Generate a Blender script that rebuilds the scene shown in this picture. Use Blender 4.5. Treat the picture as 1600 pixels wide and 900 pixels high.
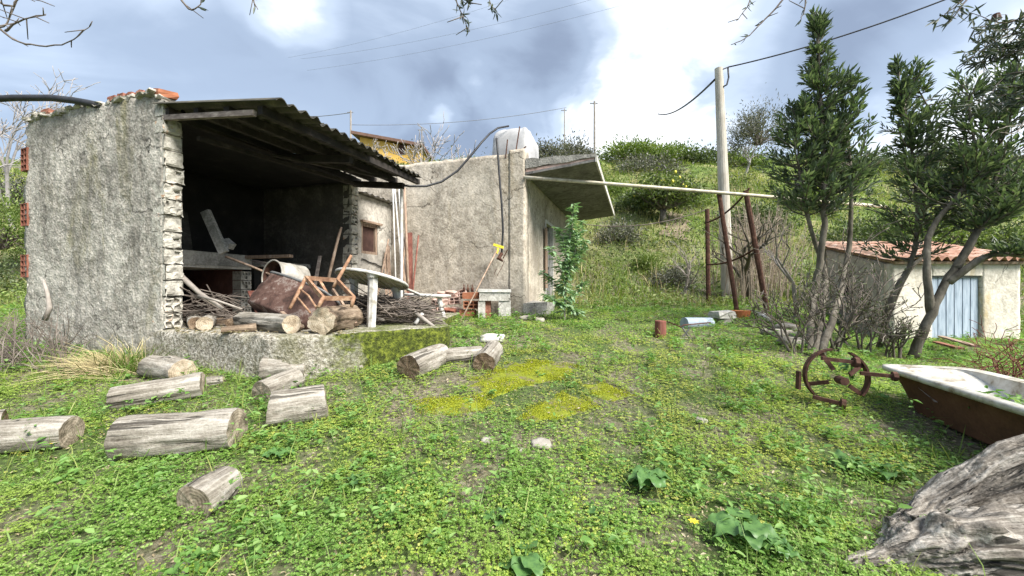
import bpy, math, random
import numpy as np
from mathutils import Vector, Matrix, noise as mnoise

# ------------------------------------------------------------------ camera, sky, sun, exposure
sc = bpy.context.scene
for o in list(bpy.data.objects):
    bpy.data.objects.remove(o)
R = math.radians
F = 622.0            # focal length in photo pixels (1600 wide)
CAMZ = 1.5
cam_d = bpy.data.cameras.new('camera')
cam_d.sensor_width = 36.0
cam_d.lens = F / 1600 * 36
cam_d.clip_start = 0.05
cam_d.clip_end = 3000
cam = bpy.data.objects.new('camera', cam_d)
sc.collection.objects.link(cam)
cam.location = (0, 0, CAMZ)
cam.rotation_euler = (R(90), 0, 0)
sc.camera = cam

SUN_EL, SUN_AZ = 48, 130        # azimuth from +Y towards +X
sun_d = bpy.data.lights.new('sun', 'SUN')
sun_d.energy = 3.0
sun_d.angle = R(30)
sun_d.color = (1.0, 0.955, 0.885)
sun = bpy.data.objects.new('sun', sun_d)
sc.collection.objects.link(sun)
sdir = Vector((math.sin(R(SUN_AZ)) * math.cos(R(SUN_EL)), math.cos(R(SUN_AZ)) * math.cos(R(SUN_EL)), math.sin(R(SUN_EL))))
sun.rotation_euler = sdir.to_track_quat('Z', 'Y').to_euler()
sun.location = (0, 0, 60)

sc.view_settings.view_transform = 'Standard'
sc.view_settings.look = 'None'
sc.view_settings.gamma = 1.0
sc.view_settings.exposure = 1.8
sc.view_settings.use_curve_mapping = False
sc.render.engine = 'CYCLES'
sc.cycles.use_denoising = True
sc.cycles.max_bounces = 6
sc.cycles.diffuse_bounces = 3
sc.cycles.glossy_bounces = 2
sc.cycles.transmission_bounces = 4
sc.cycles.transparent_max_bounces = 6
sc.cycles.caustics_reflective = False
sc.cycles.caustics_refractive = False
try:
    sc.cycles.use_adaptive_sampling = True
    sc.cycles.adaptive_threshold = 0.02
except Exception:
    pass

world = bpy.data.worlds.new('World')
sc.world = world
world.use_nodes = True


class NT:
    """tiny node-tree helper"""
    def __init__(s, tree):
        s.t = tree
        s.n = tree.nodes
        s.l = tree.links

    def new(s, kind, **kw):
        n = s.n.new(kind)
        for k, v in kw.items():
            setattr(n, k, v)
        return n

    def link(s, a, b):
        s.l.new(a, b)

    def val(s, sock, v):
        if isinstance(v, bpy.types.NodeSocket):
            s.l.new(v, sock)
        else:
            sock.default_value = v

    def math(s, op, a, b=None, c=None, clamp=False):
        n = s.n.new('ShaderNodeMath')
        n.operation = op
        n.use_clamp = clamp
        s.val(n.inputs[0], a)
        if b is not None:
            s.val(n.inputs[1], b)
        if c is not None:
            s.val(n.inputs[2], c)
        return n.outputs[0]

    def vmath(s, op, a, b=None, out=0):
        n = s.n.new('ShaderNodeVectorMath')
        n.operation = op
        s.val(n.inputs[0], a)
        if b is not None:
            s.val(n.inputs['Scale' if op == 'SCALE' else 1], b)
        return n.outputs[out]

    def noise(s, vec, scale, detail=4, rough=0.55, dist=0.0):
        n = s.n.new('ShaderNodeTexNoise')
        if vec is not None:
            s.l.new(vec, n.inputs['Vector'])
        n.inputs['Scale'].default_value = scale
        n.inputs['Detail'].default_value = detail
        n.inputs['Roughness'].default_value = rough
        n.inputs['Distortion'].default_value = dist
        return n.outputs['Fac']

    def ramp(s, fac, stops, interp='LINEAR'):
        n = s.n.new('ShaderNodeValToRGB')
        n.color_ramp.interpolation = interp
        e = n.color_ramp.elements
        while len(e) < len(stops):
            e.new(0.5)
        for i, (p, c) in enumerate(stops):
            e[i].position = p
            if not isinstance(c, (tuple, list)):
                c = (c, c, c)
            e[i].color = (c[0], c[1], c[2], 1)
        s.val(n.inputs[0], fac)
        return n.outputs[0]

    def mix(s, fac, a, b, blend='MIX'):
        n = s.n.new('ShaderNodeMix')
        n.data_type = 'RGBA'
        n.blend_type = blend
        s.val(n.inputs['Factor'], fac)
        for sock, v in ((n.inputs[6], a), (n.inputs[7], b)):
            if isinstance(v, tuple) and len(v) == 3:
                v = (*v, 1)
            s.val(sock, v)
        return n.outputs[2]

    def scalev(s, vec, sx, sy, sz):
        n = s.n.new('ShaderNodeMapping')
        s.l.new(vec, n.inputs[0])
        n.inputs['Scale'].default_value = (sx, sy, sz)
        return n.outputs[0]


def pixdir(px, py):
    return Vector((px - 800, F, 450 - py)).normalized()


def build_world():
    t = NT(world.node_tree)
    t.n.clear()
    out = t.new('ShaderNodeOutputWorld')
    bg = t.new('ShaderNodeBackground')
    bg.inputs['Strength'].default_value = 0.1
    sky = t.new('ShaderNodeTexSky')
    sky.sky_type = 'NISHITA'
    sky.sun_disc = False
    sky.sun_elevation = R(SUN_EL)
    sky.sun_rotation = R(SUN_AZ)
    sky.air_density = 1.0
    sky.dust_density = 1.5
    tc = t.new('ShaderNodeTexCoord')
    d = tc.outputs['Generated']
    sep = t.new('ShaderNodeSeparateXYZ')
    t.link(d, sep.inputs[0])
    z = t.math('ADD', t.math('ABSOLUTE', sep.outputs[2]), 0.28)
    comb = t.new('ShaderNodeCombineXYZ')
    t.link(t.math('DIVIDE', sep.outputs[0], z), comb.inputs[0])
    t.link(t.math('DIVIDE', sep.outputs[1], z), comb.inputs[1])
    comb.inputs[2].default_value = 3.7
    p = comb.outputs[0]
    n1 = t.noise(t.scalev(p, 0.9, 1.35, 1), 1.25, 6, 0.5, 0.7)
    n2 = t.noise(p, 4.2, 5, 0.55, 0.3)
    v = t.math('ADD', t.math('MULTIPLY', n1, 0.8), t.math('MULTIPLY', n2, 0.2))
    # thin bright gaps in the cloud cover where the photograph shows them
    for (px, py, rad, amt) in ((1050, 130, 0.27, 0.25), (1020, 20, 0.17, 0.16), (452, 8, 0.11, 0.26), (430, 30, 0.05, 0.1), (740, 130, 0.05, 0.16), (690, 175, 0.07, 0.22), (1480, 190, 0.20, 0.26), (1290, 60, 0.24, -0.14), (960, 205, 0.2, 0.2),
                               (880, 60, 0.16, -0.10), (560, 120, 0.22, -0.12), (170, 90, 0.34, -0.12), (330, 100, 0.2, -0.08), (1430, 60, 0.22, -0.12), (700, 60, 0.14, -0.04), (1000, 120, 0.05, -0.12)):
        c = pixdir(px, py)
        cv = t.new('ShaderNodeCombineXYZ')
        for i in range(3):
            cv.inputs[i].default_value = c[i]
        dist = t.vmath('DISTANCE', d, cv.outputs[0], out=1)
        k = t.math('SUBTRACT', 1.0, t.math('DIVIDE', dist, rad), clamp=True)
        k = t.math('MULTIPLY', t.math('SMOOTH_MIN', k, 1.0, 0.4), amt)
        wob = t.math('ADD', t.math('MULTIPLY', n2, 2.6), -0.3)
        v = t.math('ADD', v, t.math('MULTIPLY', k, wob))
    col = t.ramp(v, [(0.30, (0.215, 0.26, 0.345)), (0.44, (0.325, 0.395, 0.505)), (0.56, (0.50, 0.585, 0.71)), (0.67, (0.80, 0.85, 0.92)), (0.77, (1, 1, 1))], 'EASE')
    col = t.vmath('SCALE', col, 4.25)
    n = t.n.new('ShaderNodeMix')
    n.data_type = 'RGBA'
    n.inputs['Factor'].default_value = 0.86
    t.link(sky.outputs[0], n.inputs[6])
    t.link(col, n.inputs[7])
    t.link(n.outputs[2], bg.inputs[0])
    t.link(bg.outputs[0], out.inputs[0])


build_world()

# ------------------------------------------------------------------ mesh + object helpers
C = sc.collection
WL = {}            # object name -> world location of its (unrotated) frame
rng = random.Random(7)
nr = np.random.default_rng(11)


def setp(o, label=None, cat=None, group=None, kind=None):
    if label: o['label'] = label
    if cat: o['category'] = cat
    if group: o['group'] = group
    if kind: o['kind'] = kind
    return o


def thing(name, loc, label, cat, group=None):
    o = bpy.data.objects.new(name, None)
    o.empty_display_size = 0.1
    C.objects.link(o)
    o.location = loc
    WL[o.name] = Vector(loc)
    return setp(o, label, cat, group)


def link(name, me, parent=None, loc=(0, 0, 0), rot=None):
    """link mesh data as an object at world location loc"""
    o = bpy.data.objects.new(name, me)
    C.objects.link(o)
    loc = Vector(loc)
    if parent is not None:
        o.parent = parent
        o.location = loc - WL[parent.name]
    else:
        o.location = loc
    if rot is not None:
        if isinstance(rot, Matrix):
            o.rotation_euler = rot.to_3x3().to_euler()
        else:
            o.rotation_euler = rot
    WL[o.name] = loc
    return o


class MB:
    def __init__(s):
        s.v = []
        s.f = []

    def add(s, vs, fs):
        b = len(s.v)
        s.v += [tuple(p) for p in vs]
        s.f += [tuple(b + i for i in f) for f in fs]
        return s

    def box(s, c, size, M=None, jit=0.0):
        hx, hy, hz = size[0] / 2, size[1] / 2, size[2] / 2
        vs = []
        for x, y, z in ((-1, -1, -1), (1, -1, -1), (1, 1, -1), (-1, 1, -1), (-1, -1, 1), (1, -1, 1), (1, 1, 1), (-1, 1, 1)):
            p = Vector((x * hx, y * hy, z * hz))
            if jit:
                p += Vector((rng.uniform(-jit, jit), rng.uniform(-jit, jit), rng.uniform(-jit, jit)))
            if M is not None:
                p = M @ p
            vs.append(p + Vector(c))
        return s.add(vs, [(0, 3, 2, 1), (4, 5, 6, 7), (0, 1, 5, 4), (1, 2, 6, 5), (2, 3, 7, 6), (3, 0, 4, 7)])

    def tube(s, pts, rad, n=8, cap=True, nz=0.0, sq=1.0):
        pts = [Vector(p) for p in pts]
        if not isinstance(rad, (list, tuple)):
            rad = [rad] * len(pts)
        b = len(s.v)
        up = None
        for i, p in enumerate(pts):
            if i == 0: d = pts[1] - p
            elif i == len(pts) - 1: d = p - pts[i - 1]
            else: d = pts[i + 1] - pts[i - 1]
            if d.length < 1e-9: d = Vector((0, 0, 1))
            d.normalize()
            if up is None:
                a = Vector((0, 0, 1)) if abs(d.z) < 0.9 else Vector((1, 0, 0))
                up = d.cross(a).normalized()
            else:
                up = (up - d * up.dot(d))
                up = up.normalized() if up.length > 1e-6 else d.orthogonal().normalized()
            w = d.cross(up)
            for k in range(n):
                a = 2 * math.pi * k / n
                r = rad[i]
                if nz:
                    r *= 1 + nz * rng.uniform(-1, 1)
                s.v.append(tuple(p + up * (math.cos(a) * r) + w * (math.sin(a) * r * sq)))
        for i in range(len(pts) - 1):
            for k in range(n):
                k2 = (k + 1) % n
                s.f.append((b + i * n + k, b + i * n + k2, b + (i + 1) * n + k2, b + (i + 1) * n + k))
        if cap:
            s.f.append(tuple(b + k for k in reversed(range(n))))
            e = b + (len(pts) - 1) * n
            s.f.append(tuple(e + k for k in range(n)))
        return s

    def bar(s, p0, p1, w, h, up=(0, 0, 1)):
        """rectangular bar between two points"""
        p0, p1 = Vector(p0), Vector(p1)
        d = (p1 - p0).normalized()
        a = Vector(up)
        if abs(d.dot(a)) > 0.95: a = Vector((1, 0, 0))
        x = d.cross(a).normalized()
        z = x.cross(d)
        vs = []
        for p in (p0, p1):
            for i, j in ((-1, -1), (1, -1), (1, 1), (-1, 1)):
                vs.append(p + x * (i * w / 2) + z * (j * h / 2))
        return s.add(vs, [(0, 1, 2, 3), (7, 6, 5, 4), (0, 4, 5, 1), (1, 5, 6, 2), (2, 6, 7, 3), (3, 7, 4, 0)])

    def grid(s, fn, nu, nv, flip=False, closed_u=False):
        b = len(s.v)
        for j in range(nv + 1):
            for i in range(nu + (0 if closed_u else 1)):
                s.v.append(tuple(fn(i / nu, j / nv)))
        W = nu if closed_u else nu + 1
        for j in range(nv):
            for i in range(nu):
                i2 = (i + 1) % W if closed_u else i + 1
                q = (b + j * W + i, b + j * W + i2, b + (j + 1) * W + i2, b + (j + 1) * W + i)
                s.f.append(q[::-1] if flip else q)
        return s

    def me(s, name, mat, smooth=False, recenter=True):
        c = Vector((0, 0, 0))
        if recenter and s.v:
            a = np.array(s.v)
            lo, hi = a.min(0), a.max(0)
            c = Vector(((lo[0] + hi[0]) / 2, (lo[1] + hi[1]) / 2, lo[2]))
            vs = (a - np.array(c)).tolist()
        else:
            vs = s.v
        m = bpy.data.meshes.new(name)
        m.from_pydata(vs, [], s.f)
        if smooth:
            m.polygons.foreach_set('use_smooth', [True] * len(m.polygons))
        if mat is not None:
            m.materials.append(mat)
        m.update()
        return m, c

    def obj(s, name, mat, parent=None, smooth=False, **kw):
        m, c = s.me(name, mat, smooth)
        o = link(name, m, parent, c)
        return setp(o, **kw)


def np_mesh(name, verts, faces, mat, smooth=False):
    """verts (N,3), faces (M,k) numpy -> mesh data"""
    m = bpy.data.meshes.new(name)
    verts = np.asarray(verts, dtype=np.float32)
    faces = np.asarray(faces, dtype=np.int32)
    M, k = faces.shape
    m.vertices.add(len(verts))
    m.vertices.foreach_set('co', verts.ravel())
    m.loops.add(M * k)
    m.loops.foreach_set('vertex_index', faces.ravel())
    m.polygons.add(M)
    m.polygons.foreach_set('loop_start', np.arange(0, M * k, k, dtype=np.int32))
    m.polygons.foreach_set('loop_total', np.full(M, k, dtype=np.int32))
    if smooth:
        m.polygons.foreach_set('use_smooth', np.ones(M, dtype=bool))
    m.update(calc_edges=True)
    m.validate()
    if mat is not None:
        m.materials.append(mat)
    return m


def unit(a):
    return a / np.maximum(np.linalg.norm(a, axis=-1, keepdims=True), 1e-9)


def leaf_arrays(c, d, nrm, L, W, fold=0.25, droop=0.15):
    """6-vertex folded leaves: base c, direction d, normal nrm"""
    c = np.asarray(c, float); d = unit(np.asarray(d, float)); nrm = np.asarray(nrm, float)
    s = unit(np.cross(d, nrm)); n = np.cross(s, d)
    L = np.asarray(L, float).reshape(-1, 1) * np.ones((len(c), 1)); W = np.asarray(W, float).reshape(-1, 1) * np.ones((len(c), 1))
    base = c
    tip = c + d * L - n * (droop * L)
    l1 = c + d * L * 0.33 + s * W * 0.5 + n * W * fold
    l2 = c + d * L * 0.70 + s * W * 0.36 + n * (W * fold * 0.7 - droop * L * 0.5)
    r1 = c + d * L * 0.33 - s * W * 0.5 + n * W * fold
    r2 = c + d * L * 0.70 - s * W * 0.36 + n * (W * fold * 0.7 - droop * L * 0.5)
    V = np.stack([base, l1, l2, tip, r2, r1], 1)
    N = len(c)
    b = (np.arange(N) * 6)[:, None]
    Fq = np.concatenate([b + np.array([[0, 3, 2, 1]]), b + np.array([[0, 5, 4, 3]])], 1).reshape(-1, 4)
    return V.reshape(-1, 3), Fq


def diamond_arrays(c, d, nrm, L, W):
    """cheap 4-vertex leaflets"""
    d = unit(d); s = unit(np.cross(d, nrm)); n = np.cross(s, d)
    L = np.asarray(L).reshape(-1, 1); W = np.asarray(W).reshape(-1, 1)
    V = np.stack([c, c + d * L * 0.62 + s * W * 0.5 + n * W * 0.12, c + d * L - n * L * 0.12, c + d * L * 0.62 - s * W * 0.5 + n * W * 0.12], 1)
    b = (np.arange(len(c)) * 4)[:, None]
    return V.reshape(-1, 3), b + np.array([[0, 3, 2, 1]])


def blade_arrays(c, d, bend, L, W):
    """grass blades: 2 quads narrowing to a tip"""
    c = np.asarray(c, float); d = unit(np.asarray(d, float)); bend = np.asarray(bend, float)
    L = np.asarray(L, float).reshape(-1, 1); W = np.asarray(W, float).reshape(-1, 1)
    s = unit(np.cross(d, bend + 1e-6))
    m = c + d * L * 0.55 + bend * L * 0.12
    t = c + d * L * 0.9 + bend * L * 0.45
    V = np.stack([c - s * W / 2, c + s * W / 2, m + s * W * 0.42, m - s * W * 0.42, t + s * W * 0.06, t - s * W * 0.06], 1)
    b = (np.arange(len(c)) * 6)[:, None]
    Fq = np.concatenate([b + np.array([[0, 1, 2, 3]]), b + np.array([[3, 2, 4, 5]])], 1).reshape(-1, 4)
    return V.reshape(-1, 3), Fq


def cat_arrays(parts):
    vs, fs, o = [], [], 0
    for v, f in parts:
        vs.append(v); fs.append(f + o); o += len(v)
    return np.concatenate(vs), np.concatenate(fs)


def np_obj(name, parts, mat, parent=None, **kw):
    v, f = cat_arrays(parts)
    lo, hi = v.min(0), v.max(0)
    c = np.array([(lo[0] + hi[0]) / 2, (lo[1] + hi[1]) / 2, lo[2]])
    o = link(name, np_mesh(name, v - c, f, mat), parent, c)
    return setp(o, **kw)


def fbm(x, y, z=0.0, sc_=1.0, oct_=3):
    v, a, f = 0.0, 1.0, sc_
    for _ in range(oct_):
        v += a * mnoise.noise(Vector((x * f, y * f, z * f)))
        a *= 0.5; f *= 2.1
    return v


# ------------------------------------------------------------------ terrain function and pixel helpers
_ys = np.array([-40, 0, 2, 4.5, 6.5, 8.3, 10, 11.5, 13, 33, 40, 120, 700])
_zs = np.array([-1.2, 0.0, 0.26, 0.57, 0.80, 0.93, 1.03, 1.35, 2.1, 12.1, 13.0, 14, 14])


def sst(a, b, x):
    t = np.clip((x - a) / (b - a), 0, 1)
    return t * t * (3 - 2 * t)


def Gv(x, y):
    x = np.asarray(x, float); y = np.asarray(y, float)
    zc = (np.interp(y, _ys, _zs) + np.interp(y - 0.5, _ys, _zs) + np.interp(y + 0.5, _ys, _zs)) / 3
    lowz = np.interp(y, [-40, 3.3, 9.5, 10.8, 13, 33, 40, 120, 700], [-1.2, 0.42, 0.42, 0.8, 2.1, 12.1, 13.0, 14, 14])
    xe = np.interp(y, [-40, 3.3, 6, 9, 12, 30], [2.6, 2.9, 4.25, 6.6, 8.4, 15])
    w = sst(0, 1.3, x - xe)
    z = zc * (1 - w) + np.minimum(zc, lowz) * w
    amp = 0.025 + 0.35 * sst(12, 20, y)
    z = z + amp * (np.sin(x * 0.9 + y * 0.5) * 0.5 + np.sin(x * 0.37 - y * 0.83 + 1.3) * 0.6 + 0.25 * np.sin(x * 2.3 + 2) * np.sin(y * 1.9))
    return z


def G(x, y):
    return float(Gv(x, y))


def P(px, py, d):
    return Vector(((px - 800) / F * d, d, CAMZ + (450 - py) / F * d))


def GP(px, py):
    dx, dz = (px - 800) / F, (450 - py) / F
    d = 1.0
    while d < 60:
        if CAMZ + dz * d <= G(dx * d, d):
            break
        d += 0.01
    return Vector((dx * d, d, G(dx * d, d)))


U = Vector((0.954, -0.30, 0)).normalized()
Vd = Vector((0.30, 0.954, 0)).normalized()
O0 = Vector((-4.19, 4.78, 0))


def B(s, t, z):
    """building frame: s to the right, t away from the camera, z up (world)"""
    return O0 + U * s + Vd * t + Vector((0, 0, z))


MBLD = Matrix((U, Vd, Vector((0, 0, 1)))).transposed()   # building axes -> world
YAW = math.atan2(U.y, U.x)
PLAT = 1.0       # top of the concrete platform

# ------------------------------------------------------------------ materials (all procedural)
M = {}


def newmat(name):
    m = bpy.data.materials.new(name)
    m.use_nodes = True
    t = NT(m.node_tree)
    bs = t.n['Principled BSDF']
    bs.inputs['Specular IOR Level'].default_value = 0.3
    M[name] = m
    return m, t, bs


def coords(t, kind='Object', stretch=(1, 1, 1)):
    tc = t.new('ShaderNodeTexCoord')
    if kind == 'World':
        g = t.new('ShaderNodeNewGeometry')
        v = g.outputs['Position']
    else:
        v = tc.outputs[kind]
    return t.scalev(v, *stretch)


def bump(t, bs, h, strength, dist):
    b = t.new('ShaderNodeBump')
    b.inputs['Strength'].default_value = strength
    b.inputs['Distance'].default_value = dist
    t.link(h, b.inputs['Height'])
    t.link(b.outputs[0], bs.inputs['Normal'])


def pmat(name, stops, scale=6, detail=6, rough=0.9, bstr=0.5, bdist=0.01, bscale=None, stretch=(1, 1, 1), kind='Object', metal=0.0, rr=0.65, fine=0.0):
    m, t, bs = newmat(name)
    v = coords(t, kind, stretch)
    n = t.noise(v, scale, detail, rr, 0.2)
    if fine:
        n = t.math('ADD', t.math('MULTIPLY', n, 1 - fine), t.math('MULTIPLY', t.noise(v, scale * 9, 3, 0.6), fine))
    t.link(t.ramp(n, stops), bs.inputs['Base Color'])
    bs.inputs['Roughness'].default_value = rough
    bs.inputs['Metallic'].default_value = metal
    if bstr:
        bump(t, bs, t.noise(v, bscale or scale * 4, 5, 0.6), bstr, bdist)
    return m


def plaster(name, dark, mid, light, streak=0.5, grain=34, moss=0.0, mosscol=(0.16, 0.15, 0.03), bdist=0.02):
    """rough-cast render with vertical weather streaks, pebbly relief"""
    m, t, bs = newmat(name)
    v = coords(t, 'World')
    pits = t.noise(v, grain, 4, 0.7)
    vor = t.new('ShaderNodeTexVoronoi')
    vor.inputs['Scale'].default_value = grain * 1.3
    t.link(v, vor.inputs['Vector'])
    big = t.noise(v, 1.6, 5, 0.6, 0.3)
    st = t.noise(t.scalev(v, 1.5, 1.5, 0.28), 1.5, 6, 0.7, 0.9)
    base = t.ramp(pits, [(0.32, dark), (0.5, mid), (0.66, light)])
    mid_n = t.noise(v, 6.5, 5, 0.7, 0.6)
    base = t.mix(t.ramp(mid_n, [(0.40, 0.55), (0.5, 0.0)]), base, tuple(c * 0.8 for c in dark))
    base = t.mix(t.ramp(mid_n, [(0.55, 0.0), (0.68, 0.6)]), base, light)
    base = t.mix(t.ramp(st, [(0.5, 0.0), (0.68, streak)]), base, tuple(c * 0.55 for c in dark))
    base = t.mix(t.ramp(big, [(0.48, 0.0), (0.66, 0.5)]), base, tuple(min(1, c * 1.1) for c in light))
    base = t.mix(t.ramp(t.noise(v, 0.9, 6, 0.65, 0.5), [(0.36, 0.5), (0.5, 0.0)]), base, tuple(c * 0.9 for c in dark))
    # hairline cracks
    dn = t.new('ShaderNodeTexNoise')
    dn.inputs['Scale'].default_value = 3.0
    dn.inputs['Detail'].default_value = 4
    t.link(v, dn.inputs['Vector'])
    cvv = t.new('ShaderNodeTexVoronoi')
    cvv.feature = 'DISTANCE_TO_EDGE'
    cvv.inputs['Scale'].default_value = 1.1
    t.link(t.vmath('ADD', v, t.vmath('SCALE', dn.outputs['Color'], 0.5)), cvv.inputs['Vector'])
    ckm = t.math('MULTIPLY', t.ramp(cvv.outputs['Distance'], [(0.004, 1.0), (0.014, 0.0)]), t.ramp(t.noise(v, 0.8, 3, 0.5), [(0.5, 0.0), (0.58, 0.85)]))
    base = t.mix(ckm, base, tuple(c * 0.3 for c in dark))
    if moss:
        mo = t.noise(t.scalev(v, 2.0, 2.0, 0.45), 1.3, 6, 0.7, 0.8)
        base = t.mix(t.ramp(mo, [(0.55, 0.0), (0.70, moss)]), base, mosscol)
    t.link(base, bs.inputs['Base Color'])
    bs.inputs['Roughness'].default_value = 0.95
    h = t.math('ADD', t.math('MULTIPLY', pits, 0.7), t.math('MULTIPLY', vor.outputs['Distance'], 0.6))
    h = t.math('ADD', h, t.math('MULTIPLY', mid_n, 0.5))
    bump(t, bs, h, 0.6, bdist * 0.5)
    return m


def leafmat(name, c1, c2, c3=None, trans=0.35, rough=0.5, patch=None, pscale=0.8):
    """leaf colour varies leaf by leaf (per island) and in broad patches"""
    m, t, bs = newmat(name)
    g = t.new('ShaderNodeNewGeometry')
    r = g.outputs['Random Per Island']
    stops = [(0.0, c1), (0.6, c2), (1.0, c3 or c2)]
    col = t.ramp(r, stops)
    if patch:
        n = t.noise(g.outputs['Position'], pscale, 3, 0.55, 0.4)
        col = t.mix(t.ramp(n, [(0.45, 0.0), (0.62, 0.75)]), col, patch)
    t.link(col, bs.inputs['Base Color'])
    bs.inputs['Roughness'].default_value = rough
    bs.inputs['Specular IOR Level'].default_value = 0.35
    tr = t.new('ShaderNodeBsdfTranslucent')
    t.link(t.mix(1.0, col, (1.0, 1.15, 0.55), 'MULTIPLY'), tr.inputs['Color'])
    mx = t.new('ShaderNodeMixShader')
    mx.inputs[0].default_value = trans
    out = t.n['Material Output']
    t.link(bs.outputs[0], mx.inputs[1])
    t.link(tr.outputs[0], mx.inputs[2])
    t.link(mx.outputs[0], out.inputs[0])
    return m


plaster('plaster_shed', (0.165, 0.151, 0.128), (0.35, 0.326, 0.283), (0.56, 0.527, 0.465), streak=0.75, grain=24, moss=0.6, bdist=0.035, mosscol=(0.17, 0.155, 0.06))
plaster('plaster_house', (0.28, 0.24, 0.19), (0.46, 0.41, 0.335), (0.61, 0.55, 0.46), streak=0.4, grain=20, moss=0.3, mosscol=(0.26, 0.20, 0.09))
plaster('plaster_annex', (0.27, 0.25, 0.22), (0.42, 0.39, 0.34), (0.52, 0.49, 0.43), streak=0.4, grain=14)
plaster('plaster_hut', (0.42, 0.385, 0.32), (0.58, 0.54, 0.46), (0.68, 0.64, 0.56), streak=0.5, grain=16, moss=0.7, mosscol=(0.44, 0.31, 0.09))
plaster('concrete', (0.17, 0.165, 0.15), (0.31, 0.30, 0.275), (0.44, 0.43, 0.40), streak=0.4, grain=30)
plaster('concrete_shaded', (0.10, 0.095, 0.09), (0.17, 0.165, 0.155), (0.24, 0.23, 0.22), streak=0.6, grain=12, bdist=0.006)  # canopy soffit's shade put into a darker concrete colour
plaster('concrete_pale', (0.36, 0.34, 0.30), (0.52, 0.50, 0.46), (0.64, 0.62, 0.58), streak=0.3, grain=26, bdist=0.008)
pmat('mortar', [(0.3, (0.16, 0.15, 0.12)), (0.5, (0.36, 0.34, 0.29)), (0.7, (0.55, 0.53, 0.47))], 9, bstr=1, bdist=0.02, bscale=24, kind='World')
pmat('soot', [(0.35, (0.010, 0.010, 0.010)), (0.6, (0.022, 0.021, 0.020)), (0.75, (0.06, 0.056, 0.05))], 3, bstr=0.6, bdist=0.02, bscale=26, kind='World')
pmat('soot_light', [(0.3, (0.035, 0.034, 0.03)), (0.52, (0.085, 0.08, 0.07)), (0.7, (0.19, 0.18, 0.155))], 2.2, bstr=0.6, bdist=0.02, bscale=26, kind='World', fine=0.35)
pmat('brick_grey', [(0.32, (0.16, 0.15, 0.125)), (0.47, (0.38, 0.36, 0.31)), (0.60, (0.52, 0.50, 0.44)), (0.68, (0.46, 0.27, 0.16))], 9, bstr=1, bdist=0.012, bscale=40, kind='World')
pmat('brick_red', [(0.3, (0.15, 0.055, 0.035)), (0.55, (0.26, 0.105, 0.07)), (0.75, (0.36, 0.20, 0.145))], 9, bstr=0.5, bdist=0.004, kind='World')
pmat('brick_orange', [(0.3, (0.27, 0.095, 0.045)), (0.6, (0.38, 0.155, 0.085)), (0.8, (0.46, 0.26, 0.18))], 9, bstr=0.4, bdist=0.004, kind='World')
pmat('brick_pink', [(0.3, (0.30, 0.20, 0.16)), (0.55, (0.48, 0.34, 0.29)), (0.75, (0.58, 0.50, 0.45))], 9, bstr=0.6, bdist=0.006, kind='World')
pmat('brick_dark', [(0.3, (0.06, 0.03, 0.022)), (0.6, (0.13, 0.06, 0.045)), (0.8, (0.2, 0.12, 0.09))], 6, bstr=0.5, bdist=0.006, kind='World')
pmat('tile', [(0.30, (0.19, 0.10, 0.07)), (0.44, (0.38, 0.21, 0.145)), (0.56, (0.48, 0.31, 0.235)), (0.68, (0.50, 0.42, 0.35))], 5, bstr=0.4, bdist=0.006, kind='World')
pmat('tile_old', [(0.3, (0.22, 0.16, 0.12)), (0.5, (0.42, 0.26, 0.19)), (0.62, (0.50, 0.39, 0.31)), (0.75, (0.46, 0.44, 0.37))], 5, bstr=0.4, bdist=0.006, kind='World')
pmat('corrugated', [(0.3, (0.035, 0.034, 0.03)), (0.55, (0.075, 0.07, 0.055)), (0.68, (0.14, 0.125, 0.09)), (0.8, (0.23, 0.21, 0.17))], 4, bstr=0.4, bdist=0.004, kind='World', fine=0.3)
pmat('char_wood', [(0.3, (0.012, 0.011, 0.01)), (0.55, (0.03, 0.025, 0.022)), (0.75, (0.085, 0.07, 0.06))], 5, bstr=0.5, bdist=0.006, kind='World')
pmat('beam_wood', [(0.3, (0.06, 0.05, 0.045)), (0.55, (0.16, 0.135, 0.12)), (0.75, (0.30, 0.27, 0.245))], 9, bstr=0.5, bdist=0.006, kind='World', stretch=(1, 1, 3))
pmat('plank_wood', [(0.3, (0.16, 0.105, 0.075)), (0.55, (0.31, 0.225, 0.165)), (0.75, (0.45, 0.37, 0.30))], 7, bstr=0.4, bdist=0.003, kind='World', stretch=(3, 3, 0.5))
pmat('red_wood', [(0.3, (0.12, 0.045, 0.035)), (0.55, (0.20, 0.075, 0.055)), (0.75, (0.30, 0.15, 0.11))], 7, bstr=0.4, bdist=0.003, kind='World', stretch=(3, 3, 0.5))
pmat('brown_shutter', [(0.3, (0.045, 0.024, 0.020)), (0.6, (0.085, 0.045, 0.036)), (0.8, (0.13, 0.08, 0.07))], 9, bstr=0.3, bdist=0.003, kind='World')
pmat('chair_wood', [(0.3, (0.12, 0.06, 0.035)), (0.5, (0.26, 0.145, 0.085)), (0.7, (0.46, 0.33, 0.22))], 12, bstr=0.4, bdist=0.003, kind='World', rough=0.7)
pmat('rust', [(0.25, (0.03, 0.016, 0.011)), (0.5, (0.075, 0.035, 0.024)), (0.7, (0.14, 0.075, 0.05)), (0.85, (0.23, 0.15, 0.11))], 14, bstr=0.5, bdist=0.003, kind='World')
pmat('rust_brown', [(0.3, (0.05, 0.025, 0.014)), (0.55, (0.11, 0.052, 0.028)), (0.75, (0.15, 0.08, 0.045))], 5, bstr=0.3, bdist=0.003, kind='World', fine=0.3)
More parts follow.
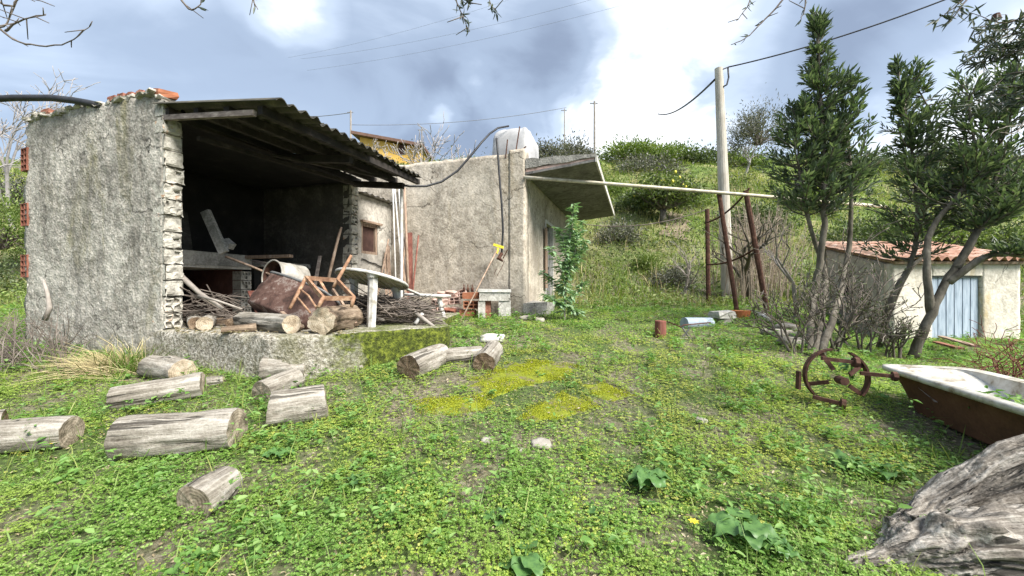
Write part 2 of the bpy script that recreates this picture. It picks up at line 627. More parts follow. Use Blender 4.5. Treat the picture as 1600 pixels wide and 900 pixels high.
pmat('rust_paint', [(0.34, (0.022, 0.014, 0.011)), (0.43, (0.06, 0.032, 0.025)), (0.52, (0.10, 0.058, 0.046)), (0.57, (0.20, 0.165, 0.145)), (0.61, (0.08, 0.042, 0.033)), (0.70, (0.17, 0.13, 0.11))], 4.0, bstr=0.5, bdist=0.004, kind='World', rr=0.75)
pmat('galv', [(0.3, (0.16, 0.145, 0.12)), (0.5, (0.34, 0.32, 0.28)), (0.7, (0.47, 0.46, 0.43))], 6, rough=0.6, bstr=0.3, bdist=0.003, kind='World', metal=0.2)
pmat('grey_metal', [(0.3, (0.10, 0.10, 0.10)), (0.7, (0.22, 0.22, 0.22))], 8, rough=0.55, bstr=0.2, bdist=0.002, kind='World', metal=0.3)
pmat('blue_metal', [(0.3, (0.22, 0.27, 0.33)), (0.55, (0.34, 0.40, 0.47)), (0.75, (0.46, 0.50, 0.55))], 6, rough=0.6, bstr=0.2, bdist=0.002, kind='World', stretch=(1, 1, 0.3))
pmat('blue_door', [(0.3, (0.20, 0.25, 0.31)), (0.5, (0.33, 0.40, 0.48)), (0.72, (0.45, 0.51, 0.58))], 6, rough=0.7, bstr=0.2, bdist=0.002, kind='World', stretch=(4, 4, 0.4))
pmat('white_plastic', [(0.34, (0.28, 0.26, 0.215)), (0.46, (0.47, 0.46, 0.43)), (0.60, (0.57, 0.565, 0.55))], 7, rough=0.45, bstr=0.05, bdist=0.002, kind='World')
pmat('old_plastic', [(0.3, (0.30, 0.27, 0.2)), (0.5, (0.48, 0.44, 0.35)), (0.7, (0.62, 0.60, 0.53))], 7, rough=0.5, bstr=0.1, bdist=0.002, kind='World')
pmat('enamel', [(0.34, (0.17, 0.13, 0.085)), (0.44, (0.40, 0.375, 0.32)), (0.56, (0.54, 0.53, 0.49))], 6, rough=0.3, bstr=0.06, bdist=0.002, kind='World')
pmat('white_paint', [(0.3, (0.40, 0.38, 0.34)), (0.55, (0.58, 0.57, 0.55)), (0.75, (0.66, 0.66, 0.65))], 12, rough=0.5, bstr=0.1, bdist=0.002, kind='World')
pmat('pipe_rusty_white', [(0.3, (0.30, 0.25, 0.17)), (0.5, (0.48, 0.44, 0.34)), (0.7, (0.60, 0.57, 0.48))], 10, rough=0.6, bstr=0.1, bdist=0.002, kind='World')
pmat('tank_plastic', [(0.3, (0.26, 0.26, 0.26)), (0.5, (0.36, 0.36, 0.36)), (0.7, (0.46, 0.46, 0.45))], 3, rough=0.5, bstr=0.1, bdist=0.01, kind='World')
pmat('black_rubber', [(0.3, (0.014, 0.015, 0.017)), (0.7, (0.035, 0.036, 0.04))], 10, rough=0.5, bstr=0.1, bdist=0.002, kind='World')
pmat('dark_wire', [(0.3, (0.12, 0.125, 0.14)), (0.7, (0.2, 0.21, 0.23))], 10, rough=0.6, bstr=0, kind='World')
pmat('yellow_plastic', [(0.3, (0.65, 0.52, 0.03)), (0.7, (0.80, 0.68, 0.06))], 10, rough=0.5, bstr=0.1, bdist=0.002, kind='World')
pmat('orange_plastic', [(0.3, (0.42, 0.12, 0.04)), (0.7, (0.55, 0.20, 0.09))], 10, rough=0.5, bstr=0.1, bdist=0.002, kind='World')
pmat('yellow_render', [(0.3, (0.60, 0.36, 0.08)), (0.55, (0.72, 0.46, 0.12)), (0.75, (0.74, 0.54, 0.22))], 1.5, bstr=0.2, bdist=0.01, kind='World')
pmat('brown_roof', [(0.3, (0.10, 0.06, 0.045)), (0.7, (0.20, 0.12, 0.09))], 4, bstr=0.4, bdist=0.01, kind='World')
pmat('pole_concrete', [(0.3, (0.30, 0.27, 0.22)), (0.5, (0.43, 0.40, 0.34)), (0.7, (0.53, 0.50, 0.44))], 5, bstr=0.3, bdist=0.004, kind='World', stretch=(2, 2, 0.4))
pmat('stone', [(0.3, (0.15, 0.13, 0.105)), (0.5, (0.25, 0.23, 0.195)), (0.7, (0.38, 0.355, 0.315))], 7, bstr=0.8, bdist=0.01, kind='World')
pmat('bark', [(0.3, (0.055, 0.047, 0.036)), (0.52, (0.13, 0.115, 0.09)), (0.72, (0.24, 0.215, 0.175))], 9, bstr=0.8, bdist=0.01, bscale=30, kind='World', stretch=(1, 1, 0.5))
pmat('bark_pale', [(0.3, (0.16, 0.14, 0.12)), (0.52, (0.28, 0.25, 0.22)), (0.72, (0.38, 0.35, 0.31))], 9, bstr=0.6, bdist=0.006, bscale=30, kind='World', stretch=(1, 1, 0.5))
pmat('twig', [(0.3, (0.07, 0.055, 0.045)), (0.55, (0.15, 0.125, 0.105)), (0.75, (0.26, 0.23, 0.20))], 6, bstr=0.3, bdist=0.004, kind='World')
pmat('twig_far', [(0.3, (0.22, 0.205, 0.20)), (0.7, (0.36, 0.34, 0.33))], 6, bstr=0, kind='World')
pmat('cane', [(0.3, (0.24, 0.18, 0.13)), (0.55, (0.38, 0.31, 0.24)), (0.75, (0.48, 0.42, 0.35))], 3, bstr=0, kind='World')
pmat('straw', [(0.3, (0.24, 0.19, 0.09)), (0.55, (0.40, 0.34, 0.18)), (0.75, (0.52, 0.47, 0.30))], 3, bstr=0, kind='World')
pmat('dirt', [(0.3, (0.10, 0.075, 0.05)), (0.55, (0.20, 0.16, 0.115)), (0.75, (0.32, 0.27, 0.21))], 6, bstr=0.8, bdist=0.02, bscale=30, kind='World')
pmat('roof_soil', [(0.3, (0.14, 0.135, 0.12)), (0.55, (0.25, 0.24, 0.215)), (0.75, (0.38, 0.37, 0.33))], 8, bstr=1.0, bdist=0.02, bscale=30, kind='World')
pmat('lemon_skin', [(0.3, (0.62, 0.56, 0.05)), (0.7, (0.72, 0.66, 0.12))], 8, bstr=0.1, bdist=0.002, kind='World', rough=0.5)


def wood_mat(name, dark, mid, light):
    """weathered bark-free wood, grain along the local X axis"""
    m, t, bs = newmat(name)
    v = coords(t, 'Object')
    g1 = t.noise(t.scalev(v, 0.55, 5.5, 5.5), 3.0, 6, 0.75, 0.35)
    g2 = t.noise(t.scalev(v, 0.9, 16, 16), 3.0, 4, 0.7, 0.25)
    gr = t.math('ADD', t.math('MULTIPLY', g1, 0.65), t.math('MULTIPLY', g2, 0.35))
    pat = t.noise(v, 4, 6, 0.7, 0.5)
    fine = t.noise(v, 60, 3, 0.6)
    n = t.math('ADD', t.math('MULTIPLY', gr, 0.68), t.math('ADD', t.math('MULTIPLY', pat, 0.20), t.math('MULTIPLY', fine, 0.12)))
    col = t.ramp(n, [(0.38, dark), (0.485, mid), (0.60, light)])
    crack = t.noise(t.scalev(v, 0.4, 9, 9), 2.2, 3, 0.5, 0.4)
    cr = t.ramp(crack, [(0.34, 1.0), (0.39, 0.0)])
    col = t.mix(t.math('MULTIPLY', cr, 0.75), col, tuple(c * 0.3 for c in dark))
    t.link(col, bs.inputs['Base Color'])
    bs.inputs['Roughness'].default_value = 0.9
    h = t.math('SUBTRACT', t.math('ADD', gr, t.math('MULTIPLY', fine, 0.25)), t.math('MULTIPLY', cr, 0.7))
    bump(t, bs, h, 1.0, 0.018)
    return m


wood_mat('log_grey', (0.06, 0.05, 0.038), (0.205, 0.184, 0.152), (0.41, 0.385, 0.34))
wood_mat('log_brown', (0.045, 0.032, 0.022), (0.165, 0.12, 0.082), (0.33, 0.26, 0.19))
wood_mat('olive_trunk', (0.02, 0.017, 0.014), (0.155, 0.137, 0.115), (0.44, 0.41, 0.365))


def cut_mat(name, dark, mid, light):
    m, t, bs = newmat(name)
    v = coords(t, 'Object')
    sep = t.new('ShaderNodeSeparateXYZ')
    t.link(v, sep.inputs[0])
    r = t.math('SQRT', t.math('ADD', t.math('MULTIPLY', sep.outputs[1], sep.outputs[1]), t.math('MULTIPLY', sep.outputs[2], sep.outputs[2])))
    wob = t.noise(v, 9, 3, 0.5)
    ring = t.math('SINE', t.math('MULTIPLY', t.math('ADD', r, t.math('MULTIPLY', wob, 0.04)), 330))
    pat = t.noise(v, 11, 5, 0.7)
    n = t.math('ADD', t.math('MULTIPLY', ring, 0.05), pat)
    col = t.ramp(n, [(0.33, dark), (0.5, mid), (0.68, light)])
    ang = t.math('ARCTAN2', sep.outputs[2], sep.outputs[1])
    cv = t.new('ShaderNodeCombineXYZ')
    t.link(t.math('ADD', t.math('MULTIPLY', ang, 2.2), t.math('MULTIPLY', wob, 1.6)), cv.inputs[0])
    t.link(t.math('MULTIPLY', r, 1.5), cv.inputs[1])
    ck = t.ramp(t.noise(cv.outputs[0], 3.0, 2, 0.5), [(0.26, 1.0), (0.31, 0.0)])
    col = t.mix(t.math('MULTIPLY', ck, 0.6), col, tuple(c * 0.35 for c in dark))
    t.link(col, bs.inputs['Base Color'])
    bs.inputs['Roughness'].default_value = 0.95
    bump(t, bs, t.math('SUBTRACT', n, ck), 0.7, 0.008)
    return m


cut_mat('cut_grey', (0.10, 0.08, 0.055), (0.23, 0.19, 0.14), (0.37, 0.32, 0.25))
cut_mat('cut_brown', (0.055, 0.035, 0.021), (0.135, 0.092, 0.058), (0.25, 0.19, 0.13))
cut_mat('cut_pale', (0.17, 0.13, 0.085), (0.34, 0.28, 0.20), (0.48, 0.41, 0.32))


def platform_mat():
    m, t, bs = newmat('platform')
    g = t.new('ShaderNodeNewGeometry')
    v = g.outputs['Position']
    peb = t.noise(v, 30, 4, 0.7)
    base = t.ramp(peb, [(0.34, (0.11, 0.10, 0.075)), (0.5, (0.30, 0.275, 0.225)), (0.62, (0.54, 0.51, 0.45))])
    base = t.mix(t.ramp(t.noise(v, 2.3, 6, 0.7, 0.4), [(0.48, 0.0), (0.62, 0.55)]), base, (0.12, 0.12, 0.045))
    # moss grows on the right-hand, damper part of the edge
    sep = t.new('ShaderNodeSeparateXYZ')
    t.link(v, sep.inputs[0])
    x = sep.outputs[0]
    n = t.noise(v, 3.0, 5, 0.65)
    a = t.math('ADD', t.math('MULTIPLY', t.math('ADD', x, 2.15), 2.2), t.math('MULTIPLY', t.math('SUBTRACT', n, 0.5), 4.2), clamp=True)
    # flat top keeps less moss, away from the rim none
    sepn = t.new('ShaderNodeSeparateXYZ')
    t.link(g.outputs['True Normal'], sepn.inputs[0])
    top = t.math('GREATER_THAN', sepn.outputs[2], 0.7)
    topn = t.ramp(t.noise(v, 2.2, 5, 0.7), [(0.40, 0.0), (0.58, 0.85)])
    fac = t.math('MULTIPLY', a, t.math('ADD', t.math('MULTIPLY', top, t.math('SUBTRACT', topn, 1.0)), 1.0))
    mcol = t.ramp(t.noise(v, 18, 5, 0.75), [(0.36, (0.02, 0.024, 0.006)), (0.5, (0.065, 0.085, 0.012)), (0.63, (0.17, 0.20, 0.025))])
    t.link(t.mix(fac, base, mcol), bs.inputs['Base Color'])
    bs.inputs['Roughness'].default_value = 0.97
    bump(t, bs, t.math('ADD', peb, t.math('MULTIPLY', t.noise(v, 8, 3), 0.6)), 1.0, 0.03)


platform_mat()


def ground_mat():
    m, t, bs = newmat('ground')
    g = t.new('ShaderNodeNewGeometry')
    v = g.outputs['Position']
    soil = t.ramp(t.noise(v, 22, 6, 0.7), [(0.30, (0.045, 0.036, 0.024)), (0.48, (0.15, 0.122, 0.088)), (0.62, (0.28, 0.24, 0.185)), (0.74, (0.40, 0.365, 0.30))])
    green = t.ramp(t.noise(v, 30, 5, 0.7), [(0.32, (0.02, 0.035, 0.008)), (0.5, (0.055, 0.095, 0.018)), (0.68, (0.11, 0.17, 0.035))])
    n = t.noise(v, 1.3, 6, 0.65, 0.5)
    col = t.mix(t.ramp(n, [(0.42, 0.15), (0.58, 0.9)]), soil, green)
    # dry straw patches up the bank
    sep = t.new('ShaderNodeSeparateXYZ')
    t.link(v, sep.inputs[0])
    far = t.math('MULTIPLY', t.math('SUBTRACT', sep.outputs[1], 12), 0.2, clamp=True)
    dry = t.ramp(t.noise(v, 0.45, 5, 0.65, 0.6), [(0.45, 0.0), (0.62, 0.8)])
    hill = t.mix(dry, t.ramp(t.noise(v, 3, 5, 0.7), [(0.35, (0.045, 0.07, 0.016)), (0.65, (0.13, 0.19, 0.04))]), (0.28, 0.25, 0.12))
    col = t.mix(far, col, hill)
    t.link(col, bs.inputs['Base Color'])
    bs.inputs['Roughness'].default_value = 1.0
    bump(t, bs, t.noise(v, 24, 6, 0.7), 1.0, 0.03)


ground_mat()

leafmat('clover', (0.12, 0.235, 0.04), (0.20, 0.35, 0.065), (0.37, 0.48, 0.17), trans=0.42, patch=(0.32, 0.415, 0.085), pscale=0.9)
leafmat('clover_yellow', (0.23, 0.35, 0.045), (0.35, 0.46, 0.07), (0.48, 0.53, 0.15), trans=0.4, patch=(0.45, 0.43, 0.11), pscale=1.3)
leafmat('weed', (0.105, 0.215, 0.05), (0.175, 0.32, 0.075), (0.28, 0.41, 0.14), trans=0.38)
leafmat('grass', (0.10, 0.19, 0.03), (0.17, 0.27, 0.05), (0.32, 0.34, 0.11), trans=0.35)
leafmat('hill_grass', (0.12, 0.20, 0.035), (0.22, 0.31, 0.06), (0.42, 0.40, 0.17), trans=0.35, patch=(0.36, 0.34, 0.14), pscale=0.5)
leafmat('dry_leaf', (0.20, 0.155, 0.09), (0.33, 0.27, 0.17), (0.45, 0.39, 0.27), trans=0.2)
leafmat('laurel', (0.055, 0.083, 0.05), (0.105, 0.145, 0.085), (0.21, 0.25, 0.16), trans=0.32, rough=0.33)
leafmat('olive_leaf', (0.045, 0.062, 0.045), (0.085, 0.105, 0.075), (0.17, 0.19, 0.15), trans=0.15, rough=0.5)
leafmat('lemon_leaf', (0.06, 0.09, 0.03), (0.12, 0.16, 0.05), (0.21, 0.25, 0.09), trans=0.3)
leafmat('bush_leaf', (0.05, 0.075, 0.03), (0.095, 0.13, 0.05), (0.18, 0.21, 0.10), trans=0.25)
leafmat('bush_green', (0.10, 0.155, 0.035), (0.17, 0.235, 0.06), (0.29, 0.33, 0.12), trans=0.3)
leafmat('bush_grey', (0.10, 0.105, 0.085), (0.16, 0.16, 0.13), (0.25, 0.245, 0.20), trans=0.2)
leafmat('oleander', (0.16, 0.27, 0.14), (0.27, 0.40, 0.23), (0.42, 0.52, 0.36), trans=0.25, rough=0.4)
leafmat('arum', (0.06, 0.145, 0.04), (0.10, 0.20, 0.055), (0.14, 0.25, 0.085), trans=0.25, rough=0.42, patch=(0.055, 0.125, 0.04), pscale=38)
leafmat('moss', (0.21, 0.25, 0.012), (0.31, 0.335, 0.015), (0.40, 0.405, 0.03), trans=0.2, rough=0.9)
pmat('moss_bed', [(0.36, (0.15, 0.125, 0.07)), (0.47, (0.15, 0.175, 0.015)), (0.7, (0.23, 0.26, 0.014))], 8, bstr=0.9, bdist=0.012, bscale=60, kind='World')
pmat('dark_glass', [(0.3, (0.02, 0.022, 0.024)), (0.7, (0.05, 0.05, 0.052))], 4, rough=0.15, bstr=0, kind='World')
pmat('dark_void', [(0.3, (0.012, 0.012, 0.012)), (0.7, (0.03, 0.028, 0.026))], 4, bstr=0, kind='World')

# ------------------------------------------------------------------ the ground, one sheet to the horizon
def build_ground():
    xs = np.unique(np.concatenate([np.linspace(-600, -60, 10), np.linspace(-60, -12, 40), np.linspace(-12, 12, 150), np.linspace(12, 60, 40), np.linspace(60, 600, 10)]))
    ys = np.unique(np.concatenate([np.linspace(-40, 0, 12), np.linspace(0, 12, 90), np.linspace(12, 45, 66), np.linspace(45, 700, 14)]))
    X, Y = np.meshgrid(xs, ys)
    Z = Gv(X, Y)
    v = np.stack([X, Y, Z], -1).reshape(-1, 3)
    W = len(xs)
    i, j = np.meshgrid(np.arange(W - 1), np.arange(len(ys) - 1))
    a = (j * W + i).ravel()
    f = np.stack([a, a + 1, a + W + 1, a + W], 1)
    o = link('ground', np_mesh('ground', v, f, M['ground'], True))
    setp(o, 'weedy earth yard rising to a grassy bank', kind='structure')


build_ground()


def hump_sheet(name, poly_fn, mat, n=40, **kw):
    pass


# trodden dirt path winding up the bank
def build_path():
    pts = [GP(1075, 600), GP(1090, 560), GP(1070, 540)]
    ctrl = [(1048, 372), (1062, 352), (1050, 338), (1072, 322), (1092, 312)]
    pl = [GP(a, b) for a, b in ctrl]
    mb = MB()
    fine = []
    for k in range(len(pl) - 1):
        for q in range(8):
            fine.append(pl[k].lerp(pl[k + 1], q / 8))
    fine.append(pl[-1])
    rows = []
    for i, p in enumerate(fine):
        d = (fine[min(i + 1, len(fine) - 1)] - fine[max(i - 1, 0)]).normalized()
        sdv = Vector((d.y, -d.x, 0)).normalized()
        w = 0.45 + 0.15 * math.sin(i * 1.3)
        row = []
        for k in range(5):
            q = p + sdv * ((k / 4 - 0.5) * 2 * w * (1 + 0.25 * rng.uniform(-1, 1)))
            row.append((q.x, q.y, G(q.x, q.y) + 0.05))
        rows.append(row)
    for r in rows: mb.v += r
    for i in range(len(rows) - 1):
        for k in range(4):
            b = i * 5 + k
            mb.f.append((b, b + 1, b + 6, b + 5))
    mb.obj('path', M['dirt'], smooth=True, label='pale trodden dirt path up the grassy bank', kind='structure')


build_path()


# ------------------------------------------------------------------ concrete platform
def build_platform():
    pl = [B(-0.4, 0.03, 0), B(0.01, -0.04, 0), Vector((-3.3, 4.46, 0)), Vector((-2.55, 4.18, 0)), Vector((-2.33, 4.16, 0)), Vector((-2.08, 4.26, 0)), Vector((-1.5, 4.70, 0)), Vector((-0.98, 5.08, 0)),
          Vector((-0.84, 5.25, 0)), Vector((-0.86, 5.5, 0)), Vector((-1.1, 6.4, 0)), B(1.9, 4.5, 0), B(-0.1, 4.5, 0), B(-2.45, 3.4, 0), B(-2.45, 0.1, 0)]
    line = []
    for i, a in enumerate(pl):
        b = pl[(i + 1) % len(pl)]
        n = max(1, int((b - a).length / 0.06)) if i in range(1, 11) else max(1, int((b - a).length / 0.4))
        for k in range(n):
            line.append(a.lerp(b, k / n))
    n = len(line)
    rings = []
    prof = [(0.03, None), (0.0, -0.30), (0.0, -0.2), (-0.005, -0.1), (0.0, -0.045), (-0.018, -0.012), (-0.05, 0.0)]
    mb = MB()
    for off, dz in prof:
        for i, p in enumerate(line):
            d = line[(i + 1) % n] - line[i - 1]
            nv = Vector((d.y, -d.x, 0)).normalized()   # outward (outline runs counter-clockwise seen from above)
            z = G(p.x, p.y) - 0.25 if dz is None else PLAT + dz
            nz = fbm(p.x, p.y, z, 7, 3) * 0.02
            q = p + nv * (off + nz)
            mb.v.append((q.x, q.y, z + (fbm(p.x, p.y, 5, 5, 2) * 0.012 if dz is not None else 0)))
    for j in range(len(prof) - 1):
        for i in range(n):
            i2 = (i + 1) % n
            mb.f.append((j * n + i, j * n + i2, (j + 1) * n + i2, (j + 1) * n + i))
    mb.f.append(tuple((len(prof) - 1) * n + i for i in range(n)))
    po = mb.obj('concrete_platform', M['platform'], smooth=True, label='low raised concrete platform with a mossy green right edge', cat='platform')
    po.data.set_sharp_from_angle(angle=R(40))


build_platform()


# ------------------------------------------------------------------ walls
def slab_wall(mb, p0, p1, th, z0, topfn, nu, nv, disp=0.01, nsc=9, edge0=0.0, edge1=0.0):
    """thick wall from p0 to p1 (front face), thickness on the left of p0->p1; top follows topfn(a)"""
    p0, p1 = Vector((p0[0], p0[1], 0)), Vector((p1[0], p1[1], 0))
    d = (p1 - p0)
    L = d.length
    d.normalize()
    nn = Vector((-d.y, d.x, 0))
    b = len(mb.v)
    for side in (0, 1):
        for i in range(nu + 1):
            a = i / nu
            zt = topfn(a)
            for j in range(nv + 1):
                z = z0 + (zt - z0) * j / nv
                p = p0 + d * (L * a) + nn * (th * side)
                nz = fbm(p.x * 1.0 + side * 9, p.y, z, nsc, 3)
                q = p + nn * (nz * disp * (1 if side else -1)) + Vector((0, 0, z))
                if i == 0 and edge0: q += d * (edge0 * fbm(z, 1.7, side, 3, 3))
                if i == nu and edge1: q += d * (edge1 * fbm(z, 4.7, side, 3, 3))
                mb.v.append(tuple(q))
    S = (nu + 1) * (nv + 1)
    idx = lambda s, i, j: b + s * S + i * (nv + 1) + j
    for i in range(nu):
        for j in range(nv):
            mb.f.append((idx(0, i, j), idx(0, i + 1, j), idx(0, i + 1, j + 1), idx(0, i, j + 1)))
            mb.f.append((idx(1, i, j), idx(1, i, j + 1), idx(1, i + 1, j + 1), idx(1, i + 1, j)))
        mb.f.append((idx(0, i, nv), idx(0, i + 1, nv), idx(1, i + 1, nv), idx(1, i, nv)))
        mb.f.append((idx(0, i, 0), idx(1, i, 0), idx(1, i + 1, 0), idx(0, i + 1, 0)))
    for j in range(nv):
        mb.f.append((idx(0, 0, j), idx(0, 0, j + 1), idx(1, 0, j + 1), idx(1, 0, j)))
        mb.f.append((idx(0, nu, j), idx(1, nu, j), idx(1, nu, j + 1), idx(0, nu, j + 1)))
    return mb


def hollow_brick(name, sx, sy, sz, cols, rows, web, depth, mat, jit=0.0, seed=0, chance=1.0):
    """brick whose +X face shows open cells; origin at the centre"""
    r = random.Random(seed)
    mb = MB()
    ys = [-sy / 2]
    cw = (sy - web * (cols + 1)) / cols
    for _ in range(cols): ys += [ys[-1] + web, ys[-1] + web + cw]
    ys.append(sy / 2)
    zs = [-sz / 2]
    ch = (sz - web * (rows + 1)) / rows
    for _ in range(rows): zs += [zs[-1] + web, zs[-1] + web + ch]
    zs.append(sz / 2)
    J = {}
    def pt(i, j, x):
        k = (i, j)
        if k not in J: J[k] = (r.uniform(-jit, jit), r.uniform(-jit, jit), r.uniform(-jit, jit))
        a = J[k]
        return (x + a[0], ys[i] + a[1], zs[j] + a[2])
    X = sx / 2
    for i in range(len(ys) - 1):
        for j in range(len(zs) - 1):
            c = [(i, j), (i + 1, j), (i + 1, j + 1), (i, j + 1)]
            if i % 2 and j % 2 and r.random() < chance:
                dp = depth * r.uniform(0.7, 1.1)
                f4 = [pt(*q, X) for q in c]
                b4 = [pt(*q, X - dp) for q in c]
                mb.add(f4 + b4, [(4, 5, 6, 7), (0, 1, 5, 4), (1, 2, 6, 5), (2, 3, 7, 6), (3, 0, 4, 7)])
            else:
                mb.add([pt(*q, X) for q in c], [(0, 1, 2, 3)])
    h = [(-X, -sy / 2, -sz / 2), (-X, sy / 2, -sz / 2), (-X, sy / 2, sz / 2), (-X, -sy / 2, sz / 2), (X, -sy / 2, -sz / 2), (X, sy / 2, -sz / 2), (X, sy / 2, sz / 2), (X, -sy / 2, sz / 2)]
    mb.add(h, [(0, 3, 2, 1), (0, 1, 5, 4), (1, 2, 6, 5), (2, 3, 7, 6), (3, 0, 4, 7)])
    return mb.me(name, mat, recenter=False)[0]


def rough_brick(name, sx, sy, sz, mat, seed=0, jit=0.01):
    """solid brick with bruised corners: a 3x3x3 shell pushed about"""
    r = random.Random(seed)
    mb = MB()
    J = {}
    def q(i, j, k):
        key = (i, j, k)
        if key not in J:
            sh = 0.93 if (abs(i - 1) + abs(j - 1) + abs(k - 1)) == 3 else 1.0
            J[key] = ((i - 1) * sx / 2 * sh + r.uniform(-jit, jit), (j - 1) * sy / 2 * sh + r.uniform(-jit, jit), (k - 1) * sz / 2 * sh + r.uniform(-jit, jit))
        return J[key]
    for a in range(2):
        for b in range(2):
            mb.add([q(0, a, b), q(0, a, b + 1), q(0, a + 1, b + 1), q(0, a + 1, b)], [(0, 1, 2, 3)])
            mb.add([q(2, a, b), q(2, a + 1, b), q(2, a + 1, b + 1), q(2, a, b + 1)], [(0, 1, 2, 3)])
            mb.add([q(a, 0, b), q(a + 1, 0, b), q(a + 1, 0, b + 1), q(a, 0, b + 1)], [(0, 1, 2, 3)])
            mb.add([q(a, 2, b), q(a, 2, b + 1), q(a + 1, 2, b + 1), q(a + 1, 2, b)], [(0, 1, 2, 3)])
            mb.add([q(a, b, 0), q(a, b + 1, 0), q(a + 1, b + 1, 0), q(a + 1, b, 0)], [(0, 1, 2, 3)])
            mb.add([q(a, b, 2), q(a + 1, b, 2), q(a + 1, b + 1, 2), q(a, b + 1, 2)], [(0, 1, 2, 3)])
    return mb.me(name, mat, recenter=False)[0]


def roofz(s, t):
    return CAMZ + 2.20 - 0.115 * s + 0.03 * t


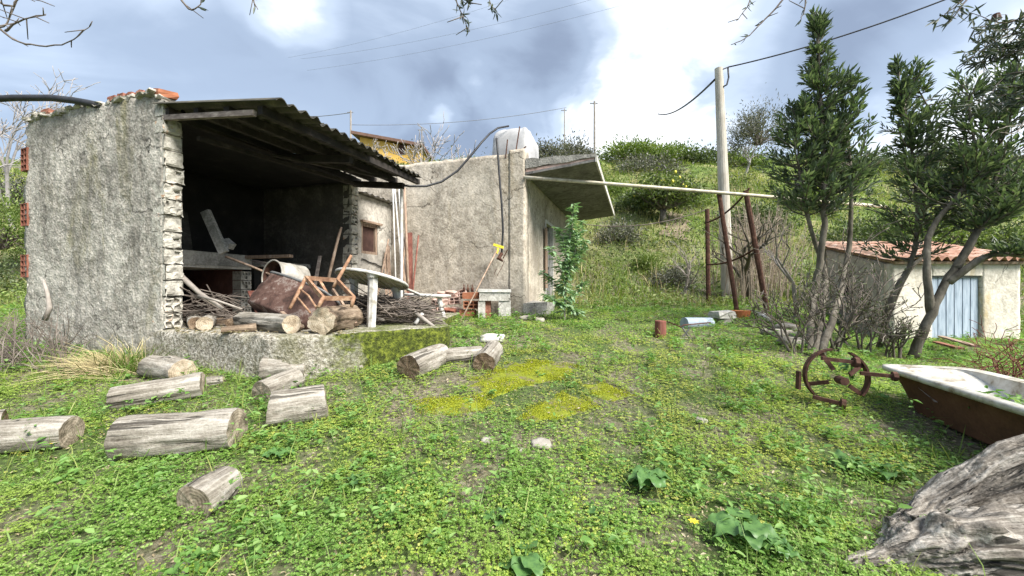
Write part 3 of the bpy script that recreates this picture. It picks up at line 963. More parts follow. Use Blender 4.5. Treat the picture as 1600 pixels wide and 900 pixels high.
def build_shed():
    root = thing('open_shed', B(0, 1.6, PLAT), 'open fronted rough plastered shed with black interior and sagging corrugated roof', 'shed')
    # near wall (the big grey face)
    def top(a):
        s = -2.81 * (1 - a)
        base = 3.84 + 0.04 * (1 - a) - 0.16 * sst(0.06, 0.0, a)
        return base + 0.028 * fbm(s, 3, 0, 2.2, 4) - 0.05 * sst(0.95, 1, a) + 0.03 * fbm(s, 9, 0, 9, 2)
    mb = slab_wall(MB(), B(-2.81, 0, 0), B(-0.02, 0, 0), 0.21, 0.35, top, 90, 96, 0.012, 14, edge0=0.10, edge1=0.02)
    near = mb.obj('wall', M['plaster_shed'], root, smooth=True, label='rough grey plastered near wall with dark weather streaks')
    # crumbling mortar cap along the wall top
    for k in range(26):
        s = -2.72 + 2.67 * k / 25 + rng.uniform(-0.04, 0.04)
        a = 1 + s / 2.81
        me = rough_brick('mortar_lump', rng.uniform(0.10, 0.22), rng.uniform(0.16, 0.24), rng.uniform(0.035, 0.08), M['mortar'], k, 0.018)
        link('mortar_lump', me, near, B(s, 0.08 + rng.uniform(-0.03, 0.03), top(a) + 0.015), (rng.uniform(-0.1, 0.1), rng.uniform(-0.12, 0.12), YAW + rng.uniform(-0.3, 0.3)))
    # red bricks lying on top
    for px, py, w in ((72, 164, 0.2), (96, 163, 0.16), (182, 155, 0.13), (196, 154, 0.11), (208, 153, 0.12), (224, 153, 0.14)):
        s = -2.81 + (px - 38) / 218 * 2.79
        me = rough_brick('brick', w, 0.2, 0.075, M['brick_red'], int(px), 0.008)
        link('brick', me, near, B(s, 0.10, top(1 + s / 2.81) + 0.055), (0, rng.uniform(-0.05, 0.05), YAW))
    me = rough_brick('brick', 0.30, 0.2, 0.085, M['brick_orange'], 5, 0.006)
    link('brick', me, near, B(-0.14, 0.10, top(0.93) + 0.05), (0.05, 0.22, YAW - 0.3))
    # hollow bricks of the wall end, plaster-smeared
    vari = [hollow_brick('brick', 0.2, 0.2, 0.178, c, r_, 0.02, 0.045, M['brick_grey'], 0.012, k, ch) for k, (c, r_, ch) in enumerate(((2, 2, 0.5), (2, 3, 0.25), (1, 2, 0.35), (2, 2, 0.2), (1, 1, 0.0), (2, 2, 0.85), (3, 2, 0.25)))]
    z = PLAT + 0.005
    k = 0
    while z < 3.62:
        me = vari[(5, 5, 2, 0, 3, 1, 4, 6, 1, 3, 2, 4, 6, 1)[k % 14]]
        o = link('brick', me, near, B(-0.085 + rng.uniform(-0.012, 0.012), 0.105 + rng.uniform(-0.008, 0.008), z + 0.095), (rng.uniform(-0.03, 0.03), 0, YAW + rng.uniform(-0.04, 0.04)))
        z += 0.197
        k += 1
    # toothing bricks left sticking out at the outer edge
    red = hollow_brick('brick', 0.19, 0.20, 0.32, 2, 4, 0.014, 0.13, M['brick_red'], 0.003, 3, 1.0)
    for py in (252, 337, 416):
        p = B(-2.81, 0.09, 0)
        d = p.y
        zz = CAMZ + (450 - py) / F * d
        link('brick', red, near, B(-2.825, 0.085, zz), (0, 0, YAW - math.pi / 2 - 0.1 + rng.uniform(-0.05, 0.05)))
    # back wall and far wall of the sooty room
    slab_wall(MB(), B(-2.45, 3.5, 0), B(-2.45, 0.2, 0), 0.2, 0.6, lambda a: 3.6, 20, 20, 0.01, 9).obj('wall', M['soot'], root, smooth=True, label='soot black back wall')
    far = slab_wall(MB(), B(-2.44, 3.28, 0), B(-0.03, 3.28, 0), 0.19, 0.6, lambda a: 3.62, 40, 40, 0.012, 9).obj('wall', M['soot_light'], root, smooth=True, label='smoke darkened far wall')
    z = PLAT + 0.0
    k = 2
    while z < 3.4:
        me = vari[(5, 1, 2, 0, 3, 6, 4, 0, 1, 3, 2, 5)[k % 12]]
        link('brick', me, far, B(-0.085 + rng.uniform(-0.008, 0.008), 3.28 + 0.10, z + 0.095), (0, 0, YAW + rng.uniform(-0.03, 0.03)))
        z += 0.197
        k += 1
    # roof: corrugated sheets, corrugation runs down the slope
    sheets = [(-0.05, 0.62), (0.52, 1.26), (1.16, 1.92), (1.82, 2.58), (2.48, 3.42)]
    for k, (t0, t1) in enumerate(sheets):
        smax = 1.84 - 0.13 * (t0 + t1) / 2 + (0.02, -0.06, 0.05, -0.03, 0.06)[k]
        dz = (0.0, 0.016, 0.002, 0.014, 0.0)[k]
        sk = rng.uniform(-0.02, 0.02)
        th = 0.009
        mb = MB()
        for lay in (1, 0):
            def fn(a, b, lay=lay):
                s = -0.10 + (smax + 0.10) * b
                t = t0 + (t1 - t0) * a + sk * b
                w = 0.026 * math.cos(2 * math.pi * t / 0.165)
                sag = -0.03 * max(0, b - 0.6) * math.sin(k * 1.9 + t * 2)
                ss = s + (0.018 * fbm(t, k, 0, 8, 2) if b > 0.99 else 0)
                return B(ss, t, roofz(s, t) + w + sag + dz + (th if lay else 0))
            mb.grid(fn, 44, 12, flip=not lay)
        n = 45 * 13
        for i in range(44):       # close the eave edge
            a = 12 * 45 + i
            mb.f.append((a, n + a, n + a + 1, a + 1))
        for j in range(12):       # and the long sides
            for i in (0, 44):
                a = j * 45 + i
                mb.f.append((a, a + 45, n + a + 45, n + a))
        mb.obj('roof_sheet', M['corrugated'], root, smooth=True)
    # flat slab over the sooty room, hidden behind the wall head
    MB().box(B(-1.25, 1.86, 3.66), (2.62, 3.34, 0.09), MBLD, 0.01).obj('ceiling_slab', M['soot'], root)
    # purlins along the opening and cross beams
    for s, w, h in ((0.02, 0.09, 0.11), (0.52, 0.07, 0.09), (1.0, 0.08, 0.10), (1.5, 0.07, 0.09)):
        pts = []
        mb = MB()
        mb.bar(B(s, 0.02, roofz(s, 0) - 0.085), B(s - 0.11, 3.5, roofz(s, 3.5) - 0.085), w, h)
        mb.obj('purlin', M['char_wood'], root)
    mb = MB().bar(B(-0.02, 0.02, roofz(0, 0) - 0.15), B(1.45, 0.0, roofz(1.45, 0) - 0.125), 0.05, 0.06)
    mb.obj('beam', M['beam_wood'], root, label='grey weathered plank along the near roof edge')
    MB().bar(B(-0.1, 3.36, roofz(0, 3.3) - 0.20), B(1.16, 3.34, roofz(1.1, 3.3) - 0.22), 0.09, 0.11).obj('beam', M['char_wood'], root)
    MB().bar(B(-0.1, 1.6, roofz(-0.1, 1.6) - 0.2), B(1.4, 1.6, roofz(1.4, 1.6) - 0.19), 0.08, 0.1).obj('beam', M['char_wood'], root)
    # loose battens hanging under the sheets
    MB().bar(B(0.3, 1.2, roofz(0.3, 1.2) - 0.25), B(1.25, 2.7, roofz(1.2, 2.7) - 0.22), 0.06, 0.03).obj('batten', M['char_wood'], root)
    MB().bar(B(0.15, 0.3, roofz(0.15, 0.3) - 0.3), B(0.4, 3.1, roofz(0.4, 3.1) - 0.3), 0.07, 0.05).obj('batten', M['char_wood'], root)
    # slim white post carrying the far beam end
    MB().tube([B(1.12, 3.34, 0.95), B(1.12, 3.34, roofz(1.1, 3.3) - 0.275)], 0.028, 8).obj('post', M['white_paint'], root)
    return root


build_shed()


def build_fireplace():
    root = thing('fireplace', B(-1.6, 1.1, PLAT), 'sooty raised brick hearth with thick concrete slab inside the shed', 'fireplace')
    z0, z1 = CAMZ + 0.36, CAMZ + 0.57
    mb = MB()
    mb.box(B(-1.65, 1.12, (z0 + z1) / 2), (1.30, 1.72, z1 - z0), MBLD, 0.008)
    mb.obj('slab', M['concrete'], root)
    MB().box(B(-1.66, 1.12, z0 - 0.021), (1.26, 1.74, 0.04), MBLD, 0.003).obj('slab_lip', M['concrete_pale'], root)
    mb = slab_wall(MB(), B(-2.3, 1.80, 0), B(-1.22, 1.80, 0), 0.17, PLAT, lambda a: z0 - 0.045, 12, 10, 0.004, 9)
    w = mb.obj('wall', M['brick_dark'], root)
    me = hollow_brick('brick', 0.2, 0.185, 0.148, 3, 2, 0.014, 0.05, M['brick_grey'], 0.005, 9, 0.8)
    for k in range(5):
        link('brick', me, w, B(-1.115, 1.885, PLAT + 0.08 + 0.158 * k), (0, 0, YAW + rng.uniform(-0.03, 0.03)))
    slab_wall(MB(), B(-2.3, 0.25, 0), B(-1.1, 0.25, 0), 0.15, PLAT, lambda a: z0 - 0.045, 6, 6, 0.004, 9).obj('wall', M['brick_dark'], root)
    # low second ledge toward the far wall
    MB().box(B(-1.5, 2.55, CAMZ + 0.43), (1.35, 1.1, 0.09), MBLD, 0.01).obj('ledge', M['concrete'], root)
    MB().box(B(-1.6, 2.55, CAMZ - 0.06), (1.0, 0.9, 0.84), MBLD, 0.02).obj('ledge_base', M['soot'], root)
    # broken hood pieces on the slab
    def hood(u, v):
        s = -2.1 + 0.75 * u
        return B(s, 0.75 + 0.9 * v * (1 - 0.45 * u), z1 + 0.02 + 0.75 * (1 - u) + 0.04 * fbm(u, v, 1, 4, 2))
    MB().grid(hood, 14, 14).grid(lambda u, v: hood(u, v) - Vector((0.0, 0.0, 0.05)), 14, 14, flip=True).obj('hood', M['soot_light'], root, smooth=True)
    MB().bar(P(321, 330, 5.75), P(350, 395, 5.75), 0.12, 0.06, up=(0, 1, 0)).obj('hood_edge', M['concrete'], root)
    MB().box(P(357, 381, 5.85), (0.16, 0.14, 0.09), Matrix.Rotation(0.5, 3, 'Y'), 0.02).obj('broken_block', M['concrete'], root)
    return root


build_fireplace()


# ------------------------------------------------------------------ annex between shed and house
def build_annex():
    root = thing('annex', B(-0.3, 4.05, 0.9), 'low plastered lean-to with small brown shuttered window beside the shed', 'annex')
    zt = CAMZ + 1.93
    w0, w1, zb, zu = 3.62, 4.16, CAMZ + 0.72, CAMZ + 1.36
    mb = MB()
    f = lambda z: (lambda a: z)
    th = 0.2
    # wall faces +s: run from far to near so that the front is on the camera side
    for t0, t1, z0, z1 in ((3.47, w0, 0.8, zt), (w1, 4.66, 0.8, zt), (w0, w1, 0.8, zb), (w0, w1, zu, zt)):
        slab_wall(mb, B(-0.01, t0, 0), B(-0.01, t1, 0), th, z0, f(z1), max(2, int((t1 - t0) / 0.06)), 14, 0.004, 12)
    wall = mb.obj('wall', M['plaster_annex'], root)
    win = MB()
    s = -0.06
    for a, b, c, d in ((w0, w0 + 0.06, zb, zu), (w1 - 0.06, w1, zb, zu)):
        win.box(B(s, (a + b) / 2, (c + d) / 2), (0.07, b - a, d - c), MBLD)
    for a, b in ((zb, zb + 0.06), (zu - 0.06, zu)):
        win.box(B(s, (w0 + w1) / 2, (a + b) / 2), (0.066, w1 - w0 - 0.12, b - a), MBLD)
    wf = win.obj('window', M['plank_wood'], root)
    MB().box(B(s - 0.03, (w0 + w1) / 2, (zb + zu) / 2), (0.03, w1 - w0 - 0.12, zu - zb - 0.12), MBLD).obj('shutter', M['brown_shutter'], wf)
    MB().box(B(0.01, (w0 + w1) / 2 + 0.02, zu + 0.03), (0.10, w1 - w0 + 0.12, 0.045), MBLD, 0.004).obj('lintel', M['plank_wood'], wf)
    # mono-pitch corrugated roof
    def fn(a, b):
        s_ = -1.6 + 1.72 * b
        t = 3.49 + 1.15 * a
        return B(s_, t, zt + 0.035 + 0.18 * (1 - b) + 0.014 * math.cos(t * 2 * math.pi / 0.19))
    MB().grid(fn, 40, 6).grid(lambda a, b: fn(a, b) - Vector((0, 0, 0.02)), 40, 6, flip=True).obj('roof_sheet', M['galv'], root, smooth=True)
    # sagging cable stapled under the window
    MB().tube([B(0.012, 3.6 + 0.11 * k, CAMZ + 0.60 - 0.02 * k + 0.012 * math.sin(k * 2)) for k in range(10)], 0.012, 5).obj('cable', M['black_rubber'], root)


build_annex()


# ------------------------------------------------------------------ concrete house with canopy
HT = 4.67
HS1 = 3.2
HL = 6.25


def build_house():
    root = thing('concrete_house', B(1.0, 7.5, 0.5), 'flat roofed tan plastered house with jutting concrete canopy on its right side', 'house')
    ztop = CAMZ + 2.83
    def top(a):
        return ztop + 0.03 * fbm(a * 5, 2, 0, 2, 3) + 0.02 * sst(0.3, 0.0, a)
    slab_wall(MB(), B(-1.6, HT, 0), B(HS1 - 0.34, HT, 0), 0.28, 0.3, top, 90, 60, 0.012, 9).obj('wall', M['plaster_house'], root, smooth=True, label='tan rough-cast front wall')
    # corner pillar, slightly proud
    slab_wall(MB(), B(HS1 - 0.34, HT - 0.012, 0), B(HS1, HT - 0.012, 0), 0.34, 0.3, lambda a: ztop + 0.07 + 0.03 * fbm(a * 3, 8, 0, 3, 2), 8, 60, 0.008, 9, edge1=0.015).obj('pillar', M['plaster_house'], root, smooth=True)
    # right side wall with door and window openings
    mb = MB()
    T0, T1 = HT + 0.33, HT + HL
    d0, d1, dz = HT + 1.95, HT + 2.95, CAMZ + 1.75
    for a, b, z0, z1 in ((T0, d0, 0.3, 4.05), (d1, T1, 0.3, 4.05), (d0, d1, dz, 4.05)):
        slab_wall(mb, B(HS1 - 0.01, a, 0), B(HS1 - 0.01, b, 0), 0.28, z0, lambda q: z1, max(3, int((b - a) / 0.1)), 24, 0.008, 9)
    mb.obj('wall', M['plaster_house'], root, smooth=True, label='right side wall under the canopy')
    # door: frame, leaf with panes
    fr = MB()
    for a in (d0 + 0.04, d1 - 0.04):
        fr.box(B(HS1 - 0.05, a, (0.9 + dz) / 2), (0.12, 0.08, dz - 0.9), MBLD)
    fr.box(B(HS1 - 0.05, (d0 + d1) / 2, dz - 0.04), (0.116, d1 - d0 - 0.16, 0.08), MBLD)
    door = fr.obj('door_frame', M['white_paint'], root)
    MB().box(B(HS1 - 0.10, (d0 + d1) / 2, 1.45), (0.04, d1 - d0 - 0.17, 1.1), MBLD).obj('door_leaf', M['grey_metal'], door)
    for k in range(3):
        MB().box(B(HS1 - 0.10, d0 + 0.22 + 0.28 * k, 2.55), (0.02, 0.25, 0.95), MBLD).obj('pane', M['dark_glass'], door)
        MB().box(B(HS1 - 0.08, d0 + 0.085 + 0.28 * k, 2.55), (0.04, 0.025, 0.98), MBLD).obj('mullion', M['white_paint'], door)
    # flush door post and an open wooden shutter beside it
    MB().box(B(HS1 + 0.05, d0 - 0.12, CAMZ + 0.75), (0.03, 0.2, 1.5), MBLD, 0.004).obj('shutter', M['plank_wood'], root)
    # rear and left walls, flat roof
    slab_wall(MB(), B(HS1, T1 + 0.02, 0), B(-1.6, T1 + 0.02, 0), -0.25, 0.3, lambda a: 4.1, 10, 6, 0.01).obj('wall', M['plaster_house'], root)
    slab_wall(MB(), B(-1.6, T1 - 0.2, 0), B(-1.6, HT + 0.3, 0), 0.25, 0.3, lambda a: 4.1, 10, 6, 0.01).obj('wall', M['plaster_house'], root)
    def rf(u, v):
        return B(-1.55 + 4.7 * u, HT + 0.2 + (HL - 0.3) * v, 4.16 + 0.03 * fbm(u * 5, v * 5, 0, 2, 3))
    MB().grid(rf, 30, 30).obj('roof', M['roof_soil'], root, smooth=True)
    # canopy slab: underside with its shade painted in, red brick band, rubbly concrete top
    s0, s1 = HS1 + 0.012, HS1 + 1.44
    t0, t1 = HT + 0.02, HT + HL
    zi, zo, ztop2 = CAMZ + 2.36, CAMZ + 2.50, CAMZ + 2.66
    def slab(zi0, zo0, zi1, zo1, nu, nv, mat, name, ins=0.0, disp=0.006, **kw):
        mb = MB()
        def f(layer):
            def g(u, v):
                s = s0 + (s1 - ins - s0) * u
                t = t0 + ins + (t1 - t0 - 2 * ins) * v
                za = (zi0 + (zo0 - zi0) * u, zi1 + (zo1 - zi1) * u)[layer]
                return B(s, t, za + fbm(s, t, layer * 5, 4, 3) * disp)
            return g
        mb.grid(f(1), nu, nv)
        mb.grid(f(0), nu, nv, flip=True)
        n = (nu + 1) * (nv + 1)
        W = nu + 1
        for i in range(nu):
            a = i; mb.f.append((n + a, n + a + 1, a + 1, a))
            a = nv * W + i; mb.f.append((a, a + 1, n + a + 1, n + a))
        for j in range(nv):
            a = j * W; mb.f.append((a, a + W, n + a + W, n + a))
            a = j * W + nu; mb.f.append((n + a, n + a + W, a + W, a))
        return mb.obj(name, mat, root, **kw)
    slab(zi, zo, zi + 0.05, zo + 0.05, 16, 40, M['concrete_shaded'], 'canopy_soffit', label='board marked canopy underside with shade painted in dark grey')
    slab(zi + 0.053, zo + 0.053, zi + 0.125, zo + 0.085, 16, 40, M['brick_pink'], 'canopy_brick_band', 0.012)
    slab(zi + 0.128, zo + 0.088, ztop2 + 0.03, ztop2, 20, 60, M['roof_soil'], 'canopy_top', -0.01, 0.025)
    # bright concrete outer edge
    MB().bar(B(s1 + 0.02, t0 - 0.01, zo + 0.055), B(s1 + 0.02, t1, zo + 0.055), 0.035, 0.13).obj('canopy_edge', M['concrete_pale'], root)
    # rebar stubs at the pillar head
    for a, b in (((790, 238, 8.4), (793, 218, 8.4)), ((806, 228, 8.4), (812, 198, 8.5)), ((812, 228, 8.45), (822, 229, 8.45))):
        MB().tube([P(*a) - Vector((0, 0, 0.12)), P(*b)], 0.014, 5).obj('rebar', M['rust'], root)
    # broken plinth at the corner
    MB().box(B(HS1 + 0.22, HT + 0.35, 0.95), (0.5, 0.7, 0.5), MBLD, 0.05).obj('plinth', M['concrete'], root)
    # black water pipe clipped to the wall
    pts = [P(776, 216, 8.30), P(778, 240, 8.26), P(780, 270, 8.25), P(784, 320, 8.22), P(786, 360, 8.22), P(784, 396, 8.22)]
    MB().tube(pts, 0.022, 8).obj('pipe', M['black_rubber'], root)
    MB().tube([P(784, 396, 8.2), P(779, 404, 8.15), P(786, 408, 8.15)], [0.04, 0.05, 0.02], 8).obj('tap', M['rust'], root)
    MB().tube([P(786, 404, 8.15), P(793, 390, 8.12)], 0.012, 6).obj('tap_lever', M['rust'], root)
    # wire trailing from the tap
    MB().tube([P(788, 408, 8.15), P(784, 418, 8.14), P(776, 432, 8.12), P(772, 428, 8.14), P(776, 420, 8.15)], 0.006, 4).obj('wire', M['rust'], root)
    return root


build_house()


def build_tank():
    def fn(w, h, dp, c):
        def f(u, v):
            a = 2 * math.pi * u
            e = (v - 0.5) * math.pi
            ce = abs(math.cos(e)) ** 0.35 * 1.0
            se = math.copysign(abs(math.sin(e)) ** 0.5, math.sin(e))
            ca = math.copysign(abs(math.cos(a)) ** 0.45, math.cos(a)); sa = math.copysign(abs(math.sin(a)) ** 0.45, math.sin(a))
            k = 1 + 0.05 * fbm(ca * 2, sa * 2, se * 2, 1, 2)
            sh = 1 - 0.12 * max(0, se)
            return B(0, 0, 0) * 0 + Vector(c) + U * (w / 2 * ca * ce * k * sh) + Vd * (dp / 2 * sa * ce * k * sh) + Vector((0, 0, h / 2 * (se + 1) * k))
        return f
    c = P(806, 246, 9.4)
    root = thing('water_tank', (c.x, c.y, 4.2), 'translucent white plastic water tank on the flat house roof', 'tank')
    MB().grid(fn(1.0, 0.98, 1.0, (c.x, c.y, 4.18)), 40, 24, closed_u=True).obj('tank_body', M['tank_plastic'], root, smooth=True)
    MB().tube([Vector((c.x - 0.2, c.y, 5.1)), Vector((c.x - 0.2, c.y, 5.19))], 0.13, 14).obj('lid', M['tank_plastic'], root)
    c = P(752, 244, 10.5)
    root = thing('roof_vent', (c.x, c.y, 4.2), 'small grey domed heap with a cowl behind the roof edge', 'roof vent')
    MB().grid(fn(0.95, 0.52, 0.8, (c.x, c.y, 4.16)), 24, 12, closed_u=True).obj('dome', M['tank_plastic'], root, smooth=True)
    MB().tube([Vector((c.x + 0.05, c.y, 4.6)), Vector((c.x + 0.05, c.y, 4.75)), Vector((c.x + 0.14, c.y, 4.8))], [0.10, 0.10, 0.13], 10).obj('cowl', M['grey_metal'], root)


build_tank()


# ------------------------------------------------------------------ tiled hut on the lower ground
def build_hut():
    x0, x1, y0, y1 = 8.13, 10.85, 8.5, 10.3
    zb, ze, zr = 0.2, 2.03, 2.52
    root = thing('tiled_hut', ((x0 + x1) / 2, (y0 + y1) / 2, 0.42), 'small pale plastered hut with orange clay tile roof and blue door', 'hut')
    d0, d1, dz = 8.97, 10.05, 1.76
    mb = MB()
    for a, b, z0, z1 in ((x0, d0, zb, ze), (d1, x1, zb, ze), (d0, d1, dz, ze)):
        slab_wall(mb, (a, y0), (b, y0), 0.2, z0, lambda q: z1, max(3, int((b - a) / 0.06)), 20, 0.01, 9)
    mb.obj('wall', M['plaster_hut'], root, smooth=True, label='cream front wall with ochre stain')
    wy0, wy1, wz0, wz1 = 9.62, 9.92, 1.26, 1.70
    mb = MB()
    slope = lambda y: ze - 0.03 + (zr - ze) * (y - y0) / (y1 - y0)
    for a, b, z0, z1 in ((y1, wy1, zb, None), (wy0, y0 + 0.21, zb, None), (wy1, wy0, zb, wz0), (wy1, wy0, wz1, None)):
        slab_wall(mb, (x0, a), (x0, b), 0.2, z0, (lambda q, a=a, b=b: slope(a + (b - a) * q)) if z1 is None else (lambda q: z1), max(3, int(abs(b - a) / 0.08)), 20, 0.01, 9)
    mb.obj('wall', M['plaster_annex'], root, smooth=True, label='grey plastered gable wall with small window')
    slab_wall(MB(), (x1 - 0.2, y0 + 0.21), (x1 - 0.2, y1), -0.2, zb, lambda q: slope(y0 + (y1 - y0) * q), 8, 8, 0.01).obj('wall', M['plaster_hut'], root)
    slab_wall(MB(), (x0, y1 + 0.1), (x1, y1 + 0.1), 0.15, zb, lambda q: zr, 8, 8, 0.01).obj('wall', M['plaster_hut'], root)
    win = MB().box((x0 + 0.12, (wy0 + wy1) / 2, (wz0 + wz1) / 2), (0.02, wy1 - wy0, wz1 - wz0)).obj('window', M['dark_void'], root)
    for k in range(3):
        MB().tube([(x0 + 0.06, wy0 + 0.075 * (k + 1), wz0), (x0 + 0.06, wy0 + 0.075 * (k + 1), wz1)], 0.008, 5).obj('bar', M['rust'], win)
    # blue metal door of six folded panels
    door = MB().box(((d0 + d1) / 2, y0 + 0.10, (0.42 + dz) / 2), (d1 - d0 - 0.01, 0.02, dz - 0.42)).obj('door', M['blue_door'], root)
    w = (d1 - d0 - 0.03) / 6
    for k in range(6):
        MB().box((d0 + 0.015 + w * (k + 0.5), y0 + 0.075, (0.44 + dz - 0.04) / 2), (w - 0.02, 0.026, dz - 0.46), None, 0.003).obj('panel', M['blue_door'], door)
    MB().box(((d0 + d1) / 2, y0 + 0.05, dz - 0.02), (d1 - d0 - 0.01, 0.04, 0.035)).obj('door_frame', M['grey_metal'], door)
    # roof deck + tiles one by one
    ang = math.atan2(zr - ze, y1 - y0)
    L = math.hypot(y1 - y0, zr - ze) + 0.25
    MB().box(((x0 + x1) / 2, (y0 + y1) / 2 + 0.0, (ze + zr) / 2 + 0.03), (x1 - x0 + 0.10, L - 0.05, 0.05), Matrix.Rotation(ang, 3, 'X')).obj('roof_deck', M['plank_wood'], root)
    pw = 0.20
    tl = 0.42
    def tile(mat, seed):
        mb = MB()
        def f(u, v, off=0.0):
            x = (u - 0.5) * pw * 1.12
            z = 0.045 * math.cos(2 * math.pi * (u - 0.5) * 1.05) * (1 - 0.10 * v)
            return (x, (v - 0.5) * tl, z + off + 0.010 * v * 0)
        mb.grid(lambda u, v: f(u, v, 0.014), 10, 2)
        mb.grid(lambda u, v: f(u, v, 0.0), 10, 2, flip=True)
        for i in range(10):
            mb.f.append((i + 1, i, 33 + i, 33 + i + 1))
        return mb.me('roof_tile', mat, True, recenter=False)[0]
    t1, t2 = tile(M['tile'], 1), tile(M['tile_old'], 2)
    nx = int((x1 - x0 + 0.16) / pw)
    rows = 6
    Mrot = Matrix.Rotation(ang, 3, 'X')
    for i in range(nx + 1):
        for j in range(rows):
            y = -L / 2 + 0.18 + j * (L - 0.30) / (rows - 1)
            loc = Vector(((x0 + x1) / 2, (y0 + y1) / 2, (ze + zr) / 2 + 0.03)) + Mrot @ Vector((-(x1 - x0) / 2 - 0.04 + i * pw, y, 0.085 + 0.004 * (j % 2)))
            old = (i < 3 and rng.random() < 0.85) or rng.random() < 0.12
            link('roof_tile', t2 if old else t1, root, loc, (ang - 0.05 + rng.uniform(-0.03, 0.03), rng.uniform(-0.02, 0.02), rng.uniform(-0.05, 0.05)))


build_hut()


def build_far_house():
    d = 31
    a, b = P(562, 262, d), P(657, 262, d)
    g = a.z - 2.5
    root = thing('yellow_house', ((a.x + b.x) / 2, d + 2, g), 'distant ochre yellow house with brown roof behind the flat roofs', 'house')
    z0, z1 = g - 1, P(0, 228, d).z
    cx, w = (a.x + b.x) / 2, b.x - a.x
    mb = MB().box((cx, d + 2.2, (z0 + z1) / 2), (w, 4.4, z1 - z0))
    mb.obj('wall', M['yellow_render'], root)
    rl, rr = P(556, 214, d).z, P(660, 232, d).z
    vs = [(a.x - 0.5, d - 0.5, rl + 0.1), (b.x + 0.3, d - 0.5, rr), (b.x + 0.3, d + 4.8, rr + 0.2), (a.x - 0.5, d + 4.8, rl + 0.3)]
    mb = MB().add([Vector(v) for v in vs] + [Vector(v) + Vector((0, 0, 0.22)) for v in vs], [(3, 2, 1, 0), (4, 5, 6, 7), (0, 1, 5, 4), (1, 2, 6, 5), (2, 3, 7, 6), (3, 0, 4, 7)])
    mb.obj('roof', M['brown_roof'], root)
    vs = [(a.x + 0.02, d - 0.02, z1), (b.x - 0.02, d - 0.02, z1), (b.x - 0.02, d - 0.02, rr - 0.02), (a.x + 0.02, d - 0.02, rl)]
    MB().add([Vector(v) for v in vs] + [Vector(v) + Vector((0, 4, 0)) for v in vs], [(0, 1, 2, 3), (7, 6, 5, 4), (0, 4, 5, 1), (1, 5, 6, 2), (2, 6, 7, 3), (3, 7, 4, 0)]).obj('gable', M['yellow_render'], root)
    wn = MB().box((cx + 0.9, d - 0.03, z1 - 0.3), (0.5, 0.08, 0.7)).obj('window', M['brown_shutter'], root)


build_far_house()

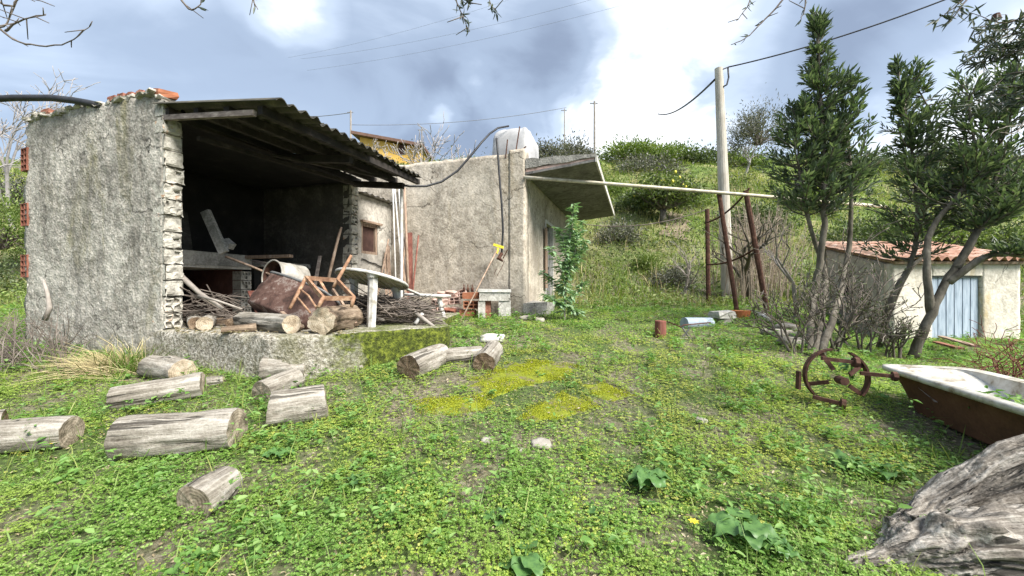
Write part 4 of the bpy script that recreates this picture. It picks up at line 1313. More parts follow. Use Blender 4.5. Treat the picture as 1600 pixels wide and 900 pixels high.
# ------------------------------------------------------------------ logs
def log(p0, p1, r0, r1, label, wood='log_grey', cut='cut_grey', seed=0, bend=0.0, knots=1, ecc=1.0, group=None, cat='log', name='log', roll=0.0, tilt0=0.0, tilt1=0.0, rough=0.10):
    """log between two axis points; local X runs along the grain"""
    p0, p1 = Vector(p0), Vector(p1)
    L = (p1 - p0).length
    x = (p1 - p0).normalized()
    zc = Vector((0, 0, 1)) - x * x.z
    zc.normalize()
    y = zc.cross(x)
    Mr = Matrix((x, y, zc)).transposed()
    rr = random.Random(seed)
    kn = [(rr.uniform(0.2, 0.8), rr.uniform(0, 6.28), rr.uniform(0.10, 0.22)) for _ in range(knots)]
    nu, nv = 54, 28
    cks = [(rr.uniform(0, 6.28), rr.uniform(0.05, 0.5), rr.uniform(0.5, 1.0), rr.uniform(0.10, 0.22)) for _ in range(5)]
    mb = MB()
    rings = [[], []]
    ph = rr.uniform(0, 9)
    for j in range(nv + 1):
        b = j / nv
        for i in range(nu):
            a = 2 * math.pi * i / nu
            r = r0 + (r1 - r0) * b
            k = 1 + rough * fbm(math.cos(a) * 1.2 + ph, math.sin(a) * 1.2, b * L * 2.2, 1.2, 3) + 0.035 * fbm(math.cos(a) * 4 + ph, math.sin(a) * 4, b * L * 0.8, 1.5, 2)
            for (kb, ka, ks) in kn:
                da = math.atan2(math.sin(a - ka), math.cos(a - ka))
                q = (da / 0.5) ** 2 + ((b - kb) * L / 0.09) ** 2
                k += ks * math.exp(-q)
            for (ka, b0, b1, kd) in cks:
                if b0 - 0.05 < b < b1:
                    da = math.atan2(math.sin(a - ka - 0.25 * mnoise.noise(Vector((b * 4, ka, 0)))), math.cos(a - ka - 0.25 * mnoise.noise(Vector((b * 4, ka, 0)))))
                    k -= kd * math.exp(-(da / 0.075) ** 2)
            cx, cz = math.cos(a + roll) * r * k, math.sin(a + roll) * r * k * ecc
            xx = (b - 0.5) * L + (tilt0 * (1 - b) + tilt1 * b) * cz + bend * 0
            yy = cx + bend * math.sin(b * math.pi) * 0.0
            zz = cz + bend * (math.sin(b * math.pi) - 0.5)
            if j in (0, nv):
                xx += 0.006 * fbm(cx * 9, cz * 9, ph, 2, 2)
                yy *= 0.975; zz *= 0.975
            mb.v.append((xx, yy, zz))
            if j == 0: rings[0].append((xx, yy, zz))
            if j == nv: rings[1].append((xx, yy, zz))
    for j in range(nv):
        for i in range(nu):
            i2 = (i + 1) % nu
            mb.f.append((j * nu + i, j * nu + i2, (j + 1) * nu + i2, (j + 1) * nu + i))
    c = (p0 + p1) / 2
    body = link(name, mb.me(name, M[wood], True, recenter=False)[0], None, c, Mr)
    setp(body, label, cat, group)
    for e in (0, 1):
        ring = rings[e]
        cc = Vector((sum(p[0] for p in ring), sum(p[1] for p in ring), sum(p[2] for p in ring))) / nu
        cb = MB()
        cb.v = list(ring)
        for f_ in (0.66, 0.33):
            for p in ring:
                q = cc.lerp(Vector(p), f_)
                q.x += 0.008 * fbm(q.y * 12, q.z * 12, ph + e, 1.5, 2)
                cb.v.append(tuple(q))
        cb.v.append(tuple(cc))
        for lay in range(2):
            for i in range(nu):
                i2 = (i + 1) % nu
                q = (lay * nu + i, lay * nu + i2, (lay + 1) * nu + i2, (lay + 1) * nu + i)
                cb.f.append(q if e else q[::-1])
        for i in range(nu):
            i2 = (i + 1) % nu
            q = (2 * nu + i, 2 * nu + i2, 3 * nu)
            cb.f.append(q if e else q[::-1])
        co = bpy.data.objects.new('cut_end', cb.me('cut_end', M[cut], False, recenter=False)[0])
        C.objects.link(co)
        co.parent = body
    return body


def glog(pxa, pya, pxb, pyb, r0, r1, label, sink=0.24, **kw):
    """log lying on the ground; pixel points are where its underside meets the ground at each end"""
    a, b = GP(pxa, pya), GP(pxb, pyb)
    a.z += r0 * (1 - sink)
    b.z += r1 * (1 - sink)
    return log(a, b, r0, r1, label, **kw)


GRP = 'cut logs lying in the grass'
glog(-75, 712, 112, 695, 0.125, 0.12, 'cracked grey log at the left edge, split lengthwise', seed=1, group=GRP, ecc=0.95)
glog(-40, 672, 8, 664, 0.07, 0.07, 'small log end peeping in at the left border above the cracked log', seed=2, group=GRP, cut='cut_brown')
glog(192, 712, 372, 696, 0.155, 0.15, 'largest smooth grey log in the middle of the left lawn', seed=3, group=GRP, knots=2)
glog(176, 640, 318, 618, 0.11, 0.125, 'long pale log behind the largest log, in front of the dry grass tuft', seed=4, group=GRP)
glog(322, 603, 350, 600, 0.05, 0.05, 'short stubby offcut at the end of the long pale log', seed=5, group=GRP, cut='cut_pale')
glog(236, 586, 286, 597, 0.125, 0.135, 'thick knotty log with round pale cut face beside the dry grass tuft', seed=6, group=GRP, cut='cut_pale', knots=4, rough=0.14)
glog(302, 812, 360, 770, 0.105, 0.09, 'short forked log chunk alone in the foreground clover', seed=7, group=GRP, knots=4, rough=0.12, cut='cut_grey')
glog(420, 664, 510, 648, 0.155, 0.145, 'bright silvery log block leaning in front of two others near the platform', seed=8, group=GRP, tilt0=0.15, tilt1=-0.1)
glog(408, 630, 462, 606, 0.12, 0.12, 'squat split log block behind the silvery log block', seed=9, group=GRP, wood='log_grey', cut='cut_grey', ecc=0.9)
glog(412, 592, 480, 588, 0.135, 0.13, 'knotty gnarled log against the platform front', seed=10, group=GRP, knots=4, rough=0.14)
glog(638, 594, 690, 566, 0.15, 0.13, 'round log with brown cut face left of the moss', seed=11, group=GRP, cut='cut_brown', wood='log_grey')
glog(676, 570, 752, 562, 0.105, 0.095, 'pale barkless branch piece between the two brown-faced logs', seed=12, group=GRP, knots=3)
glog(756, 582, 772, 558, 0.125, 0.12, 'smaller round log with brown cut face right of the pale branch piece', seed=13, group=GRP, cut='cut_brown')


def plog(pxa, pya, pxb, pyb, r0, r1, label, **kw):
    """log on the platform; pixel points where it touches the platform top"""
    def q(px, py, r):
        d = (CAMZ - PLAT) * F / (py - 450)
        return Vector(((px - 800) / F * d, d, PLAT + r * 0.97))
    return log(q(pxa, pya, r0), q(pxb, pyb, r1), r0, r1, label, **kw)


GP2 = 'firewood logs on the platform'
plog(300, 505, 306, 515, 0.075, 0.078, 'round log end tucked against the shed wall end', seed=21, group=GP2, cut='cut_brown')
plog(330, 507, 320, 517, 0.08, 0.085, 'round pale log end second from the shed wall', seed=22, group=GP2, cut='cut_pale')
plog(335, 509, 400, 508, 0.055, 0.065, 'thin rough log lying across behind the pale log end', seed=23, group=GP2, wood='log_brown', knots=4, rough=0.15)
plog(378, 512, 456, 521, 0.10, 0.105, 'stout pale log with cut end facing right in front of the rusty tub', seed=24, group=GP2, wood='log_grey', cut='cut_pale')
plog(345, 521, 400, 518, 0.035, 0.05, 'slim brown branch log at the platform rim', seed=25, group=GP2, wood='log_brown', cut='cut_brown')
plog(470, 516, 462, 519, 0.04, 0.04, 'tiny wood offcut between stout log and gnarled stump', seed=26, group=GP2, wood='log_brown', cut='cut_pale')
plog(502, 522, 552, 510, 0.145, 0.14, 'gnarled brown stump with flat yellowish cut face under the chair', seed=27, name='stump', cat='stump', wood='log_brown', cut='cut_pale', knots=8, rough=0.24)
plog(360, 512, 385, 505, 0.06, 0.06, 'reddish weathered log chunk in the middle of the firewood', seed=28, group=GP2, wood='log_brown', cut='cut_brown', knots=3, rough=0.15)
plog(288, 498, 310, 503, 0.055, 0.05, 'dark log piece on top beside the shed wall end', seed=29, group=GP2, wood='log_brown', cut='cut_grey')


def stick(pts, r0, r1, label, mat='twig', name='stick', cat='stick', group=None, n=6):
    k = len(pts)
    return MB().tube(pts, [r0 + (r1 - r0) * i / (k - 1) for i in range(k)], n).obj(name, M[mat], label=label, cat=cat, group=group, smooth=True)


stick([P(283, 432, 5.0), P(312, 458, 4.95), P(348, 482, 4.9)], 0.035, 0.02, 'thick branch propped against the hearth opening', 'bark_pale', group='branches by the hearth')
stick([P(310, 462, 4.9), P(340, 470, 4.85), P(378, 483, 4.8)], 0.016, 0.012, 'thinner pale branch crossing in front of the hearth opening', 'bark_pale', group='branches by the hearth')
stick([P(353, 401, 5.6), P(395, 417, 5.5), P(425, 430, 5.4)], 0.018, 0.014, 'straight stick resting on the hearth slab', 'plank_wood')
stick([P(533, 355, 7.2), P(525, 385, 7.1), P(512, 440, 6.9)], 0.022, 0.03, 'pale board leaning on the dark far wall of the shed', 'plank_wood', name='leaning_board', cat='board')
stick([GP(516, 540) + Vector((0, 0, 0.25)), GP(545, 560) + Vector((0, 0, 0.12)), GP(552, 570) + Vector((0, 0, 0.01))], 0.012, 0.02, 'bleached crooked twig in front of the mossy platform edge', 'bark_pale')
stick([GP(562, 578) + Vector((0, 0, 0.02)), GP(578, 566) + Vector((0, 0, 0.05)), GP(598, 562) + Vector((0, 0, 0.02))], 0.03, 0.02, 'bent grey branch lying in the weeds beside the brown-faced log', 'bark_pale')
stick([P(648, 488, 5.35), P(668, 503, 5.3), P(690, 520, 5.2)], 0.03, 0.02, 'pale curved branch sliding off the platform end', 'bark_pale')
stick([P(660, 490, 5.4), P(649, 506, 5.3)], 0.028, 0.026, 'short white plank end on the brush pile', 'white_paint', name='plank', cat='plank')


# ------------------------------------------------------------------ junk on the platform
def build_tub_rusty():
    d = 4.95
    a, b = P(432, 440, 5.45), P(528, 476, 5.05)       # rim axis
    root = thing('rusty_tub', P(462, 512, 4.9), 'tipped over rust red metal tub with peeling white patches', 'tub')
    x = (b - a).normalized()
    L = (b - a).length
    n = Vector((0.30, 0.55, 0.72)); n = (n - x * n.dot(x)).normalized()      # open side faces up and back
    y = n.cross(x)
    c = (a + b) / 2
    H, W = 0.46, 0.52
    c = c + y * (-0.02)
    def f(u, v):
        an = 2 * math.pi * u
        ca = math.copysign(abs(math.cos(an)) ** 0.7, math.cos(an)); sa = math.copysign(abs(math.sin(an)) ** 0.8, math.sin(an))
        k = (1.0 - 0.22 * v ** 2) if v < 0.8 else (1 - 0.22 * 0.64) * (1 - ((v - 0.8) / 0.2) ** 2 * 0.98)
        hz = -H * min(1.0, v / 0.8) - 0.03 * max(0, (v - 0.8) / 0.2)
        dn = 1 + 0.05 * fbm(ca * 2, sa * 2, v * 2, 1.4, 3)
        return c + x * (ca * L * 0.53 * k * dn) + y * (sa * W / 2 * k * dn) + n * hz
    MB().grid(f, 48, 20, closed_u=True).grid(lambda u, v: c + (f(u, v) - c) * 0.965 + n * 0.002, 48, 20, closed_u=True, flip=True).obj('tub_body', M['rust_paint'], root, smooth=True)
    rim = [f(k / 48, 0) for k in range(49)]
    MB().tube(rim, 0.018, 7, cap=False).obj('rim', M['grey_metal'], root, smooth=True)


build_tub_rusty()


def build_bucket():
    root = thing('metal_drum', P(440, 448, 5.7), 'grey dented galvanized drum lying on its side with open mouth facing left', 'drum')
    a, b = P(428, 428, 5.35), P(466, 436, 5.75)
    a, b = P(425, 431, 5.3), P(464, 437, 5.62)
    r = 0.205
    x = (b - a).normalized()
    y = x.orthogonal().normalized()
    z = x.cross(y)
    L = (b - a).length + 0.06
    def f(u, v, rr=r):
        an = 2 * math.pi * u
        k = rr * (1 + 0.02 * fbm(math.cos(an), math.sin(an), v, 1.5, 2) + (0.03 if abs(v - 0.5) < 0.03 or v < 0.02 else 0))
        return a + x * (L * v) + y * (math.cos(an) * k) + z * (math.sin(an) * k)
    MB().grid(f, 40, 16, closed_u=True).obj('drum_shell', M['galv'], root, smooth=True)
    MB().grid(lambda u, v: f(u, v * 0.98, r * 0.96), 40, 8, closed_u=True, flip=True).obj('drum_inside', M['rust'], root, smooth=True)
    mb = MB()
    mb.tube([b + x * 0.05, b + x * 0.06], r * 0.99, 40)
    mb.obj('drum_bottom', M['galv'], root)
    MB().tube([f(k / 40, 0) for k in range(41)], 0.011, 6, cap=False).obj('rim', M['galv'], root, smooth=True)


build_bucket()


def build_chair():
    root = thing('wooden_chair', P(515, 478, 4.6), 'broken brown wooden chair frame without seat lying upturned on the stump', 'chair')
    A, Bp, Cc, D = P(478, 434, 4.72), P(527, 438, 4.78), P(553, 466, 4.36), P(505, 466, 4.3)
    up = Vector((0, 0, 1))
    for k, (p, q) in enumerate(((A, Bp), (Bp, Cc), (Cc, D), (D, A))):
        MB().bar(p, q, 0.028, 0.05).obj('seat_rail', M['chair_wood'], root)
    def leg(p, q, r0, r1):
        MB().tube([p, p.lerp(q, 0.5), q], [r0, r0 * 1.05, r1], 8).obj('leg', M['chair_wood'], root, smooth=True)
    l1 = P(453, 482, 4.42)
    leg(A + (A - l1) * 0.03, l1, 0.021, 0.017)
    leg(D + (D - P(497, 482, 4.26)) * 0.15, P(497, 480, 4.22), 0.022, 0.018)
    leg(Cc + Vector((0, 0, 0.02)), P(549, 480, 4.32), 0.022, 0.018)
    pt = P(549, 399, 4.9)
    MB().tube([Bp + (Bp - pt) * 0.28, Bp, pt], [0.02, 0.022, 0.018], 8).obj('back_post', M['chair_wood'], root, smooth=True)
    MB().tube([P(469, 452, 4.6), P(482, 462, 4.5), P(494, 480, 4.3)], 0.012, 6).obj('stretcher', M['chair_wood'], root, smooth=True)
    MB().tube([P(465, 465, 4.52), P(485, 489, 4.3)], 0.012, 6).obj('stretcher', M['chair_wood'], root, smooth=True)


build_chair()


def disc_top(mb, c, rx, ry, tilt, th, n=40):
    """flat oval table top with rolled rim; tilt = Matrix"""
    prof = [(0.0, 0.0), (0.9, 0.0), (0.97, -0.004), (1.0, -0.016), (1.0, -th), (0.975, -th), (0.965, -0.02), (0.0, -0.018)]
    b = len(mb.v)
    for (k, z) in prof:
        for i in range(n):
            a = 2 * math.pi * i / n
            p = tilt @ Vector((math.cos(a) * rx * k, math.sin(a) * ry * k, z))
            mb.v.append(tuple(Vector(c) + p))
    for j in range(len(prof) - 1):
        for i in range(n):
            i2 = (i + 1) % n
            mb.f.append((b + j * n + i, b + j * n + i2, b + (j + 1) * n + i2, b + (j + 1) * n + i))
    return mb


def build_table():
    tl = Matrix.Rotation(R(9), 3, 'Y') @ Matrix.Rotation(R(-13), 3, 'X')
    c = P(583, 434, 5.5)
    root = thing('plastic_table', P(582, 512, 5.02), 'round white plastic garden table sagging to the right on the platform', 'table')
    disc_top(MB(), c, 0.49, 0.49, tl, 0.045).obj('tabletop', M['white_plastic'], root, smooth=True)
    # ribs under the top
    for k in range(-4, 5):
        w = math.sqrt(max(0, 0.46 ** 2 - (k * 0.1) ** 2))
        p, q = Vector(c) + tl @ Vector((k * 0.1, -w, -0.032)), Vector(c) + tl @ Vector((k * 0.1, w, -0.032))
        MB().bar(p, q, 0.012, 0.026).obj('rib', M['old_plastic'], root)
        p, q = Vector(c) + tl @ Vector((-w, k * 0.1, -0.030)), Vector(c) + tl @ Vector((w, k * 0.1, -0.030))
        MB().bar(p, q, 0.010, 0.020).obj('rib', M['old_plastic'], root)
    # folded L section legs
    def leg(top, bot, w):
        d = (top - bot).normalized()
        for sx, mat in ((-1, 'white_plastic'), (1, 'white_plastic')):
            pass
        mb = MB()
        pr = [(-1.0, 0.35), (-0.35, -0.45), (0.35, -0.5), (1.0, 0.3), (0.8, 0.42), (0.3, -0.32), (-0.3, -0.28), (-0.82, 0.48)]
        for p, k in ((bot, 0.92), (top, 1.08)):
            for a, b in pr:
                mb.v.append((p.x + a * w * k, p.y + b * w * k, p.z))
        n = len(pr)
        for i in range(n):
            i2 = (i + 1) % n
            mb.f.append((i, i2, n + i2, n + i))
        mb.f.append(tuple(reversed(range(n))))
        mb.f.append(tuple(range(n, 2 * n)))
        o = mb.obj('leg', M['white_plastic'], root)
        MB().tube([top - Vector((0, 0, 0.03)), top + Vector((0, 0, 0.03))], [w * 1.05, w * 1.3], 12).obj('leg_socket', M['white_plastic'], o)
    leg(P(582, 430, 5.12), P(579, 512, 5.06), 0.062)
    leg(Vector(c) + tl @ Vector((-0.33, 0.2, -0.05)), Vector((c.x - 0.36, c.y + 0.22, PLAT + 0.01)), 0.055)
    leg(Vector(c) + tl @ Vector((0.25, 0.3, -0.06)), Vector((c.x + 0.28, c.y + 0.32, PLAT + 0.01)), 0.055)
    # second, collapsed table further back
    g = GP(697, 508)
    c2 = P(668, 459, g.y + 0.15)
    root = thing('plastic_stool', (c2.x, c2.y, g.z), 'collapsed low white plastic table with one slanted leg by the house wall', 'table')
    t2 = Matrix.Rotation(R(2), 3, 'Y') @ Matrix.Rotation(R(-1), 3, 'X')
    disc_top(MB(), c2, 0.42, 0.33, t2, 0.05).obj('tabletop', M['white_plastic'], root, smooth=True)
    top, bot = P(686, 466, g.y), Vector((g.x, g.y, g.z - 0.02))
    MB().tube([bot, top], [0.034, 0.042], 8).obj('leg', M['white_plastic'], root)
    MB().tube([top, top + Vector((0, 0, 0.05))], [0.05, 0.10], 10).obj('leg_socket', M['old_plastic'], root)
    MB().tube([Vector((c2.x - 0.3, c2.y + 0.1, c2.z - 0.04)), Vector((c2.x - 0.42, c2.y + 0.12, G(c2.x - 0.42, c2.y + 0.12)))], [0.042, 0.034], 8).obj('leg', M['white_plastic'], root)
    MB().bar(P(622, 446, 6.4), P(662, 463, 6.9), 0.09, 0.025).obj('plastic_strip', M['white_plastic'], label='white plastic strip bridging the two garden tables', cat='strip')


build_table()


def build_brush_pile():
    mb = MB()
    r = random.Random(4)
    for k in range(520):
        px = r.uniform(548, 662)
        top = 462 + 0.0055 * (px - 590) ** 2 * 0.5
        h = r.random()
        base = 514 if px > 500 else 510
        d = r.uniform(5.3, 6.6)
        zmax = CAMZ + (450 - top) / F * d
        z = PLAT + 0.02 + (max(0.1, zmax - PLAT)) * h * 0.9
        p = Vector(((px - 800) / F * d, d, z))
        a = r.gauss(0.15, 0.55)
        L = r.uniform(0.25, 0.8)
        v = Vector((math.cos(a) * r.choice((-1, 1)), r.uniform(-0.5, 0.5), 0.35 * math.sin(a) + r.uniform(-0.15, 0.2))).normalized()
        w = Vector((r.uniform(-1, 1), r.uniform(-1, 1), r.uniform(-1, 1))) * 0.07
        rad = r.choice((0.004, 0.006, 0.008, 0.012))
        pts = [p - v * L / 2, p + w, p + v * L / 2 + w * r.uniform(-1, 1)]
        for q in pts:
            q.z = max(q.z, PLAT + 0.012)
        mb.tube(pts, [rad, rad * 0.85, rad * 0.5], 4, cap=False)
    mb.obj('brush_pile', M['twig'], label='tangled heap of cut twigs under the white table', kind='stuff')
    mb = MB()
    for k in range(90):
        p = P(r.uniform(284, 372), r.uniform(462, 508), r.uniform(5.0, 5.8))
        a = r.uniform(-0.7, 0.4)
        L = r.uniform(0.2, 0.6)
        v = Vector((math.cos(a), r.uniform(-0.5, 0.5), math.sin(a)))
        w = Vector((r.uniform(-1, 1), r.uniform(-1, 1), r.uniform(-1, 1))) * 0.05
        pts = [p - v * L / 2, p + w, p + v * L / 2]
        for q in pts: q.z = max(q.z, PLAT + 0.015)
        mb.tube(pts, [0.008, 0.007, 0.004], 4, cap=False)
    mb.obj('kindling', M['twig'], label='thin kindling twigs piled under the hearth', kind='stuff')
    # wood chips and bark crumbs
    V, Fq = [], []
    n = 420
    px = nr.uniform(270, 560, n); py = nr.uniform(506, 524, n)
    d = (CAMZ - PLAT) * F / (py - 450)
    c = np.stack([(px - 800) / F * d, d, np.full(n, PLAT + 0.018)], 1)
    a = nr.uniform(0, 6.28, n)
    dirs = np.stack([np.cos(a), np.sin(a), nr.uniform(-0.05, 0.25, n)], 1)
    np_obj('wood_chips', [leaf_arrays(c, dirs, np.tile([0, 0, 1.0], (n, 1)), nr.uniform(0.02, 0.07, n), nr.uniform(0.01, 0.03, n))], M['dry_leaf'], label='wood chips and bark crumbs strewn on the platform', kind='stuff')


build_brush_pile()

# broken furniture pieces heaped round the tub and chair
G5 = 'broken wooden pieces heaped on the platform'
for k, (a, b, w, h, mat, lab) in enumerate((
        ((395, 500, 5.0), (440, 470, 5.2), 0.05, 0.02, 'chair_wood', 'brown slat leaning on the left flank of the rusty tub'),
        ((470, 512, 4.55), (440, 488, 4.7), 0.045, 0.025, 'plank_wood', 'pale slat propped below the rim of the rusty tub'),
        ((540, 514, 4.8), (500, 440, 5.3), 0.035, 0.03, 'chair_wood', 'square chair leg standing behind the gnarled stump'),
        ((556, 506, 4.9), (520, 452, 5.2), 0.03, 0.03, 'plank_wood', 'pale batten crossing behind the chair seat frame'),
        ((560, 500, 5.0), (505, 470, 5.1), 0.06, 0.018, 'chair_wood', 'flat curved seat board wedged under the chair'),
        ((472, 425, 6.0), (398, 408, 6.3), 0.10, 0.03, 'beam_wood', 'grey plank lying on the back ledge of the shed'),
        ((455, 400, 6.9), (385, 402, 6.9), 0.12, 0.05, 'plank_wood', 'thick board on the ledge behind the drum'),
        ((500, 400, 7.2), (488, 470, 6.9), 0.05, 0.03, 'beam_wood', 'dark batten leaning on the far shed wall'),
        ((392, 455, 5.9), (410, 502, 5.6), 0.09, 0.02, 'red_wood', 'reddish board standing right of the hearth pillar'),
        ((540, 482, 5.6), (600, 500, 5.3), 0.025, 0.025, 'bark_pale', 'pale branch sticking out of the twig heap'))):
    pa, pb = P(*a), P(*b)
    for q in (pa, pb): q.z = max(q.z, PLAT + 0.03)
    MB().bar(pa, pb, w, h).obj('broken_slat', M[mat], label=lab, cat='slat', group=G5)

# ------------------------------------------------------------------ poles and boards leaning at the house wall
GL = 'poles and boards leaning on the house wall'
def lean(a, b, r, mat, label, name='leaning_pole', cat='pole', flat=None):
    mb = MB()
    if flat:
        mb.bar(b, a, flat[0], flat[1], up=(0, 1, 0))
    else:
        mb.tube([b, b.lerp(a, 0.5) + Vector((0.0, -0.01, 0)), a], r, 7)
    return mb.obj(name, M[mat], label=label, cat=cat, group=GL, smooth=not flat)


def gz(px, d):
    x = (px - 800) / F * d
    return Vector((x, d, max(G(x, d), PLAT if False else 0)))


lean(P(614, 293, 9.1), gz(620, 8.3), 0.016, 'white_paint', 'leftmost thin white pipe leaning upright at the annex corner')
lean(P(617, 296, 9.15), gz(634, 8.4), 0.02, 'white_paint', 'second white pipe slanting behind the leftmost thin pipe')
lean(P(624, 292, 9.1), gz(637, 8.4), 0.03, 'white_paint', 'thickest white pipe leaning beside the brown posts')
lean(P(632, 294, 9.0), gz(640, 8.3), 0.03, 'plank_wood', 'tall brown post leaning right of the white pipes')
lean(P(640, 364, 8.9), gz(641, 8.2), 0.0, 'red_wood', 'wide dark red board standing against the wall', 'leaning_board', 'board', (0.12, 0.03))
lean(P(634, 368, 8.8), gz(622, 8.1), 0.02, 'plank_wood', 'brown stick crossing the red board from the upper right')
lean(P(628, 385, 8.8), gz(637, 8.15), 0.02, 'plank_wood', 'grey thin board crossing behind the brown stick', 'leaning_board', 'board', (0.05, 0.02))
lean(P(654, 368, 8.85), gz(641, 8.0), 0.018, 'red_wood', 'separate rightmost brown pole slanting on the tan wall')
lean(P(607, 374, 8.75), gz(583, 7.6), 0.018, 'plank_wood', 'wooden stick slanting up to the right below the annex window')
lean(P(606, 384, 8.9), gz(612, 8.3), 0.0, 'plank_wood', 'pale plank standing upright right of the annex window', 'leaning_board', 'board', (0.07, 0.02))
lean(P(602, 396, 8.9), gz(605, 8.25), 0.0, 'plank_wood', 'shorter plank left of the pale upright plank', 'leaning_board', 'board', (0.05, 0.02))


def build_broom():
    a, b = P(778, 388, 8.15), GP(717, 507)
    root = thing('broom', b, 'broom with yellow head and pale stick leaning head-up on the house wall', 'broom')
    MB().tube([b, b.lerp(a, 0.5) + Vector((0, 0.01, 0)), a], 0.015, 7).obj('stick', M['plank_wood'], root, smooth=True)
    MB().bar(P(771, 382, 8.15), P(787, 387, 8.15), 0.05, 0.05).obj('head', M['yellow_plastic'], root)
    MB().tube([a, P(776, 396, 8.12)], [0.03, 0.022], 8).obj('socket', M['yellow_plastic'], root)


build_broom()


def build_sink():
    c = GP(775, 503)
    d = 7.75
    root = thing('stone_sink', Vector(((773 - 800) / F * d, d, G(-0.3, d))), 'white square stone sink raised on rough concrete posts at the house corner', 'sink')
    def at(px, py, dd=d): return P(px, py, dd)
    x0, x1 = at(749, 0).x, at(797, 0).x
    zt, zb = at(0, 452).z, at(0, 470).z
    cx, w = (x0 + x1) / 2, x1 - x0
    mb = MB()
    # basin: outer box, inner hollow
    o = [(x0, d), (x1, d), (x1, d + 0.48), (x0, d + 0.48)]
    i_ = [(x0 + 0.05, d + 0.05), (x1 - 0.05, d + 0.05), (x1 - 0.05, d + 0.43), (x0 + 0.05, d + 0.43)]
    vs = [(a, b, zb) for a, b in o] + [(a, b, zt) for a, b in o] + [(a, b, zt) for a, b in i_] + [(a * 0.96 + cx * 0.04, b, zb + 0.05) for a, b in i_]
    fs = [(3, 2, 1, 0)] + [(k, (k + 1) % 4, 4 + (k + 1) % 4, 4 + k) for k in range(4)] + [(4 + k, 4 + (k + 1) % 4, 8 + (k + 1) % 4, 8 + k) for k in range(4)] + [(8 + k, 8 + (k + 1) % 4, 12 + (k + 1) % 4, 12 + k) for k in range(4)] + [(12, 13, 14, 15)]
    mb.add([Vector(v) for v in vs], fs)
    mb.obj('basin', M['concrete_pale'], root)
    MB().box((cx, d - 0.008, zt - 0.025), (w + 0.04, 0.03, 0.06), None, 0.004).obj('rim', M['white_paint'], root)
    g = G(cx, d) - 0.1
    for a, b, m in ((779, 798, 'concrete_pale'), (747, 758, 'concrete_pale')):
        xa, xb = at(a, 0).x, at(b, 0).x
        slab_wall(MB(), (xa, d + 0.02), (xb, d + 0.02), 0.3, g, lambda q: zb - 0.004, 5, 8, 0.015, 8).obj('post', M[m], root)
    MB().box((at(762, 0).x, d + 0.2, g + 0.28), (0.12, 0.25, 0.36), None, 0.008).obj('brick', M['brick_red'], root)


build_sink()


def build_brick_stacks():
    d = 8.0
    g = G(-0.9, d)
    me_h = hollow_brick('brick', 0.24, 0.30, 0.15, 3, 2, 0.015, 0.12, M['brick_orange'], 0.003, 5, 1.0)
    me_s = rough_brick('brick', 0.16, 0.33, 0.13, M['brick_orange'], 2, 0.004)
    G3 = 'hollow bricks stacked by the stone sink'
    yaw = -math.pi / 2
    for (px, py, me, lab, yw) in ((736, 462, me_s, 'plain orange brick on top of the small brick stack', yaw - 0.1), (736, 476, me_h, 'hollow orange brick in the middle of the small brick stack', yaw + 0.1), (731, 489, me_s, 'bottom orange brick of the small brick stack', yaw - 0.05)):
        o = link('brick', me, None, P(px, py, d), (0, 0, yw))
        setp(o, lab, 'brick', G3)
    # rubble heap of pinkish bricks to the left
    k = 0
    spots = [(676, 488, 8.1), (690, 486, 8.15), (703, 488, 8.1), (714, 485, 8.2), (684, 474, 8.2), (698, 472, 8.25), (711, 470, 8.25), (706, 459, 8.3), (720, 460, 8.35), (692, 461, 8.35)]
    G4 = 'pinkish bricks heaped against the house wall'
    meA = hollow_brick('brick', 0.16, 0.22, 0.14, 2, 2, 0.014, 0.1, M['brick_pink'], 0.006, 8, 0.9)
    meB = rough_brick('brick', 0.14, 0.24, 0.11, M['brick_pink'], 3, 0.015)
    meC = hollow_brick('brick', 0.16, 0.24, 0.14, 3, 2, 0.014, 0.1, M['brick_red'], 0.006, 8, 0.9)
    for px, py, dd in spots:
        me = (meB, meA, meC)[k % 3] if py > 480 else (meA, meB)[k % 2]
        o = link('brick', me, None, P(px, py, dd), (rng.uniform(-0.3, 0.3), rng.uniform(-0.3, 0.3), yaw + rng.uniform(-0.6, 0.6)))
        setp(o, 'broken pinkish brick in the heap behind the low white table', 'brick', G4)
        k += 1
    # three dark bottles on the bricks
    for k, px in enumerate((725, 731, 738)):
        p = P(px, 456, 8.12)
        mb = MB()
        mb.tube([p, p + Vector((0, 0, 0.07)), p + Vector((0, 0, 0.10)), p + Vector((0, 0, 0.15))], [0.028, 0.028, 0.011, 0.012], 9)
        mb.obj('bottle', M['rust'], label=('left', 'middle', 'right')[k] + ' dark brown bottle of three standing on the orange bricks', cat='bottle', group='bottles on the brick stack', smooth=True)


build_brick_stacks()


# ------------------------------------------------------------------ stones
def stone(p, sx, sy, sz, label, mat='stone', seed=0, group='loose stones', name='stone', cat='stone'):
    def f(u, v):
        a, e = 2 * math.pi * u, (v - 0.5) * math.pi
        x, y, z = math.cos(a) * math.cos(e), math.sin(a) * math.cos(e), math.sin(e)
        k = 1 + 0.35 * fbm(x + seed, y, z, 1.1, 3)
        x, y, z = [math.copysign(abs(q) ** 0.75, q) for q in (x, y, z)]
        return (p[0] + x * sx / 2 * k, p[1] + y * sy / 2 * k, p[2] + sz * 0.3 + z * sz / 2 * k)
    return MB().grid(f, 16, 10, closed_u=True).obj(name, M[mat], smooth=True, label=label, cat=cat, group=group)


